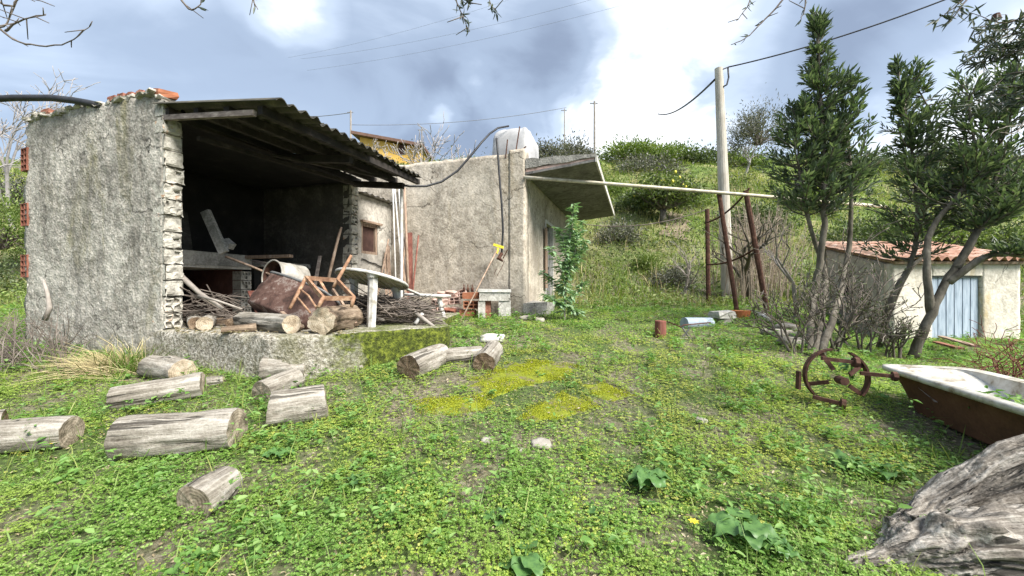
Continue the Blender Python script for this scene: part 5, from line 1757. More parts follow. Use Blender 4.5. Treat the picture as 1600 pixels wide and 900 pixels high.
stone(GP(768, 533), 0.36, 0.3, 0.13, 'flat whitish slab stone behind the small brown-faced log', 'concrete_pale', 1)
for k, (px, py, s, lab) in enumerate(((1094, 660, 0.09, 'white stone in the grass right of the moss'), (846, 698, 0.12, 'pale stone in the bare patch below the moss'), (812, 706, 0.06, 'small stone left of the pale stone in the bare patch'),
                                      (760, 692, 0.08, 'flat grey stone sunk in the bare earth left of the pale stone'), (623, 797, 0.07, 'lone grey stone in the left foreground clover'), (278, 893, 0.07, 'stone at the bottom edge below the foreground log'),
                                      (873, 853, 0.06, 'pinkish pebble in the centre foreground'), (195, 815, 0.06, 'grey pebble left of the foreground log'), (822, 500, 0.22, 'pale rock at the foot of the house corner'), (842, 503, 0.2, 'white rock right of the pale rock at the house corner'),
                                      (1238, 540, 0.32, 'big pale rock at the terrace edge by the tree foot'), (1216, 525, 0.28, 'flat stone on the terrace edge left of the trees'), (1228, 515, 0.25, 'grey flat stone highest on the terrace edge'),
                                      (1200, 522, 0.2, 'small rubble stone at the left of the terrace edge'), (1246, 528, 0.22, 'stone wedged behind the big pale rock'))):
    p = GP(px, py)
    stone(p, s * rng.uniform(1.0, 1.3), s, s * 0.5, lab, 'stone', k + 2)


# ------------------------------------------------------------------ scrap in the middle of the yard
def build_scrap():
    p = GP(1032, 527)
    z1 = P(0, 501, p.y).z
    o = MB().tube([p - Vector((0, 0, 0.05)), Vector((p.x, p.y, z1 - 0.01)), Vector((p.x, p.y, z1))], [0.085, 0.085, 0.08], 18).obj('rusty_can', M['red_wood'], label='upright rust red metal canister in the weeds', cat='canister', smooth=False)
    q = GP(1075, 528)
    root = thing('chair_frame', q, 'folded grey tubular chair frame lying beside the rusty canister', 'chair frame')
    d = q.y
    pts = [P(1042, 502, d + 0.1), P(1064, 511, d), P(1068, 508, d), P(1110, 504, d + 0.3)]
    MB().tube(pts, 0.011, 6).obj('frame_tube', M['rust'], root, smooth=True)
    MB().tube([P(1066, 512, d), P(1078, 529, d)], 0.012, 6).obj('leg', M['grey_metal'], root)
    MB().tube([P(1078, 512, d), P(1067, 527, d)], 0.012, 6).obj('leg', M['grey_metal'], root)
    MB().tube([P(1045, 527, d + 0.05), P(1080, 530, d)], 0.011, 6).obj('frame_tube', M['grey_metal'], root)
    MB().box(P(1066, 529, d + 0.05), (0.22, 0.18, 0.03), None, 0.006).obj('seat_pad', M['white_paint'], root)
    g = GP(1088, 514)
    dd = g.y
    MB().tube([P(1069, 505, dd + 0.05), P(1110, 505, dd + 0.25)], 0.098, 20).obj('metal_cylinder', M['blue_metal'], label='pale blue grey metal cylinder lying in the weeds', cat='cylinder')
    g = GP(1130, 506)
    dd = g.y
    root = thing('stone_block', g, 'white stone block resting on a rough stub by the concrete pole', 'block')
    MB().box(P(1129, 500, dd), (0.22, 0.24, 0.2), None, 0.02).obj('stub', M['stone'], root)
    me = rough_brick('cap', 0.36, 0.3, 0.12, M['concrete_pale'], 12, 0.02)
    link('cap', me, root, P(1129, 491, dd), (0.05, -0.05, 0.2))
    g = GP(1156, 497)
    MB().tube([g + Vector((0, 0, -0.02)), g + Vector((0, 0, 0.13)), g + Vector((0, 0, 0.145)), g + Vector((0, 0, 0.14)), g + Vector((0, 0, 0.03))], [0.15, 0.19, 0.195, 0.175, 0.14], 18, cap=True).obj('plastic_tub', M['orange_plastic'], label='faded orange plastic tub behind the leaning rusty posts', cat='tub', smooth=False)
    a, b = GP(1178, 494), GP(1206, 505)
    MB().tube([a + Vector((0, 0, 0.09)), a.lerp(b, 0.5) + Vector((0, 0, 0.07)), b + Vector((0, 0, 0.05))], [0.03, 0.07, 0.05], 10, nz=0.12).obj('white_sack', M['white_paint'], label='crumpled white sack at the foot of the rusty posts', cat='sack', smooth=True)
    a, b = GP(1205, 504), GP(1246, 515)
    MB().tube([a + Vector((0, 0, 0.07)), b + Vector((0, 0, 0.06))], 0.022, 8).obj('loose_pole', M['plank_wood'], label='pale pole lying from the sack towards the trees', cat='pole')
    for k, (pa, pb) in enumerate((((1470, 535), (1525, 562)), ((1462, 545), (1500, 566)))):
        a, b = GP(*pa), GP(*pb)
        MB().bar(a + Vector((0, 0, 0.12)), b + Vector((0, 0, 0.2)), 0.09, 0.03).obj('loose_board', M['plank_wood' if k == 0 else 'brick_red'], label=('pale board lying in front of the blue door', 'reddish board beside the pale board below the blue door')[k], cat='board')


build_scrap()


# ------------------------------------------------------------------ poles, pergola, pipe
def build_poles():
    b = P(1138, 478, 11.0)
    t = P(1123, 107, 11.0)
    gzv = G(b.x, b.y)
    root = thing('utility_pole', (b.x, b.y, gzv), 'tall tapered concrete utility pole carrying a black cable', 'utility pole')
    MB().tube([Vector((b.x, b.y, gzv - 0.3)), b.lerp(t, 0.5), t], [0.165, 0.14, 0.105], 16).obj('shaft', M['pole_concrete'], root, smooth=False)
    MB().tube([t - Vector((0, 0.0, 0.06)) + Vector((0.08, -0.08, 0)), t + Vector((0.2, -0.1, -0.02))], 0.018, 6).obj('hook', M['dark_wire'], root)
    MB().tube([t + Vector((0.2, -0.1, -0.02)), t + Vector((0.22, -0.1, -0.3)), t + Vector((0.17, -0.1, -0.5)), t + Vector((0.08, -0.1, -0.55))], 0.022, 6).obj('cable_loop', M['black_rubber'], root, smooth=True)
    for (px, py0, py1, d, r, lab) in ((548, 250, 173, 34, 0.09, 'thin far grey pole left of the yellow house'), (929, 246, 158, 26, 0.075, 'slim wooden pole rising behind the canopy'), (882, 240, 170, 36, 0.05, 'thinnest far pole among the grey shrubs'),
                                     (659, 262, 200, 30, 0.05, 'thin pale pole beside the yellow house'), (1104, 262, 229, 33, 0.06, 'short fence-like pole on the bank crest near the concrete pole'), (1078, 258, 230, 33, 0.05, 'second short pole on the bank crest, left one')):
        p = P(px, py0, d)
        g = G(p.x, p.y)
        tp = P(px, py1, d)
        root = thing('far_pole', (p.x, p.y, g), lab, 'pole', 'far poles along the ridge')
        MB().tube([Vector((p.x, p.y, g - 0.3)), tp], [r, r * 0.8], 8).obj('shaft', M['bark_pale'], root)
        MB().bar(tp - Vector((0.3, 0, 0.15)), tp + Vector((0.2, 0, -0.15)), 0.05, 0.06).obj('cross_piece', M['dark_wire'], root)


build_poles()


def wire(a, b, sag, r, label, mat='dark_wire', name='cable', n=24, cat='cable'):
    a, b = Vector(a), Vector(b)
    pts = []
    for k in range(n + 1):
        t = k / n
        p = a.lerp(b, t)
        p.z -= sag * 4 * t * (1 - t)
        pts.append(p)
    return MB().tube(pts, r, 5).obj(name, M[mat], label=label, cat=cat, smooth=True)


ptop = P(1123, 107, 11.0)
wire(ptop + Vector((0.2, -0.1, -0.02)), P(1700, -95, 8.2), 0.25, 0.018, 'black cable running from the concrete pole to the upper right corner', 'black_rubber')
wire(ptop + Vector((-0.1, 0, -0.3)), P(1028, 178, 24), 0.35, 0.03, 'black cable running from the concrete pole down to the far left', 'black_rubber')
wire(P(480, 110, 60), P(1010, -2, 45), 0.8, 0.012, 'lowest faint power line across the dark clouds')
wire(P(470, 92, 60), P(930, -2, 45), 0.8, 0.012, 'middle faint power line across the dark clouds')
wire(P(450, 90, 62), P(800, -2, 50), 0.6, 0.011, 'uppermost faint power line across the dark clouds')
wire(P(548, 195, 34), P(885, 168, 36), 0.5, 0.022, 'far wire between the two thin poles above the roofs')
wire(P(480, 183, 36), P(548, 176, 34), 0.05, 0.03, 'short far wire left of the thin grey pole')
# black hose hanging from shed roof to the house tank
hp = [P(622, 288, 7.6), P(640, 291, 7.75), P(665, 291, 7.9), P(690, 284, 8.05), P(715, 267, 8.15), P(735, 244, 8.22), P(752, 223, 8.3), P(765, 209, 8.6), P(778, 200, 8.9), P(795, 197, 9.0)]
MB().tube(hp, 0.022, 8).obj('hose', M['black_rubber'], label='black hose sagging from the shed roof up to the water tank', cat='hose', smooth=True)
hp = [P(-160, 168, 5.0), P(-60, 158, 5.2), P(20, 153, 5.3), P(80, 153, 5.25), P(115, 157, 5.2), P(138, 161, 5.17), P(160, 166, 5.15)]
MB().tube(hp, 0.042, 10).obj('hose', M['black_rubber'], label='thick black hose laid over the top of the shed wall', cat='hose', smooth=True)
# long horizontal pipe
MB().tube([P(819, 277, 8.24), P(1000, 291, 8.4), P(1150, 303, 8.62), P(1384, 323, 9.3)], 0.036, 10).obj('long_pipe', M['pipe_rusty_white'], label='long pale pipe running level from the canopy to the trees', cat='pipe', smooth=True)


def build_pergola():
    root = thing('rusty_pergola', P(1152, 490, 8.5), 'rusty leaning pergola frame of posts and curved bars', 'frame')
    def foot(px, d):
        x = (px - 800) / F * d
        return Vector((x, d, G(x, d) - 0.1))
    MB().tube([foot(1107, 10), P(1105, 327, 10)], 0.055, 8).obj('post', M['rust'], root)
    MB().tube([foot(1153, 8.5), P(1123, 300, 8.65)], 0.048, 8).obj('post', M['rust'], root)
    MB().tube([foot(1200, 8.6), P(1165, 298, 8.7)], 0.055, 8).obj('post', M['rust'], root)
    def arc(a, b, sag):
        n = 12
        pts = []
        for k in range(n + 1):
            t = k / n
            p = a.lerp(b, t)
            p.z -= sag * 4 * t * (1 - t)
            pts.append(p)
        MB().tube(pts, 0.021, 6).obj('bar', M['rust'], root, smooth=True)
    arc(P(1102, 348, 9.95), P(1171, 294, 8.62), 0.14)
    arc(P(1104, 413, 9.95), P(1185, 385, 8.6), 0.12)


build_pergola()
wire(P(905, 349, 10.5), P(1105, 327, 10.0), 0.22, 0.012, 'slack string from the canopy end to the leftmost rusty post', 'twig')


# ------------------------------------------------------------------ lattice tower far right
def build_tower():
    d = 60
    x0, x1 = P(1545, 0, d).x, P(1568, 0, d).x
    zt, zb = P(0, 28, d).z, P(0, 262, d).z
    w = x1 - x0
    cx = (x0 + x1) / 2
    g = G(cx, d)
    root = thing('lattice_tower', (cx, d, g), 'far steel lattice mast behind the right-hand trees', 'tower')
    for sx in (-1, 1):
        for sy in (-1, 1):
            MB().tube([(cx + sx * w * 0.55, d + sy * w * 0.55, g), (cx + sx * w * 0.32, d + sy * w * 0.32, zt)], 0.07, 5).obj('leg', M['twig_far'], root)
    n = 16
    for k in range(n):
        z0, z1 = g + (zt - g) * k / n, g + (zt - g) * (k + 1) / n
        f0, f1 = 0.55 - 0.23 * k / n, 0.55 - 0.23 * (k + 1) / n
        s = 1 if k % 2 else -1
        for sy in (-1, 1):
            MB().tube([(cx + s * w * f0, d + sy * w * f0, z0), (cx - s * w * f1, d + sy * w * f1, z1)], 0.04, 4).obj('brace', M['twig_far'], root)
            MB().tube([(cx - w * f1, d + sy * w * f1, z1), (cx + w * f1, d + sy * w * f1, z1)], 0.035, 4).obj('rung', M['twig_far'], root)
    MB().tube([(cx, d, zt - 0.3), (cx, d, zt + 0.6)], [0.6, 0.4], 8).obj('antenna', M['rust'], root)


build_tower()


# ------------------------------------------------------------------ spiked tractor wheel
def build_wheel():
    base = GP(1312, 640)
    d = base.y
    k_ = d / F
    c = P(1313, 590, d) + Vector((0, 0.05, 0))
    root = thing('spade_wheel', base, 'rusty iron spade wheel with flat lugs standing in the weeds', 'wheel')
    r = 44 * k_
    # rim plane turned a little from the camera
    ax = Vector((0.94, -0.25, 0)).normalized()
    upv = Vector((0, 0.05, 1)).normalized()
    wd = ax.cross(upv).normalized()
    def rim(a0, a1, nm='rim'):
        mb = MB()
        n = 14
        rows = []
        for i in range(n + 1):
            a = R(a0 + (a1 - a0) * i / n)
            for rr in (r, r - 0.016):
                for q in (-0.032, 0.032):
                    p = c + ax * (math.cos(a) * rr) + upv * (math.sin(a) * rr) + wd * q
                    mb.v.append(tuple(p))
        for i in range(n):
            b = i * 4
            for x_, y_ in ((0, 1), (1, 3), (3, 2), (2, 0)):
                mb.f.append((b + x_, b + y_, b + 4 + y_, b + 4 + x_))
        mb.f.append((0, 2, 3, 1)); e = n * 4; mb.f.append((e, e + 1, e + 3, e + 2))
        mb.obj(nm, M['rust'], root)
    rim(95, 232)
    rim(-40, 62)
    def at(a, rr, q=0.0):
        return c + ax * (math.cos(R(a)) * rr) + upv * (math.sin(R(a)) * rr) + wd * q
    # spokes of flat bar (hub lies in the weeds behind)
    hub = c + wd * 0.10 - upv * 0.02
    MB().tube([hub - wd * 0.06, hub + wd * 0.05], [0.035, 0.035], 10).obj('hub', M['rust'], root)
    for a in (118, 200, 322, 30):
        MB().bar(at(a, r - 0.01), hub.lerp(at(a, r), 0.35), 0.035, 0.012, up=wd).obj('spoke', M['rust'], root)
    # straight lugs: bars with a plate on the end
    def lug(a, b, ps):
        MB().bar(a, b, 0.03, 0.03).obj('lug_bar', M['rust'], root)
        x = (b - a).normalized()
        y = x.orthogonal().normalized(); z = x.cross(y)
        MB().tube([b - x * 0.012, b + x * 0.02], ps, 8).obj('lug_plate', M['rust'], root)
    lug(P(1284, 560, d), P(1336, 566, d - 0.05), 0.045)
    lug(P(1344, 583, d - 0.03), P(1397, 588, d - 0.12), 0.04)
    lug(P(1270, 620, d + 0.02), P(1316, 631, d - 0.08), 0.045)
    MB().bar(P(1248, 580, d + 0.1), P(1247, 608, d + 0.1), 0.045, 0.02).obj('lug_plate', M['rust'], root)


build_wheel()


# ------------------------------------------------------------------ bathtub
def build_bathtub():
    zr = CAMZ - 0.725
    A = Vector((3.47, 3.82, zr))       # far-left rim corner
    ax = Vector((3.03 - 3.47, 2.36 - 3.82, 0)).normalized()   # long axis, towards the camera's right foreground
    sd = Vector((-ax.y, ax.x, 0))      # short axis to the right
    L, W, H = 1.68, 0.74, 0.36
    g = zr - H
    root = thing('bathtub', A + ax * (L / 2) + sd * (W / 2) - Vector((0, 0, H)), 'old bathtub with white enamel rim and rust brown sides full of weeds', 'bathtub')
    def outer(u, v, off=0.0, hh=H):
        # rounded rectangle ring, tapering down
        a = 2 * math.pi * u
        ca = math.copysign(abs(math.cos(a)) ** 0.24, math.cos(a)); sa = math.copysign(abs(math.sin(a)) ** 0.24, math.sin(a))
        tap = 1 - v * 0.30
        tapl = 1 - v * 0.24
        return A + ax * (L / 2 + ca * (L / 2 - 0.05 + off) * tapl) + sd * (W / 2 + sa * (W / 2 - 0.05 + off) * tap) - Vector((0, 0, hh * v))
    MB().grid(lambda u, v: outer(u, v, -0.005), 64, 8, closed_u=True, flip=True).obj('tub_shell', M['rust_brown'], root, smooth=True)
    mb = MB().grid(lambda u, v: outer(u, v, -0.045, H * 0.9), 64, 8, closed_u=True)
    mb.obj('tub_inside', M['enamel'], root, smooth=True)
    # broad flat rim with a turned-down lip
    mb = MB()
    prof = [(-0.05, 0.0), (0.025, 0.008), (0.044, 0.004), (0.05, -0.008), (0.048, -0.036), (0.04, -0.036), (0.036, -0.01), (-0.02, -0.008)]
    n = 64
    for off, dz in prof:
        for i in range(n):
            p = outer(i / n, 0, off)
            mb.v.append((p.x, p.y, p.z + dz))
    for j in range(len(prof) - 1):
        for i in range(n):
            i2 = (i + 1) % n
            mb.f.append((j * n + i, j * n + i2, (j + 1) * n + i2, (j + 1) * n + i))
    mb.obj('rim', M['enamel'], root, smooth=True)
    # soil in the tub
    MB().grid(lambda u, v: A + ax * (0.62 + (L - 0.75) * v) + sd * (0.10 + (W - 0.2) * u) + Vector((0, 0, -0.16 + 0.05 * fbm(u * 4, v * 6, 1, 1, 3))), 16, 26).obj('soil', M['dirt'], root, smooth=True)
    MB().grid(lambda u, v: A + ax * (0.06 + 0.60 * v) + sd * (0.085 + (W - 0.17) * u) + Vector((0, 0, -0.012 - 0.17 * v ** 1.3)), 12, 10, flip=True).obj('backrest', M['enamel'], root, smooth=True)
    return A, ax, sd, L, W, zr


TUB = build_bathtub()


# ------------------------------------------------------------------ gnarled fallen olive trunk, lower right
def build_trunk():
    root = thing('fallen_tree', GP(1500, 885), 'massive gnarled grey fallen olive trunk in the bottom right corner', 'fallen tree')
    def limb(path, rads, seed, name, amp=0.28, nu=90, nv=150, tw=1.2):
        path = [Vector(p) for p in path]
        # smooth path
        def at(t):
            f = t * (len(path) - 1)
            i = min(int(f), len(path) - 2)
            q = f - i
            q = q * q * (3 - 2 * q) * 0.35 + q * 0.65
            return path[i].lerp(path[i + 1], q), rads[i] + (rads[i + 1] - rads[i]) * q
        # local frame: X along the limb so that the grain follows it
        x = (path[-1] - path[0]).normalized()
        zc = (Vector((0, 0, 1)) - x * x.z).normalized()
        y = zc.cross(x)
        Mr = Matrix((x, y, zc)).transposed()
        c = (path[0] + path[-1]) / 2
        inv = Mr.transposed()
        kr_ = random.Random(seed)
        KN = [(kr_.uniform(0.4, 2.8), kr_.uniform(0.05, 0.8), kr_.uniform(0.25, 0.5), kr_.choice((0.35, 0.28, -0.4, -0.3))) for _ in range(12)]
        def f(u, v):
            p, r = at(v)
            a = 2 * math.pi * u
            tww = a + tw * v
            g = fbm(math.cos(tww) * 1.5 + seed, math.sin(tww) * 1.5, v * 1.4, 1.0, 3)
            wv = tww + 0.5 * mnoise.noise(Vector((v * 5, u * 3, seed)))
            gr = 1 - abs(mnoise.noise(Vector((math.cos(wv) * 3.2 + seed, math.sin(wv) * 3.2, v * 2.4)))) * 3.2
            crev = max(0.0, 1 - abs(mnoise.noise(Vector((math.cos(wv) * 3.4 + seed, math.sin(wv) * 3.4, v * 2.0)))) * 7)
            crev2 = max(0.0, 1 - abs(mnoise.noise(Vector((math.cos(wv) * 9 + seed, math.sin(wv) * 9, v * 4.5)))) * 5)
            gr = max(-1.2, gr)
            kn = 0.0
            for (ku, kv, kr, kh) in KN:
                du = math.atan2(math.sin(a - ku), math.cos(a - ku))
                kn += kh * math.exp(-(du / kr) ** 2 - ((v - kv) / (kr * 0.12)) ** 2)
            fine = mnoise.noise(Vector((math.cos(tww) * 13, math.sin(tww) * 13 + seed, v * 5)))
            k = 1 + amp * g - 0.24 * crev - 0.07 * crev2 + 0.05 * fine + kn + 0.05 * mnoise.noise(Vector((math.cos(tww) * 6, math.sin(tww) * 6 + seed, v * 22)))
            endk = min(1, (1 - abs(2 * v - 1)) * (9 if v < 0.5 else 60) + 0.05) ** 0.5
            q = p + y * (math.cos(a) * r * k * endk) + zc * (math.sin(a) * r * k * endk)
            return tuple(inv @ (q - c))
        mb = MB().grid(f, nu, nv, closed_u=True)
        o = link(name, mb.me(name, M['olive_trunk'], True, recenter=False)[0], root, c, Mr)
        return o
    # fat lower limb from the bottom edge to the right, out of frame
    limb([GP(1318, 896) + Vector((0, 0, 0.015)), P(1372, 876, 1.84), P(1420, 866, 1.82), P(1480, 862, 1.80), P(1600, 868, 1.78), P(1780, 858, 1.76), P(1980, 820, 1.75)], [0.035, 0.08, 0.115, 0.155, 0.185, 0.2, 0.19], 3.0, 'lower_limb', 0.27, 130, 210, 1.0)
    limb([GP(1400, 838) + Vector((0, 0, 0.02)), P(1450, 795, 2.05), P(1520, 752, 2.02), P(1600, 712, 2.0), P(1750, 648, 1.97), P(1950, 590, 1.95)], [0.04, 0.058, 0.072, 0.085, 0.105, 0.11], 8.0, 'upper_limb', 0.26, 90, 150, 0.6)
    limb([GP(1420, 838), P(1480, 812, 2.04), P(1560, 790, 2.04), P(1700, 760, 2.02), P(1850, 730, 2.0)], [0.03, 0.05, 0.075, 0.10, 0.11], 15.0, 'gap_filler_limb', 0.3, 60, 90, 0.8)  # limb added to fill the gap so it stays shadowed
    limb([GP(1385, 852) + Vector((0, 0, -0.01)), P(1402, 828, 1.95), P(1425, 812, 1.95), P(1450, 815, 1.93)], [0.035, 0.05, 0.045, 0.04], 5.0, 'broken_stub', 0.5, 44, 50, 0.4)


build_trunk()

# ------------------------------------------------------------------ trees
def poly_at(pts, t):
    f = t * (len(pts) - 1)
    i = min(int(f), len(pts) - 2)
    return pts[i].lerp(pts[i + 1], f - i)


def smooth_path(pts, n=4, jit=0.0, r=rng):
    """Catmull-Rom resample"""
    pts = [Vector(p) for p in pts]
    out = []
    m = len(pts)
    for i in range(m - 1):
        p0, p1, p2, p3 = pts[max(i - 1, 0)], pts[i], pts[i + 1], pts[min(i + 2, m - 1)]
        for k in range(n):
            t = k / n
            q = 0.5 * ((2 * p1) + (p2 - p0) * t + (2 * p0 - 5 * p1 + 4 * p2 - p3) * t * t + (3 * p1 - p0 - 3 * p2 + p3) * t ** 3)
            if jit: q = q + Vector((r.uniform(-jit, jit), r.uniform(-jit, jit), r.uniform(-jit, jit)))
            out.append(q)
    out.append(pts[-1])
    return out


def leaves_obj(name, L, mat, parent, **kw):
    """L: list of (base, dir, normal, length, width)"""
    c = np.array([q[0] for q in L]); d = np.array([q[1] for q in L]); n = np.array([q[2] for q in L])
    ln = np.array([q[3] for q in L]); w = np.array([q[4] for q in L])
    return np_obj(name, [leaf_arrays(c, d, n, ln, w, 0.2, 0.12)], mat, parent, **kw)


def laurel(name, label, stems, crown, leafL=0.125, leafW=0.034, seed=0, nbr=150, per=26, mat='laurel', bark='bark', stem_r=0.055, cat='tree', group=None, up=0.75):
    """stems: list of polylines; crown: list of (axis index, t0, t1, radius fn(t), count)"""
    r = random.Random(seed)
    base = Vector(stems[0][0])
    root = thing(name, base, label, cat, group)
    trunk = MB()
    paths = []
    for k, st in enumerate(stems):
        sp = smooth_path(st, 5, 0.012, r)
        paths.append(sp)
        n = len(sp)
        r0 = stem_r * (1 if k == 0 else 0.8)
        trunk.tube(sp, [r0 * (1 - 0.82 * (i / (n - 1))) for i in range(n)], 9, nz=0.08)
    leaves = []
    br = MB()
    for (ax, t0, t1, rf, cnt) in crown:
        sp = paths[ax]
        for k in range(cnt):
            t = t0 + (t1 - t0) * (k + r.random()) / cnt
            q = (t - t0) / (t1 - t0)
            p = poly_at(sp, min(0.999, t))
            a = r.uniform(0, 2 * math.pi)
            rad = rf(q) * r.uniform(0.35, 1.05)
            out = Vector((math.cos(a), math.sin(a), 0))
            rise = rad * r.uniform(0.35, 1.0) * up
            if q > 0.85: rise += 0.25 * r.random()
            e = p + out * rad + Vector((0, 0, rise))
            m = p.lerp(e, 0.5) + Vector((0, 0, -0.12 * rad))
            pts = [p, m, e]
            br.tube(pts, [0.014, 0.009, 0.004], 5, cap=False)
            bd = (e - m).normalized()
            L0 = (e - p).length
            for j in range(per):
                f = 0.25 + 0.78 * (j + r.random()) / per
                b = p.lerp(m, f * 2) if f < 0.5 else m.lerp(e, (f - 0.5) * 2)
                aa = r.uniform(0, 6.283)
                o1 = bd.orthogonal().normalized(); o2 = bd.cross(o1)
                side = o1 * math.cos(aa) + o2 * math.sin(aa)
                d = (bd * r.uniform(0.5, 1.1) + side * r.uniform(0.3, 0.9) + Vector((0, 0, r.uniform(0.05, 0.5)))).normalized()
                b = b + side * r.uniform(0, 0.05)
                nrm = Vector((0, 0, 1)) + side * 0.5 + Vector((r.uniform(-.5, .5), r.uniform(-.5, .5), 0))
                leaves.append((b, d, nrm, leafL * r.uniform(0.65, 1.15), leafW * r.uniform(0.75, 1.2)))
    trunk.obj('trunk', M[bark], root, smooth=True)
    if br.v: br.obj('branches', M[bark], root, smooth=True)
    leaves_obj('crown', leaves, M[mat], root)
    return root, paths


def P2(px, py, d): return P(px, py, d)


d = 6.3
b1 = GP(1268, 556)
A1 = [b1, P(1272, 470, 6.3), P(1285, 380, 6.3), P(1288, 300, 6.3), P(1284, 210, 6.3), P(1280, 125, 6.3), P(1275, 38, 6.3)]
A2 = [b1 + Vector((0.06, 0.05, 0)), P(1290, 440, 6.4), P(1262, 340, 6.4), P(1248, 260, 6.4), P(1252, 185, 6.4)]
A3 = [b1 + Vector((0.12, 0.0, 0)), P(1322, 420, 6.3), P(1330, 320, 6.3), P(1325, 220, 6.3), P(1308, 130, 6.3)]
laurel('evergreen_tree', 'tall dark evergreen tree with pointed crown right of the concrete pole', [A1, A2, A3],
       [(0, 0.42, 1.0, lambda q: (0.82 * (1 - q) ** 0.85 + 0.03) * (0.8 + 0.2 * math.sin(q * 22)), 150), (1, 0.50, 1.0, lambda q: 0.62 * (1 - q) ** 0.6 + 0.14, 72), (2, 0.55, 1.0, lambda q: 0.60 * (1 - q) ** 0.6 + 0.10, 60)], seed=3, per=25, stem_r=0.062)
b2 = GP(1374, 548)
B1 = [b2, P(1392, 470, 6.5), P(1425, 405, 6.5), P(1432, 320, 6.5), P(1424, 230, 6.5), P(1402, 112, 6.5)]
B2 = [b2 + Vector((0.05, 0.1, 0)), P(1410, 440, 6.8), P(1452, 380, 6.9), P(1440, 300, 6.9), P(1452, 180, 6.9), P(1420, 120, 6.9)]
laurel('evergreen_tree', 'slender evergreen tree with thin pointed top in front of the tiled hut', [B1, B2],
       [(0, 0.38, 0.93, lambda q: 0.78 * (1 - q) ** 0.8 + 0.14, 78), (0, 0.78, 1.0, lambda q: 0.20 * (1 - q) + 0.04, 40), (1, 0.48, 1.0, lambda q: 0.60 * (1 - q) + 0.16, 56)], seed=8, per=21, stem_r=0.05)
b3 = GP(1425, 562)
C1 = [b3, P(1455, 490, 5.9), P(1492, 420, 5.9), P(1530, 360, 5.8), P(1570, 330, 5.7), P(1650, 280, 5.6)]
C2 = [P(1492, 420, 5.9), P(1545, 330, 6.0), P(1556, 270, 6.0), P(1570, 190, 6.0), P(1580, 130, 6.0)]
C3 = [P(1455, 490, 5.9), P(1448, 420, 5.9), P(1455, 360, 6.0), P(1500, 300, 6.0), P(1525, 250, 6.0), P(1510, 140, 6.0)]
C4 = [P(1480, 442, 5.9), P(1540, 402, 5.7), P(1600, 398, 5.5), P(1660, 390, 5.4)]
laurel('evergreen_tree', 'leaning evergreen tree with dark spreading crown at the right edge', [C1, C2, C3, C4],
       [(0, 0.58, 1.0, lambda q: 0.58, 62), (1, 0.30, 1.0, lambda q: 0.74 * (1 - q) ** 0.5 + 0.16, 105), (2, 0.5, 1.0, lambda q: 0.62 * (1 - q) ** 0.5 + 0.12, 70), (3, 0.5, 1.0, lambda q: 0.28, 30)], seed=12, per=21, stem_r=0.07)


# ------------------------------------------------------------------ bare trees and shrubs
def bare(root_name, label, base, height, seed, mat, r0=0.05, levels=4, spread=0.55, up=0.5, nb=(2, 4), cat='tree', group=None, stems=1, lean=(0, 0), minr=0.004, sides=5, leaf=None):
    r = random.Random(seed)
    root = thing(root_name, base, label, cat, group)
    trunk, twigs = MB(), MB()
    tips = []
    def grow(p, d, L, rad, lev):
        n = 3
        pts = [p]
        q = p
        dd = d
        for k in range(n):
            dd = (dd + Vector((r.gauss(0, 0.16), r.gauss(0, 0.16), r.gauss(0.03, 0.10)))).normalized()
            q = q + dd * (L / n)
            pts.append(q)
        rr = [max(minr, rad * (1 - 0.4 * k / n)) for k in range(n + 1)]
        (trunk if lev == 0 else twigs).tube(pts, rr, sides if lev else 8, cap=lev >= levels - 1)
        if lev >= levels:
            tips.append((q, dd))
            return
        for k in range(r.randint(*nb) + (1 if lev == 0 else 0)):
            a = r.uniform(0, 6.283)
            o = dd.orthogonal().normalized(); o2 = dd.cross(o)
            nd = (dd * (1 - spread * 0.4) + (o * math.cos(a) + o2 * math.sin(a)) * spread * r.uniform(0.6, 1.4) + Vector((0, 0, up * 0.3))).normalized()
            st = pts[-1] if k == 0 or lev == 0 and k < 2 else pts[r.randint(1, n)]
            grow(st, nd, L * r.uniform(0.55, 0.85), max(minr, rad * 0.55), lev + 1)
    for s in range(stems):
        dv = Vector((lean[0] + r.gauss(0, 0.08 if stems == 1 else 0.35), lean[1] + r.gauss(0, 0.08 if stems == 1 else 0.25), 1)).normalized()
        off = Vector((r.uniform(-0.1, 0.1), r.uniform(-0.1, 0.1), 0)) * (0 if stems == 1 else 1)
        grow(Vector(base) + off - Vector((0, 0, 0.05)), dv, height * 0.36 * r.uniform(0.7, 1.1), r0 * (1 if stems == 1 else r.uniform(0.5, 1)), 0)
    trunk.obj('trunk', M[mat], root, smooth=True)
    twigs.obj('branches', M[mat], root, smooth=True)
    if leaf:
        lm, ll, lw, per = leaf
        Ls = []
        for q, dd in tips:
            for k in range(per):
                dv = (dd + Vector((r.gauss(0, .6), r.gauss(0, .6), r.gauss(0.2, .5)))).normalized()
                Ls.append((q - dd * r.uniform(0, 0.12), dv, Vector((0, 0, 1)) + Vector((r.gauss(0, .5), r.gauss(0, .5), 0)), ll * r.uniform(.6, 1.2), lw * r.uniform(.7, 1.2)))
        leaves_obj('crown', Ls, M[lm], root)
    return root, tips


def onhill(px, py, d):
    x = (px - 800) / F * d
    return Vector((x, d, G(x, d)))


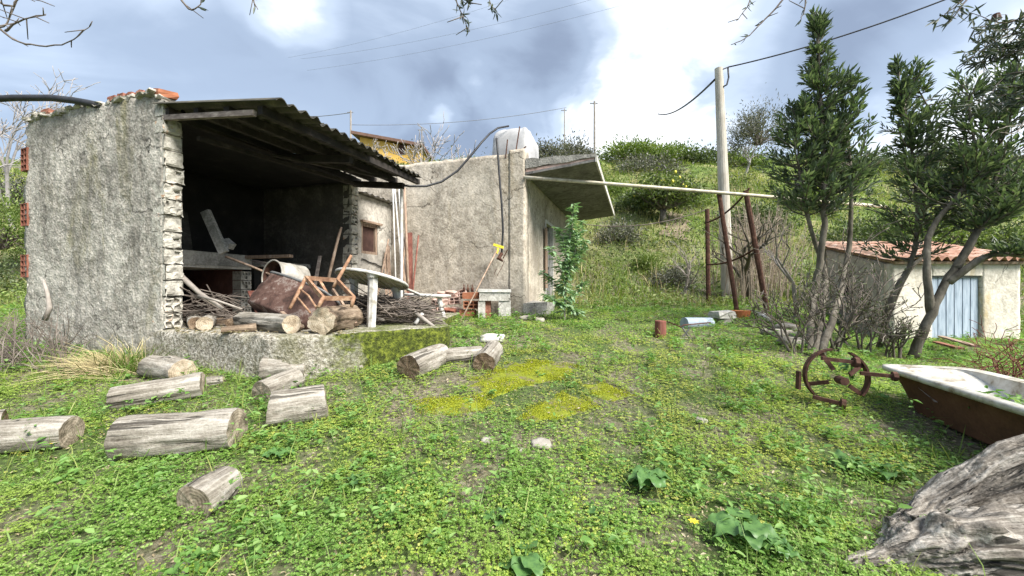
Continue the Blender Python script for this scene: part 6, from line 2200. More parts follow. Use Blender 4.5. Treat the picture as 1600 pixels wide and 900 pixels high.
# bare fig-like trees behind the flat roof
for k, (px, d, top, lab) in enumerate(((640, 20, 165, 'bare pale tree left of the water tank, in front of the yellow house'), (690, 19, 170, 'bare branching tree directly left of the water tank'), (596, 27, 205, 'small bare tree beside the yellow house'))):
    b = onhill(px, 0, d)
    h = P(0, top, d).z - b.z
    bare('bare_tree', lab, b, h * 1.05, 20 + k, 'twig_far', 0.11, 4, 0.62, 0.6, (2, 3), group='bare trees on the ridge', minr=0.016, stems=2)
for k, (px, d, top, lab) in enumerate(((20, 17, 165, 'bare tree at the far left behind the shed wall'), (95, 21, 130, 'bare treetop showing above the shed wall'), (-30, 15, 190, 'bare tree at the left border'), (1165, 27, 225, 'bare twiggy tree behind the concrete pole'))):
    b = onhill(px, 0, d)
    h = P(0, top, d).z - b.z
    bare('bare_tree', lab, b, h * 1.15, 40 + k, 'twig_far', 0.10, 5, 0.55, 0.5, (2, 3), group='bare trees on the ridge', minr=0.012)
# dark bare stems near the concrete pole
bare('bare_tree', 'bare crooked tree with dark trunk behind the rusty posts', onhill(1176, 0, 10.2), 3.4, 61, 'bark', 0.11, 4, 0.6, 0.5, (2, 3), lean=(-0.25, 0))
bare('bare_tree', 'thin bare sapling on the bank left of the concrete pole', onhill(1070, 0, 11.2), 2.1, 63, 'bark_pale', 0.05, 4, 0.5, 0.5, (2, 3), lean=(0.1, 0))
bare('bare_tree', 'pale bare sapling leaning beside the tall evergreen', onhill(1243, 0, 7.6), 2.7, 66, 'bark_pale', 0.05, 4, 0.5, 0.5, (2, 3), lean=(-0.22, 0))
# thorny shrub round the evergreen feet
for k, (px, py, h, lab) in enumerate(((1300, 552, 1.75, 'bare budding shrub at the foot of the tall evergreen'), (1352, 556, 1.6, 'bare budding shrub between the two evergreen trunks'), (1246, 553, 1.3, 'bare budding shrub left of the tall evergreen trunk'), (1392, 562, 1.1, 'low bare shrub behind the iron wheel'))):
    bare('bare_shrub', lab, GP(px, py), h, 70 + k, 'twig', 0.024, 3, 0.62, 0.6, (2, 4), cat='shrub', group='bare shrubs under the trees', stems=5, minr=0.0045, leaf=('bush_leaf', 0.035, 0.014, 4))
bare('bare_shrub', 'reddish tangled brambles behind the bathtub', Vector((5.6, 4.5, G(5.6, 4.5))), 0.95, 90, 'red_wood', 0.010, 3, 0.9, 0.0, (2, 3), cat='shrub', stems=10, minr=0.003, lean=(-0.5, -0.4))


# ------------------------------------------------------------------ leafy bushes on the bank
def bush(name, label, c, rx, ry, rz, n, mat, L, W, seed, cat='bush', group='bushes on the bank', trunk=True, clump=1.6, gap=0.02):
    r = np.random.default_rng(seed)
    pts = []
    tries = 0
    K = r.normal(size=(int(24 + 20 * clump), 3))
    K = K / np.linalg.norm(K, axis=1, keepdims=True) * r.uniform(0.55, 1.0, (len(K), 1))
    K[:, 2] = np.abs(K[:, 2]) * 1.0 - 0.12
    idx = r.integers(0, len(K), n)
    q = K[idx] + r.normal(size=(n, 3)) * 0.20 * r.uniform(0.4, 1.3, (n, 1))
    cen = np.array(c) + q * np.array([rx, ry, rz])
    dirs = q + r.normal(size=(n, 3)) * 0.7 + np.array([0, 0, 0.35])
    nrm = np.array([0, 0, 1.0]) + r.normal(size=(n, 3)) * 0.7
    root = thing(name, (c[0], c[1], c[2]), label, cat, group)
    np_obj('crown', [leaf_arrays(cen, dirs, nrm, r.uniform(0.6, 1.2, n) * L, r.uniform(0.7, 1.2, n) * W, 0.2, 0.15)], M[mat], root)
    rr = random.Random(seed)
    mb = MB()
    for k in range(0, len(K), 2):
        e = Vector(np.array(c) + K[k] * np.array([rx, ry, rz]) * 0.9)
        s = Vector(c) + Vector((rr.uniform(-.1, .1) * rx, 0, -0.1))
        mb.tube([s, s.lerp(e, 0.5) + Vector((0, 0, 0.12 * rz)), e], [0.02 * rz + 0.008, 0.012 * rz + 0.005, 0.004], 4, cap=False)
    mb.obj('branches', M['twig'], root, smooth=True)
    return root


BL = [  # px, depth, rx, rz, n, mat, L, label
    (985, 33, 2.6, 1.2, 3600, 'bush_green', 0.26, 'olive green bush on the crest right of the canopy'),
    (1045, 32, 2.3, 1.2, 3200, 'bush_green', 0.24, 'dark bush on the crest above the lemon tree'),
    (1095, 31, 1.7, 1.5, 3400, 'bush_leaf', 0.22, 'tallest dark bush on the crest left of the concrete pole'),
    (1010, 27, 2.2, 1.0, 2800, 'bush_grey', 0.20, 'grey green bush behind the lemon tree to the left'),
    (1150, 30, 2.2, 1.0, 2600, 'bush_green', 0.24, 'bush behind the concrete pole on the crest'),
    (958, 22, 1.3, 1.1, 3600, 'bush_green', 0.16, 'yellow green shrub at the far canopy corner'),
    (962, 15.5, 0.9, 0.65, 3200, 'bush_grey', 0.09, 'greyish shrub low on the bank right of the canopy'),
    (985, 18.5, 1.0, 0.75, 3200, 'bush_leaf', 0.11, 'round dark shrub on the bank below the lemon tree'),
    (1075, 20, 1.3, 0.6, 2600, 'bush_green', 0.12, 'low green shrub beside the dirt path'),
    (1010, 13.2, 0.6, 0.5, 2200, 'bush_green', 0.08, 'small bright shrub at the foot of the bank'),
    (1050, 12.2, 0.7, 0.55, 2400, 'bush_grey', 0.08, 'dull dry shrub at the foot of the bank, left of the rusty post'),
    (1185, 17, 1.6, 1.4, 3600, 'bush_leaf', 0.15, 'dark shrub behind the leaning rusty posts'),
    (1250, 20, 2.0, 1.3, 3600, 'bush_green', 0.18, 'green bush on the bank behind the tall evergreen'),
    (1340, 15, 1.7, 1.0, 3600, 'bush_leaf', 0.13, 'dark bush on the bank above the tiled hut'),
    (1420, 16, 1.6, 0.9, 3200, 'bush_green', 0.14, 'light bush above the hut roof'),
    (1500, 15, 1.7, 1.1, 3200, 'bush_green', 0.13, 'yellowish bush above the right end of the hut'),
    (1590, 14, 1.6, 1.5, 3200, 'bush_leaf', 0.13, 'dark bush at the right border behind the hut'),
    (1300, 12.2, 0.9, 0.6, 2600, 'bush_green', 0.09, 'weedy shrub hugging the left wall of the hut'),
    (1480, 27, 3.0, 1.8, 4200, 'bush_leaf', 0.24, 'far dark bush on the crest at the right'),
    (1320, 29, 3.0, 1.6, 4200, 'bush_leaf', 0.26, 'far bush on the crest behind the evergreens'),
    (856, 20, 1.0, 1.3, 3200, 'bush_grey', 0.14, 'grey shrub rising above the canopy beside the tank'),
    (892, 22, 1.0, 1.5, 3200, 'bush_grey', 0.15, 'grey upright shrub above the middle of the canopy'),
    (918, 23, 0.6, 0.9, 1800, 'bush_grey', 0.14, 'small grey shrub above the outer canopy corner'),
    (5, 12.5, 1.3, 1.6, 5200, 'bush_green', 0.10, 'leafy green tree crown left of the shed wall'),
    (-60, 11, 1.3, 1.2, 3600, 'bush_leaf', 0.10, 'dark bush at the left border'),
    (28, 19, 1.8, 1.2, 3200, 'bush_grey', 0.15, 'grey brush below the bare tree at the far left'),
]
for k, (px, dd, rx, rz, n, mat, L, lab) in enumerate(BL):
    c = onhill(px, 0, dd)
    if 'canopy' in lab and mat == 'bush_grey' and dd >= 20 or 'above the canopy' in lab:
        c.z = P(0, 250, dd).z - rz * 0.2
    if px == 5: c.z += 1.0
    bush('bush', lab, c, rx, rx * 0.9, rz, n, M and mat, L, L * 0.42, 100 + k)


def lemon():
    d = 17.5
    b = onhill(1035, 0, d)
    b = GP(1035, 349)
    d = b.y
    root = thing('lemon_tree', b, 'small umbrella shaped lemon tree with yellow fruit on the bank', 'tree')
    mb = MB()
    r = random.Random(5)
    k_ = d / F
    fork = b + Vector((0.02, 0, 22 * k_))
    mb.tube([b - Vector((0, 0, 0.1)), b + Vector((0.03, 0, 10 * k_)), fork], [0.17, 0.14, 0.13], 9, nz=0.08)
    L = []
    fruits = []
    for j in range(46):
        a = r.uniform(0, 6.283)
        rr = r.uniform(0.2, 1.0) ** 0.6 * 58 * k_
        e = b + Vector((math.cos(a) * rr, math.sin(a) * rr * 0.8, (44 + 38 * (1 - (rr / (62 * k_)) ** 2) * r.uniform(0.3, 1.0)) * k_))
        m = fork.lerp(e, 0.5) + Vector((0, 0, -5 * k_))
        mb.tube([fork, m, e], [0.06, 0.04, 0.012], 5, cap=False)
        for q in range(75):
            f = r.uniform(0.45, 1.08)
            p = m.lerp(e, (f - 0.45) / 0.6) + Vector((r.gauss(0, .22), r.gauss(0, .22), r.gauss(0, .16)))
            dv = Vector((r.gauss(0, 1), r.gauss(0, 1), r.gauss(-0.2, .7)))
            L.append((p, dv, Vector((r.gauss(0, .6), r.gauss(0, .6), 1)), r.uniform(.12, .2), r.uniform(.06, .09)))
        if r.random() < 0.5:
            fruits.append(e + Vector((r.gauss(0, .2), -0.2, r.gauss(-0.15, .12))))
    mb.obj('trunk', M['bark'], root, smooth=True)
    leaves_obj('crown', L, M['lemon_leaf'], root)
    lm = MB().tube([(0, 0, -0.07), (0, 0, -0.05), (0, 0, 0), (0, 0, 0.05), (0, 0, 0.07)], [0.012, 0.038, 0.055, 0.038, 0.012], 8).me('lemon', M['lemon_skin'], True, recenter=False)[0]
    for f in fruits:
        link('lemon', lm, root, f)


lemon()
bush('grey_tree', 'round grey feathery tree left of the tall evergreen crown', P(1186, 215, 22) - Vector((0, 0, 0.3)), 1.5, 1.5, 2.0, 5200, 'bush_grey', 0.17, 0.04, 77, cat='tree', group=None)


# dry cane thicket behind the rusty posts
def canes():
    mb = MB()
    r = random.Random(9)
    for k in range(170):
        px = r.gauss(1190, 30)
        d = r.uniform(9.6, 12.2)
        x = (px - 800) / F * d
        g = G(x, d)
        top = P(0, r.uniform(292, 350) + 0.3 * abs(px - 1185), d).z
        h = max(0.6, top - g) * r.uniform(0.7, 1.0)
        ln = r.gauss(0, 0.2)
        mb.tube([(x, d, g - 0.05), (x + ln * h * 0.4, d, g + h * 0.5), (x + ln * h, d + r.gauss(0, .1), g + h)], [0.011, 0.009, 0.004], 4, cap=False)
        for q in range(4):
            f = r.uniform(0.3, 0.95)
            p = Vector((x + ln * h * f, d, g + h * f))
            mb.tube([p, p + Vector((r.gauss(0, .18), r.gauss(0, .1), r.uniform(0.02, .28)))], [0.005, 0.002], 3, cap=False)
    mb.obj('dry_cane_thicket', M['cane'], label='thicket of dry pale canes behind the rusty posts', kind='stuff')


canes()


# oleander-like young plant in front of the canopy wall
def oleander():
    r = random.Random(2)
    b = GP(882, 503)
    d = b.y
    root = thing('leafy_plant', b, 'tall young plant with narrow light green leaves beside the house door', 'plant')
    mb = MB()
    L = []
    k_ = d / F
    def stem(path, r0, nl, ll, f0=0.25):
        sp = smooth_path(path, 6)
        n = len(sp)
        mb.tube(sp, [r0 * (1 - 0.8 * i / (n - 1)) for i in range(n)], 6)
        for j in range(nl):
            f = f0 + (1 - f0) * j / nl
            p = poly_at(sp, min(0.998, f))
            a = r.uniform(0, 6.283)
            dv = Vector((math.cos(a), math.sin(a), r.uniform(-0.5, 0.6)))
            L.append((p, dv, Vector((0, 0, 1)) + Vector((r.gauss(0, .3), r.gauss(0, .3), 0)), ll * r.uniform(.7, 1.2) * (1.0 - 0.3 * f), 0.05 * r.uniform(.7, 1.2)))
    main = [b, P(884, 440, d), P(889, 390, d), P(897, 318, d)]
    stem(main, 0.02, 210, 0.21, 0.1)
    for (sx, sy, ex, ey) in ((884, 450, 860, 385), (886, 430, 915, 375), (885, 460, 846, 425), (888, 400, 868, 355), (889, 395, 912, 345), (884, 470, 912, 440), (884, 480, 850, 460), (886, 420, 876, 360), (886, 425, 903, 365), (884, 475, 905, 490), (890, 385, 893, 340)):
        stem([P(sx, sy, d), P((sx + ex) / 2 + 3, (sy + ey) / 2 + 3, d + r.uniform(-.2, .2)), P(ex, ey, d + r.uniform(-.35, .35))], 0.011, 90, 0.19, 0.12)
    mb.obj('stem', M['bark_pale'], root, smooth=True)
    leaves_obj('crown', L, M['oleander'], root)


oleander()


# ------------------------------------------------------------------ trees standing beside the camera, branches reaching into view
def side_tree(name, label, base, fork, r0, mat, seed):
    root = thing(name, base, label, 'tree')
    b, f = Vector(base), Vector(fork)
    sp = smooth_path([b - Vector((0, 0, 0.1)), b.lerp(f, 0.4) + Vector((0.08, -0.05, 0)), f], 6, 0.012, random.Random(seed))
    n = len(sp)
    MB().tube(sp, [r0 * (1 - 0.45 * k / (n - 1)) for k in range(n)], 12, nz=0.07).obj('trunk', M[mat], root, smooth=True)
    return root, f


def hanging(tree, groups, seed, mat='bark', leaf=None, r0=0.012, twigs=0):
    """groups: lists of branch paths; each group hangs from one limb of the tree"""
    root, fork = tree
    r = random.Random(seed)
    for paths in groups:
        st = Vector(paths[0][0])
        mid = fork.lerp(st, 0.5) + Vector((0, -0.1, 0.45))
        sp = smooth_path([fork, mid, st + Vector((0, 0, 0.03))], 6, 0.01, r)
        n = len(sp)
        limb = MB().tube(sp, [0.045 - (0.045 - r0) * k / (n - 1) for k in range(n)], 8).obj('limb', M[mat], root, smooth=True)
        for q, path in enumerate(paths):
            path = [Vector(p) for p in path]
            if q and (path[0] - st).length > 0.02:
                path = [st] + path if path[0].z > P(0, -20, path[0].y).z else path
            sp = smooth_path(path, 5, 0.004, r)
            n = len(sp)
            mb = MB().tube(sp, [r0 * (1 - 0.75 * i / (n - 1)) for i in range(n)], 6)
            L = []
            for k in range(twigs):
                f = r.uniform(0.1, 0.98)
                p = poly_at(sp, f)
                t = (poly_at(sp, min(1, f + 0.05)) - poly_at(sp, max(0, f - 0.05))).normalized()
                dv = (t * 0.6 + Vector((r.gauss(0, .7), r.gauss(0, .7), r.gauss(0, .7)))).normalized()
                l_ = r.uniform(0.04, 0.14)
                mb.tube([p, p + dv * l_ * 0.5, p + dv * l_], [0.0035, 0.003, 0.0022], 4)
            br = mb.obj('branch', M[mat], root, smooth=True)
            if leaf:
                m_, ll, lw, cnt, fmin = leaf
                for k in range(cnt):
                    f = r.uniform(fmin, 1)
                    p = poly_at(sp, min(.999, f))
                    t = (poly_at(sp, min(1, f + 0.05)) - poly_at(sp, max(0, f - 0.06))).normalized()
                    dv = (t * r.uniform(.2, 1) + Vector((r.gauss(0, .7), r.gauss(0, .7), r.gauss(-0.2, .7)))).normalized()
                    L.append((p, dv, Vector((r.gauss(0, 1), r.gauss(0, 1), r.gauss(0, 1))), ll * r.uniform(.7, 1.2), lw * r.uniform(.8, 1.2)))
                leaves_obj('leaves', L, M[leaf[0]], br)


LT = side_tree('fruit_tree', 'bare fruit tree whose spurred branch reaches in at the upper left corner', (-4.7, 1.5, G(-4.7, 1.5)), (-4.4, 1.7, 3.3), 0.11, 'bark', 1)
hanging(LT, [[[P(-60, -40, 2.6), P(0, 45, 2.6), P(50, 70, 2.6), P(105, 66, 2.6), P(143, 38, 2.6)], [P(-60, -40, 2.6), P(-30, 20, 2.6), P(5, 42, 2.6), P(30, -10, 2.62), P(40, -40, 2.6)], [P(8, 48, 2.6), P(30, 33, 2.6), P(72, 22, 2.6)], [P(-30, -12, 2.6), P(15, 10, 2.6), P(35, -6, 2.6), P(80, 8, 2.6)]]], 4, 'twig', None, 0.008, 9)
hanging(LT, [[[P(255, -60, 2.5), P(285, 2, 2.5), P(306, 14, 2.5), P(318, -10, 2.5)], [P(380, -60, 2.5), P(395, -2, 2.5), P(403, 15, 2.5)]]], 5, 'twig', ('olive_leaf', 0.06, 0.012, 5, 0.5), 0.008, 3)
RT = side_tree('olive_tree', 'olive tree whose narrow grey leaves hang in at the upper right border', (4.5, 1.2, G(4.5, 1.2)), (4.3, 1.6, 3.4), 0.17, 'bark', 2)
hanging(RT, [[[P(700, -70, 2.4), P(712, -4, 2.4), P(722, 22, 2.4), P(734, 50, 2.4)], [P(760, -70, 2.4), P(764, -5, 2.4), P(776, 20, 2.4)], [P(712, -5, 2.4), P(735, 5, 2.4)]]], 6, 'twig', ('olive_leaf', 0.055, 0.011, 22, 0.35), 0.006, 2)
hanging(RT, [[[P(1290, -80, 2.7), P(1222, 2, 2.7), P(1190, 35, 2.7), P(1168, 58, 2.7), P(1142, 70, 2.7)], [P(1190, -60, 2.7), P(1172, 2, 2.7), P(1150, 33, 2.7)], [P(1262, -45, 2.7), P(1258, 10, 2.7), P(1250, 32, 2.7)]]], 7, 'twig', ('olive_leaf', 0.05, 0.01, 6, 0.4), 0.008, 4)
hanging(RT, [[[P(1560, -60, 2.6), P(1510, 0, 2.6), P(1495, 20, 2.6), P(1480, 38, 2.6)], [P(1530, -30, 2.6), P(1490, 12, 2.6), P(1462, 32, 2.6)]]], 8, 'twig', ('olive_leaf', 0.075, 0.014, 18, 0.4), 0.007, 1)
rr_ = random.Random(14)
for g_ in range(3):
    ro = []
    y1 = (0, 50, 100)[g_]
    st_ = P(1730, y1 - 30, 2.7)
    for k in range(5):
        y0 = y1 + rr_.uniform(-10, 50)
        ro.append([st_, P(1640, y0 + rr_.uniform(-10, 15), 2.7 + rr_.uniform(-.2, .2)), P(1575, y0 + rr_.uniform(0, 40), 2.7), P(rr_.uniform(1500, 1550), y0 + rr_.uniform(10, 60), 2.7 + rr_.uniform(-.2, .2))])
    hanging(RT, [ro], 9 + g_, 'twig', ('olive_leaf', 0.08, 0.013, 60, 0.2), 0.007, 1)
hanging(RT, [[[P(1730, 140, 3.2), P(1630, 150, 3.2), P(1570, 158, 3.2), P(1545, 172, 3.2)], [P(1730, 140, 3.2), P(1690, 200, 3.2), P(1620, 196, 3.2), P(1565, 200, 3.2), P(1545, 214, 3.2)], [P(1620, 152, 3.2), P(1590, 205, 3.2), P(1560, 206, 3.2)]]], 21, 'bark_pale', None, 0.007, 3)


# ------------------------------------------------------------------ ground cover
def outside_masks(x, y):
    """True where plants may grow"""
    ok = np.ones(len(x), bool)
    # platform and shed footprint in building frame
    rx, ry = x - O0.x, y - O0.y
    s = rx * U.x + ry * U.y
    t = rx * Vd.x + ry * Vd.y
    ok &= ~((s > -2.6) & (s < 0.05) & (t > -0.02) & (t < 4.7))
    ok &= ~((s > -1.7) & (s < HS1 + 0.03) & (t > HT - 0.02) & (t < HT + HL + 0.3))
    poly = np.array([(-4.19, 4.76), (-3.3, 4.44), (-2.55, 4.15), (-2.3, 4.13), (-2.05, 4.23), (-1.5, 4.66), (-0.95, 5.05), (-0.80, 5.25), (-0.83, 5.5), (-1.08, 6.4), (-0.95, 8.6), (-3.5, 9.5)])
    inside = np.zeros(len(x), bool)
    n = len(poly)
    for i in range(n):
        x1, y1 = poly[i]; x2, y2 = poly[(i + 1) % n]
        c = ((y1 > y) != (y2 > y)) & (x < (x2 - x1) * (y - y1) / (y2 - y1 + 1e-12) + x1)
        inside ^= c
    ok &= ~inside
    ok &= ~((x > 8.1) & (x < 10.9) & (y > 8.45) & (y < 10.5))
    return ok


def pix(x, y, z):
    return 800 + F * x / y, 450 + F * (CAMZ - z) / y


def nfield(x, y, sc_, seed=0.0):
    v = np.zeros(len(x))
    for k, (a, b, ph) in enumerate(((1.0, 0.35, 0.3), (-0.6, 1.1, 1.7), (0.45, -0.9, 4.1), (1.7, 1.3, 2.2), (-1.9, 0.8, 5.0))):
        v += np.sin((x * a + y * b) * sc_ + ph + seed + 1.3 * np.sin((x * b - y * a) * sc_ * 0.7 + seed))
    return v / 5


# moss cushions on the old paving (pixel outlines, in yard space)
MOSS = [[(730, 605), (770, 582), (800, 568), (850, 566), (905, 576), (880, 592), (840, 600), (800, 612), (760, 624)], [(642, 632), (690, 622), (745, 622), (775, 630), (760, 642), (720, 650), (670, 650)],
        [(805, 655), (840, 632), (880, 616), (915, 622), (930, 640), (900, 650), (860, 658), (825, 662)], [(908, 602), (945, 598), (985, 618), (960, 630), (930, 622)]]
MOSSW = [np.array([GP(a, b)[:2] for a, b in poly]) for poly in MOSS]


def inpoly(poly, x, y):
    ins = np.zeros(len(x), bool)
    n = len(poly)
    for i in range(n):
        x1, y1 = poly[i]; x2, y2 = poly[(i + 1) % n]
        ins ^= ((y1 > y) != (y2 > y)) & (x < (x2 - x1) * (y - y1) / (y2 - y1 + 1e-12) + x1)
    return ins


BARE = [(940, 668, 0.32, 0.20), (985, 640, 0.2, 0.14), (762, 692, 0.16, 0.09), (850, 696, 0.18, 0.10), (1090, 585, 0.22, 0.30), (1070, 560, 0.25, 0.3), (700, 600, 0.25, 0.14), (1215, 520, 0.5, 0.45), (1455, 765, 0.2, 0.32), (1130, 800, 0.08, 0.08), (560, 622, 0.2, 0.2), (880, 560, 0.4, 0.2), (990, 545, 0.7, 0.3), (1500, 680, 0.3, 0.5), (880, 880, 0.06, 0.05), (1060, 880, 0.06, 0.05)]
BAREW = [(GP(a, b), rx, ry) for a, b, rx, ry in BARE]


def cover_density(x, y):
    dn = np.ones(len(x))
    for p, rx, ry in BAREW:
        q = ((x - p.x) / rx) ** 2 + ((y - p.y) / ry) ** 2
        dn *= 1 - 0.88 * np.exp(-q * 1.2)
    for poly in MOSSW:
        dn *= np.where(inpoly(poly, x, y), 0.07, 1)
    # thinner, drier band round the old paving
    cx, cy = GP(850, 615)[:2]
    dn *= 1 - 0.5 * np.exp(-(((x - cx) / 1.0) ** 2 + ((y - cy) / 0.9) ** 2))
    # soil peeks through irregularly
    dn *= np.clip(0.62 + 0.9 * nfield(x, y, 5.0, 2.0) + 0.6 * nfield(x, y, 13.0, 1.0) + 0.4 * nfield(x, y, 29.0, 4.0), 0.08, 1)
    return dn


def sample(n, y0, y1, marg=1.0, power=1.0):
    y = (y0 ** (2 - power) + nr.random(n) * (y1 ** (2 - power) - y0 ** (2 - power))) ** (1 / (2 - power))
    half = 1.29 * y + marg
    x = nr.uniform(-1, 1, n) * half
    return x, y


def clover_layer():
    parts, partsY, big = [], [], []
    # clover: three leaflets per leaf
    x, y = sample(335000, 1.6, 9.5, 0.5, 1.6)
    keep = (nr.random(len(x)) < cover_density(x, y)) & outside_masks(x, y)
    x, y = x[keep], y[keep]
    lush = np.clip(0.55 + 0.6 * nfield(x, y, 1.6, 0.5) + 0.4 * nfield(x, y, 4.2, 3.0), 0.05, 1.3)
    # the left lawn and the right rim are lusher
    lush *= np.where(x < -0.4, 1.2, 1.0)
    h = (0.010 + 0.065 * lush * nr.random(len(x))) * np.where(y > 5, 1.3, 1)
    z = Gv(x, y) + h
    # coarser cover beyond the edges of the view
    xo = nr.uniform(-14, 13, 42000); yo = nr.uniform(-1.0, 9.5, 42000)
    ko = ((np.abs(xo) > 1.29 * yo + 0.5) | (yo < 1.6)) & outside_masks(xo, yo)
    xo, yo = xo[ko], yo[ko]
    no = len(xo)
    ao = nr.uniform(0, 6.283, no)
    so = nr.uniform(.02, .045, no)
    for k in range(3):
        a = ao + k * 2.094
        parts.append(diamond_arrays(np.stack([xo, yo, Gv(xo, yo) + nr.uniform(.02, .06, no)], 1), np.stack([np.cos(a), np.sin(a), nr.normal(.1, .25, no)], 1), np.stack([nr.normal(0, .3, no), nr.normal(0, .3, no), np.ones(no)], 1), so * 1.4, so * 1.3))
    yellow = np.clip(1.15 * np.exp(-(((x - 1.4) / 2.6) ** 2 + ((y - 4.6) / 2.0) ** 2)) + 0.55 * nfield(x, y, 2.4, 7.0) + 0.3 * nfield(x, y, 6.5, 2.0), 0, 1)
    yl = nr.random(len(x)) < yellow * 0.85
    size = (0.0045 + 0.0075 * nr.random(len(x)) ** 1.6) * (1 + 0.14 * (y - 2)) * (0.75 + 0.35 * np.clip(lush, 0, 1))
    for sel, dest in ((~yl, parts), (yl, partsY)):
        xx, yy, zz, ss = x[sel], y[sel], z[sel], size[sel]
        n = len(xx)
        if not n: continue
        a0 = nr.uniform(0, 6.283, n)
        tilt = nr.normal(0, 0.28, (n, 2))
        nrm = np.stack([tilt[:, 0], tilt[:, 1] - 0.12, np.ones(n)], 1)
        for k in range(3):
            a = a0 + k * 2.094
            dv = np.stack([np.cos(a), np.sin(a), nr.normal(0.05, 0.2, n)], 1)
            c = np.stack([xx, yy, zz], 1)
            dest.append(diamond_arrays(c, dv, nrm, ss * 1.25, ss * 1.3))
    setp(np_obj('clover', parts, M['clover']), 'dense low green clover covering the yard', kind='stuff')
    setp(np_obj('yellowish_clover', partsY, M['clover_yellow']), 'yellow green clover on the middle of the yard', kind='stuff')


clover_layer()


def weeds_layer():
    """broader leafed weeds, nettle-like, in tufts"""
    parts = []
    x, y = sample(9500, 1.7, 10.5, 0.6, 1.2)
    patch = nfield(x, y, 1.9, 9.0) + 0.5 * nfield(x, y, 5, 4)
    px, py = pix(x, y, Gv(x, y))
    lush = 0.22 + 0.5 * (patch > 0.15)
    # lush belts: right foreground, foot of the platform and house, terrace edge
    lush += 0.55 * np.exp(-(((px - 1290) / 140) ** 2 + ((py - 770) / 110) ** 2))
    lush += 0.8 * np.exp(-(((px - 690) / 70) ** 2 + ((py - 515) / 26) ** 2))
    lush += 0.6 * np.exp(-(((px - 1130) / 90) ** 2 + ((py - 535) / 30) ** 2))
    lush += 0.5 * np.exp(-(((px - 80) / 130) ** 2 + ((py - 540) / 45) ** 2))
    lush += 0.4 * np.exp(-(((px - 1410) / 60) ** 2 + ((py - 700) / 40) ** 2))
    keep = (nr.random(len(x)) < lush * np.clip(cover_density(x, y), 0, 1)) & outside_masks(x, y)
    x, y = x[keep], y[keep]
    z = Gv(x, y)
    n = len(x)
    H = nr.uniform(0.03, 0.12, n) * (1 + 0.06 * y) * np.where(nr.random(n) < .14, 2.0, 1.0)
    for k in range(12):
        a = nr.uniform(0, 6.283, n)
        f = nr.uniform(0.3, 1, n)
        c = np.stack([x + nr.normal(0, .025, n), y + nr.normal(0, .025, n), z + H * f], 1)
        dv = np.stack([np.cos(a), np.sin(a), nr.uniform(-0.1, 0.7, n)], 1)
        L = (0.014 + 0.045 * nr.random(n) ** 1.7) * (1 + 0.10 * (y - 2))
        parts.append(leaf_arrays(c, dv, np.stack([nr.normal(0, .25, n), nr.normal(0, .25, n), np.ones(n)], 1), L, L * nr.uniform(.4, .6, n), 0.15, 0.25))
    setp(np_obj('weeds', parts, M['weed']), 'taller leafy weeds scattered through the clover', kind='stuff')
    # grass blades
    x, y = sample(60000, 1.6, 11, 0.6, 1.3)
    keep = (nr.random(len(x)) < 0.25 + 0.9 * np.clip(nfield(x, y, 2.2, 5.5), 0, 1)) & outside_masks(x, y) & (nr.random(len(x)) < cover_density(x, y) + 0.15)
    x, y = x[keep], y[keep]
    n = len(x)
    c = np.stack([x, y, Gv(x, y)], 1)
    d_ = np.stack([nr.normal(0, .3, n), nr.normal(0, .3, n), np.ones(n)], 1)
    bend = np.stack([nr.normal(0, .7, n), nr.normal(0, .7, n), nr.normal(-.2, .2, n)], 1)
    L = (0.04 + 0.17 * nr.random(n) ** 2) * (1 + .05 * y)
    setp(np_obj('grass', [blade_arrays(c, d_, bend, L, nr.uniform(.003, .006, n) * (1 + .08 * y))], M['grass']), 'thin grass blades mixed into the clover', kind='stuff')
    # dead leaf litter and straw on the bare spots
    x, y = sample(22000, 1.7, 9, 0.4, 1.2)
    keep = (nr.random(len(x)) < np.clip(1.05 - cover_density(x, y), 0.04, 1)) & outside_masks(x, y)
    x, y = x[keep], y[keep]
    n = len(x)
    a = nr.uniform(0, 6.283, n)
    c = np.stack([x, y, Gv(x, y) + nr.uniform(.004, .03, n)], 1)
    L = nr.uniform(.01, .035, n)
    setp(np_obj('leaf_litter', [leaf_arrays(c, np.stack([np.cos(a), np.sin(a), nr.normal(0, .2, n)], 1), np.stack([nr.normal(0, .4, n), nr.normal(0, .4, n), np.ones(n)], 1), L, L * .4, .2, .1)], M['dry_leaf']), 'brown dead leaves and straw on the bare earth', kind='stuff')


weeds_layer()


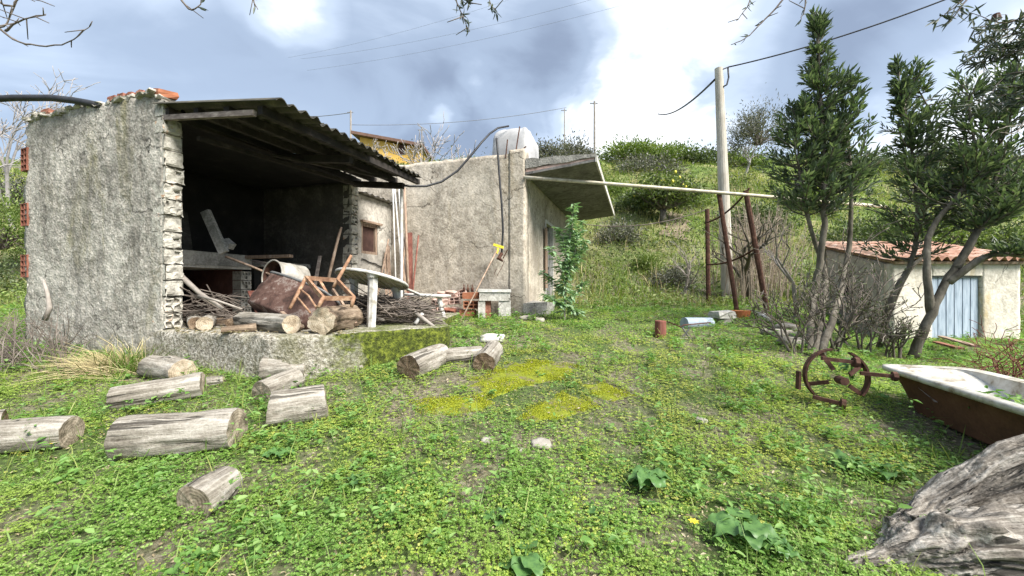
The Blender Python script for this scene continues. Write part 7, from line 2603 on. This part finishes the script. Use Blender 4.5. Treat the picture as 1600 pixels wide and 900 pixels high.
def moss_layer():
    labs = ('largest bright yellow moss patch behind the others', 'leftmost yellow moss patch on the old paving', 'front yellow moss patch in the middle of the yard', 'small yellow moss patch at the right of the old paving')
    for poly, lab in zip(MOSSW, labs):
        lo, hi = poly.min(0), poly.max(0)
        cen = poly.mean(0)
        mb = MB()
        n = 70
        ring = []
        # bed: slightly domed sheet with ragged rim
        per = []
        for i in range(len(poly)):
            a, b = poly[i], poly[(i + 1) % len(poly)]
            for k in range(9):
                q = a + (b - a) * k / 9
                q = cen + (q - cen) * (1.0 + 0.2 * fbm(q[0] * 6, q[1] * 6, 2, 1.4, 3))
                per.append(q)
        m = len(per)
        for lev, (f, dz) in enumerate(((0.96, -0.02), (0.9, 0.008), (0.75, 0.014), (0.5, 0.018), (0.2, 0.02))):
            for q in per:
                w = cen + (q - cen) * f
                mb.v.append((w[0], w[1], G(w[0], w[1]) + dz + 0.006 * fbm(w[0] * 9, w[1] * 9, 0, 1, 2)))
            if lev:
                for i in range(m):
                    i2 = (i + 1) % m
                    mb.f.append(((lev - 1) * m + i, (lev - 1) * m + i2, lev * m + i2, lev * m + i))
        mb.f.append(tuple(4 * m + i for i in range(m)))
        root = thing('moss_patch', (cen[0], cen[1], G(cen[0], cen[1])), lab, 'moss', 'yellow moss patches')
        mb.obj('moss_bed', M['moss_bed'], root, smooth=True)
        area = (hi[0] - lo[0]) * (hi[1] - lo[1])
        N = int(area * 30000)
        x = nr.uniform(lo[0] - .05, hi[0] + .05, N); y = nr.uniform(lo[1] - .05, hi[1] + .05, N)
        wx, wy = x + .10 * nfield(x, y, 11, 3), y + .08 * nfield(x, y, 13, 5)
        k = inpoly(cen + (poly - cen) * 1.10, wx, wy) & (nr.random(N) < np.clip(0.55 + 1.3 * nfield(x, y, 10, 1), 0.03, 1))
        x, y = x[k], y[k]
        N = len(x)
        c = np.stack([x, y, Gv(x, y) + nr.uniform(.012, .024, N)], 1)
        d_ = np.stack([nr.normal(0, .6, N), nr.normal(0, .6, N), np.full(N, .6)], 1)
        np_obj('moss_tufts', [leaf_arrays(c, d_, np.stack([nr.normal(0, 1, N), nr.normal(0, 1, N), np.ones(N)], 1), nr.uniform(.006, .012, N), nr.uniform(.005, .009, N), .2, .2)], M['moss'], root, kind='stuff')


moss_layer()


def hill_layer():
    n = 105000
    x, y = sample(n, 9.5, 36, 2.0, 1.35)
    keep = outside_masks(x, y) & (nr.random(n) < np.clip(0.75 + 0.5 * nfield(x, y, 1.1, 1), .15, 1))
    x, y = x[keep], y[keep]
    n = len(x)
    tall = np.clip(0.6 + 0.7 * nfield(x, y, 0.8, 2.5), .25, 1.4)
    c = np.stack([x, y, Gv(x, y) - 0.02], 1)
    d_ = np.stack([nr.normal(0, .25, n), nr.normal(-.05, .25, n), np.ones(n)], 1)
    bend = np.stack([nr.normal(0, .8, n), nr.normal(-.2, .8, n), nr.normal(-.35, .2, n)], 1)
    L = nr.uniform(.2, .65, n) * tall * (1 + .02 * (y - 10))
    setp(np_obj('hill_grass', [blade_arrays(c, d_, bend, L, nr.uniform(.012, .026, n) * (1 + .05 * (y - 10)))], M['hill_grass']), 'long green and straw coloured grass on the bank', kind='stuff')
    # low leafy herbs on the bank
    n = 52000
    x, y = sample(n, 9.0, 30, 2.0, 1.6)
    keep = outside_masks(x, y) & (nfield(x, y, 0.9, 6) + 0.5 * nfield(x, y, 2.6, 2) > -0.05)
    x, y = x[keep], y[keep]
    n = len(x)
    c = np.stack([x, y, Gv(x, y) + nr.uniform(.02, .30, n)], 1)
    a = nr.uniform(0, 6.283, n)
    L = nr.uniform(.05, .11, n) * (1 + .04 * (y - 9))
    setp(np_obj('bank_herbs', [leaf_arrays(c, np.stack([np.cos(a), np.sin(a), nr.normal(.2, .4, n)], 1), np.stack([nr.normal(0, .4, n), nr.normal(-.3, .4, n), np.ones(n)], 1), L, L * .5, .2, .2)], M['bush_green']), 'low leafy herbs covering the bank', kind='stuff')


hill_layer()


# scrubby clumps, brambles and dead stalks that break up the bank
def scrub_layer():
    parts, dead = [], []
    n = 520
    x, y = sample(n, 11, 33, 2.0, 1.5)
    k = outside_masks(x, y)
    x, y = x[k], y[k]
    for q in range(len(x)):
        m = 78
        rad = nr.uniform(.22, .65) * (1 + .02 * (y[q] - 11))
        v = nr.normal(size=(m, 3)) * np.array([rad, rad, rad * .55])
        c = np.array([x[q], y[q], G(x[q], y[q]) + rad * .25]) + v
        c[:, 2] = np.maximum(c[:, 2], Gv(c[:, 0], c[:, 1]) + .02)
        L = nr.uniform(.05, .11, m) * (1 + .05 * (y[q] - 10))
        (parts if nr.random() < .72 else dead).append(leaf_arrays(c, v + nr.normal(size=(m, 3)) * .4 + [0, 0, .3], nr.normal(size=(m, 3)) * .5 + [0, 0, 1], L, L * .45, .2, .2))
    setp(np_obj('bank_scrub', parts, M['bush_leaf']), 'dark scrubby clumps dotted over the bank', kind='stuff')
    setp(np_obj('dry_bank_scrub', dead, M['bush_grey']), 'grey dry scrub clumps dotted over the bank', kind='stuff')
    n = 5200
    x, y = sample(n, 10.5, 26, 2.0, 1.5)
    k = outside_masks(x, y) & (nfield(x, y, 1.2, 8) > .0)
    x, y = x[k], y[k]
    n = len(x)
    c = np.stack([x, y, Gv(x, y)], 1)
    setp(np_obj('dry_stalks', [blade_arrays(c, np.stack([nr.normal(0, .15, n), nr.normal(0, .15, n), np.ones(n)], 1), np.stack([nr.normal(0, .4, n), nr.normal(0, .4, n), nr.normal(-.1, .1, n)], 1), nr.uniform(.35, .95, n), nr.uniform(.010, .018, n) * (1 + .05 * (y - 10)))], M['straw']), 'dry pale stalks standing on the bank', kind='stuff')


scrub_layer()


# dry grass tuft by the shed wall
def tuft():
    b = GP(178, 585)
    r = nr
    n = 620
    c = np.stack([b.x + r.normal(0, .12, n), b.y + r.normal(0.10, .10, n), np.zeros(n)], 1)
    c[:, 2] = Gv(c[:, 0], c[:, 1])
    a = r.normal(2.6, 0.75, n)
    d_ = np.stack([np.cos(a) * .9, r.normal(-.25, .45, n), np.abs(np.sin(a)) * .6 + .25], 1)
    bend = np.stack([np.cos(a) * .8, r.normal(0, .4, n), r.uniform(-1.0, -.3, n)], 1)
    L = r.uniform(.25, .75, n)
    root = thing('dry_grass_tuft', b, 'big straw coloured grass tuft flopping left in front of the shed wall', 'grass tuft')
    o = np_obj('blades', [blade_arrays(c, d_, bend, L, r.uniform(.004, .009, n))], M['straw'], root, kind='stuff')
    n = 160
    c = np.stack([b.x + .1 + r.normal(0, .10, n), b.y + r.normal(0.05, .08, n), np.zeros(n)], 1)
    c[:, 2] = Gv(c[:, 0], c[:, 1])
    d_ = np.stack([r.normal(.1, .4, n), r.normal(-.1, .3, n), np.ones(n)], 1)
    np_obj('green_blades', [blade_arrays(c, d_, np.stack([r.normal(.2, .6, n), r.normal(0, .4, n), r.uniform(-.6, 0, n)], 1), r.uniform(.2, .5, n), r.uniform(.004, .009, n))], M['grass'], root, kind='stuff')
    # grey dead brush at the left border
    rr = random.Random(31)
    mb = MB()
    for k in range(150):
        p = onhill(rr.uniform(-70, 120), 0, rr.uniform(4.3, 5.1))
        a = rr.gauss(2.2, 0.6)
        L_ = rr.uniform(.25, .75)
        dv = Vector((math.cos(a), rr.gauss(0, .3), math.sin(a))).normalized()
        e = p + dv * L_
        m = p.lerp(e, .5) + Vector((rr.gauss(0, .05), rr.gauss(0, .05), .06))
        mb.tube([p, m, e], [.007, .005, .002], 4, cap=False)
        for q in range(2):
            s_ = m.lerp(e, rr.random())
            mb.tube([s_, s_ + Vector((rr.gauss(-.05, .12), rr.gauss(0, .08), rr.uniform(0, .15)))], [.003, .0015], 3, cap=False)
    mb.obj('dead_brush', M['twig'], label='grey dead brushwood at the foot of the shed wall on the left', kind='stuff')
    stick([P(68, 438, 4.9), P(74, 458, 4.85), P(78, 480, 4.8), P(70, 500, 4.8)], 0.016, 0.03, 'pale curved dead branch upright in front of the shed wall', 'bark_pale', name='dead_branch', cat='branch')


tuft()


# arum and other big leaved plants
def arum(px, py, n, L, W, label, seed, lift=0.09):
    r = random.Random(seed)
    b = GP(px, py)
    root = thing('broadleaf_plant', b, label, 'plant', 'broad leaved plants in the clover')
    st = MB()
    for k in range(n):
        a = 6.283 * k / n + r.uniform(-.4, .4)
        out = Vector((math.cos(a), math.sin(a), 0))
        reach = L * r.uniform(.25, .75)
        hgt = lift * r.uniform(.6, 1.3)
        p = b + out * reach * .5 + Vector((0, 0, hgt))
        l_ = L * r.uniform(.7, 1.1)
        w_ = W * r.uniform(.8, 1.1)
        st.tube([b + Vector((0, 0, -.01)), b.lerp(p, .6) + Vector((0, 0, .02)), p], [.005, .004, .003], 5)
        side = Vector((-out.y, out.x, 0))
        roll = r.uniform(-.35, .35)
        mb = MB()
        def f(u, v):
            # arrow-shaped blade with wavy rim
            q = v
            hw = w_ / 2 * (math.sin(math.pi * min(1, q * 1.02 + .12)) ** .8 if q < .98 else 0.02)
            xx = (u - .5) * 2
            back = -.16 * l_ * abs(xx) ** 1.5 * max(0, 1 - q * 2.2)
            along = q * l_ + back
            drop = -0.36 * l_ * q * q * .9 + .08 * l_ * q
            wave = .010 * math.sin(q * 14 + k) * abs(xx)
            cup = .16 * hw * abs(xx)
            return p + out * along * .95 + side * (xx * hw) + Vector((0, 0, drop + wave + cup + roll * xx * hw))
        mb.grid(f, 6, 9)
        mb.obj('leaf', M['arum'], root, smooth=True)
    st.obj('stalks', M['weed'], root, smooth=True)


arum(1012, 766, 17, 0.125, 0.075, 'wide rosette of many heart shaped leaves in the right centre foreground', 1, 0.09)
arum(1162, 852, 9, 0.145, 0.095, 'dark glossy plant with large leaves in the right foreground', 2, 0.10)
arum(925, 805, 3, 0.075, 0.05, 'two flat pale leaves left of the heart leaved rosette', 3, 0.04)
arum(820, 893, 6, 0.13, 0.10, 'large leaves at the bottom edge in the centre', 4, 0.06)
arum(775, 822, 5, 0.075, 0.05, 'grey green rosette in the centre foreground', 5, 0.05)
arum(437, 718, 6, 0.10, 0.07, 'bluish rosette right of the largest log', 6, 0.05)
arum(1330, 735, 7, 0.12, 0.085, 'spreading broad leaves below the iron wheel', 7, 0.07)
arum(1392, 752, 6, 0.11, 0.08, 'second spreading broad leaves near the trunk', 8, 0.07)
arum(560, 760, 4, 0.075, 0.05, 'small broad leaves right of the foreground log', 9, 0.05)
arum(1215, 880, 6, 0.085, 0.06, 'broad leaves at the lower right beside the dark glossy plant', 10, 0.08)
arum(1330, 600, 10, 0.12, 0.09, 'ivy green leaves growing inside the iron wheel', 11, 0.22)
arum(1020, 800, 4, 0.05, 0.035, 'tiny rosette below the heart leaved rosette', 12, 0.03)


# weeds in the bathtub
def tub_weeds():
    A, ax, sd, L, W, zr = TUB
    parts = []
    n = 420
    u, v = nr.uniform(.15, .88, n), nr.uniform(.45, .95, n)
    c = np.array([list(A + ax * (L * b) + sd * (W * a)) for a, b in zip(u, v)])
    c[:, 2] += nr.uniform(-.17, -.03, n)
    a = nr.uniform(0, 6.283, n)
    ln = nr.uniform(.03, .07, n)
    np_obj('tub_weeds', [leaf_arrays(c, np.stack([np.cos(a), np.sin(a), nr.normal(.2, .4, n)], 1), np.stack([nr.normal(0, .3, n), nr.normal(0, .3, n), np.ones(n)], 1), ln, ln * .5, .2, .2)], M['weed'], label='weeds growing in the old bathtub', kind='stuff')


tub_weeds()


def flowers():
    r = random.Random(3)
    for px, py, lab in ((84, 708, 'yellow flower below the cracked log at the left'), (1084, 838, 'yellow withered leaf flower in the right foreground')):
        b = GP(px, py)
        root = thing('yellow_flower', b, lab, 'flower', 'yellow flowers')
        MB().tube([b, b + Vector((0, 0, .06))], .003, 4).obj('stalk', M['weed'], root)
        c = b + Vector((0, 0, .065))
        for k in range(7):
            a = 6.283 * k / 7
            leaves_obj('petal', [(c, Vector((math.cos(a), math.sin(a), .3)), Vector((0, 0, 1)), .028, .014)], M['yellow_plastic'], root)


flowers()
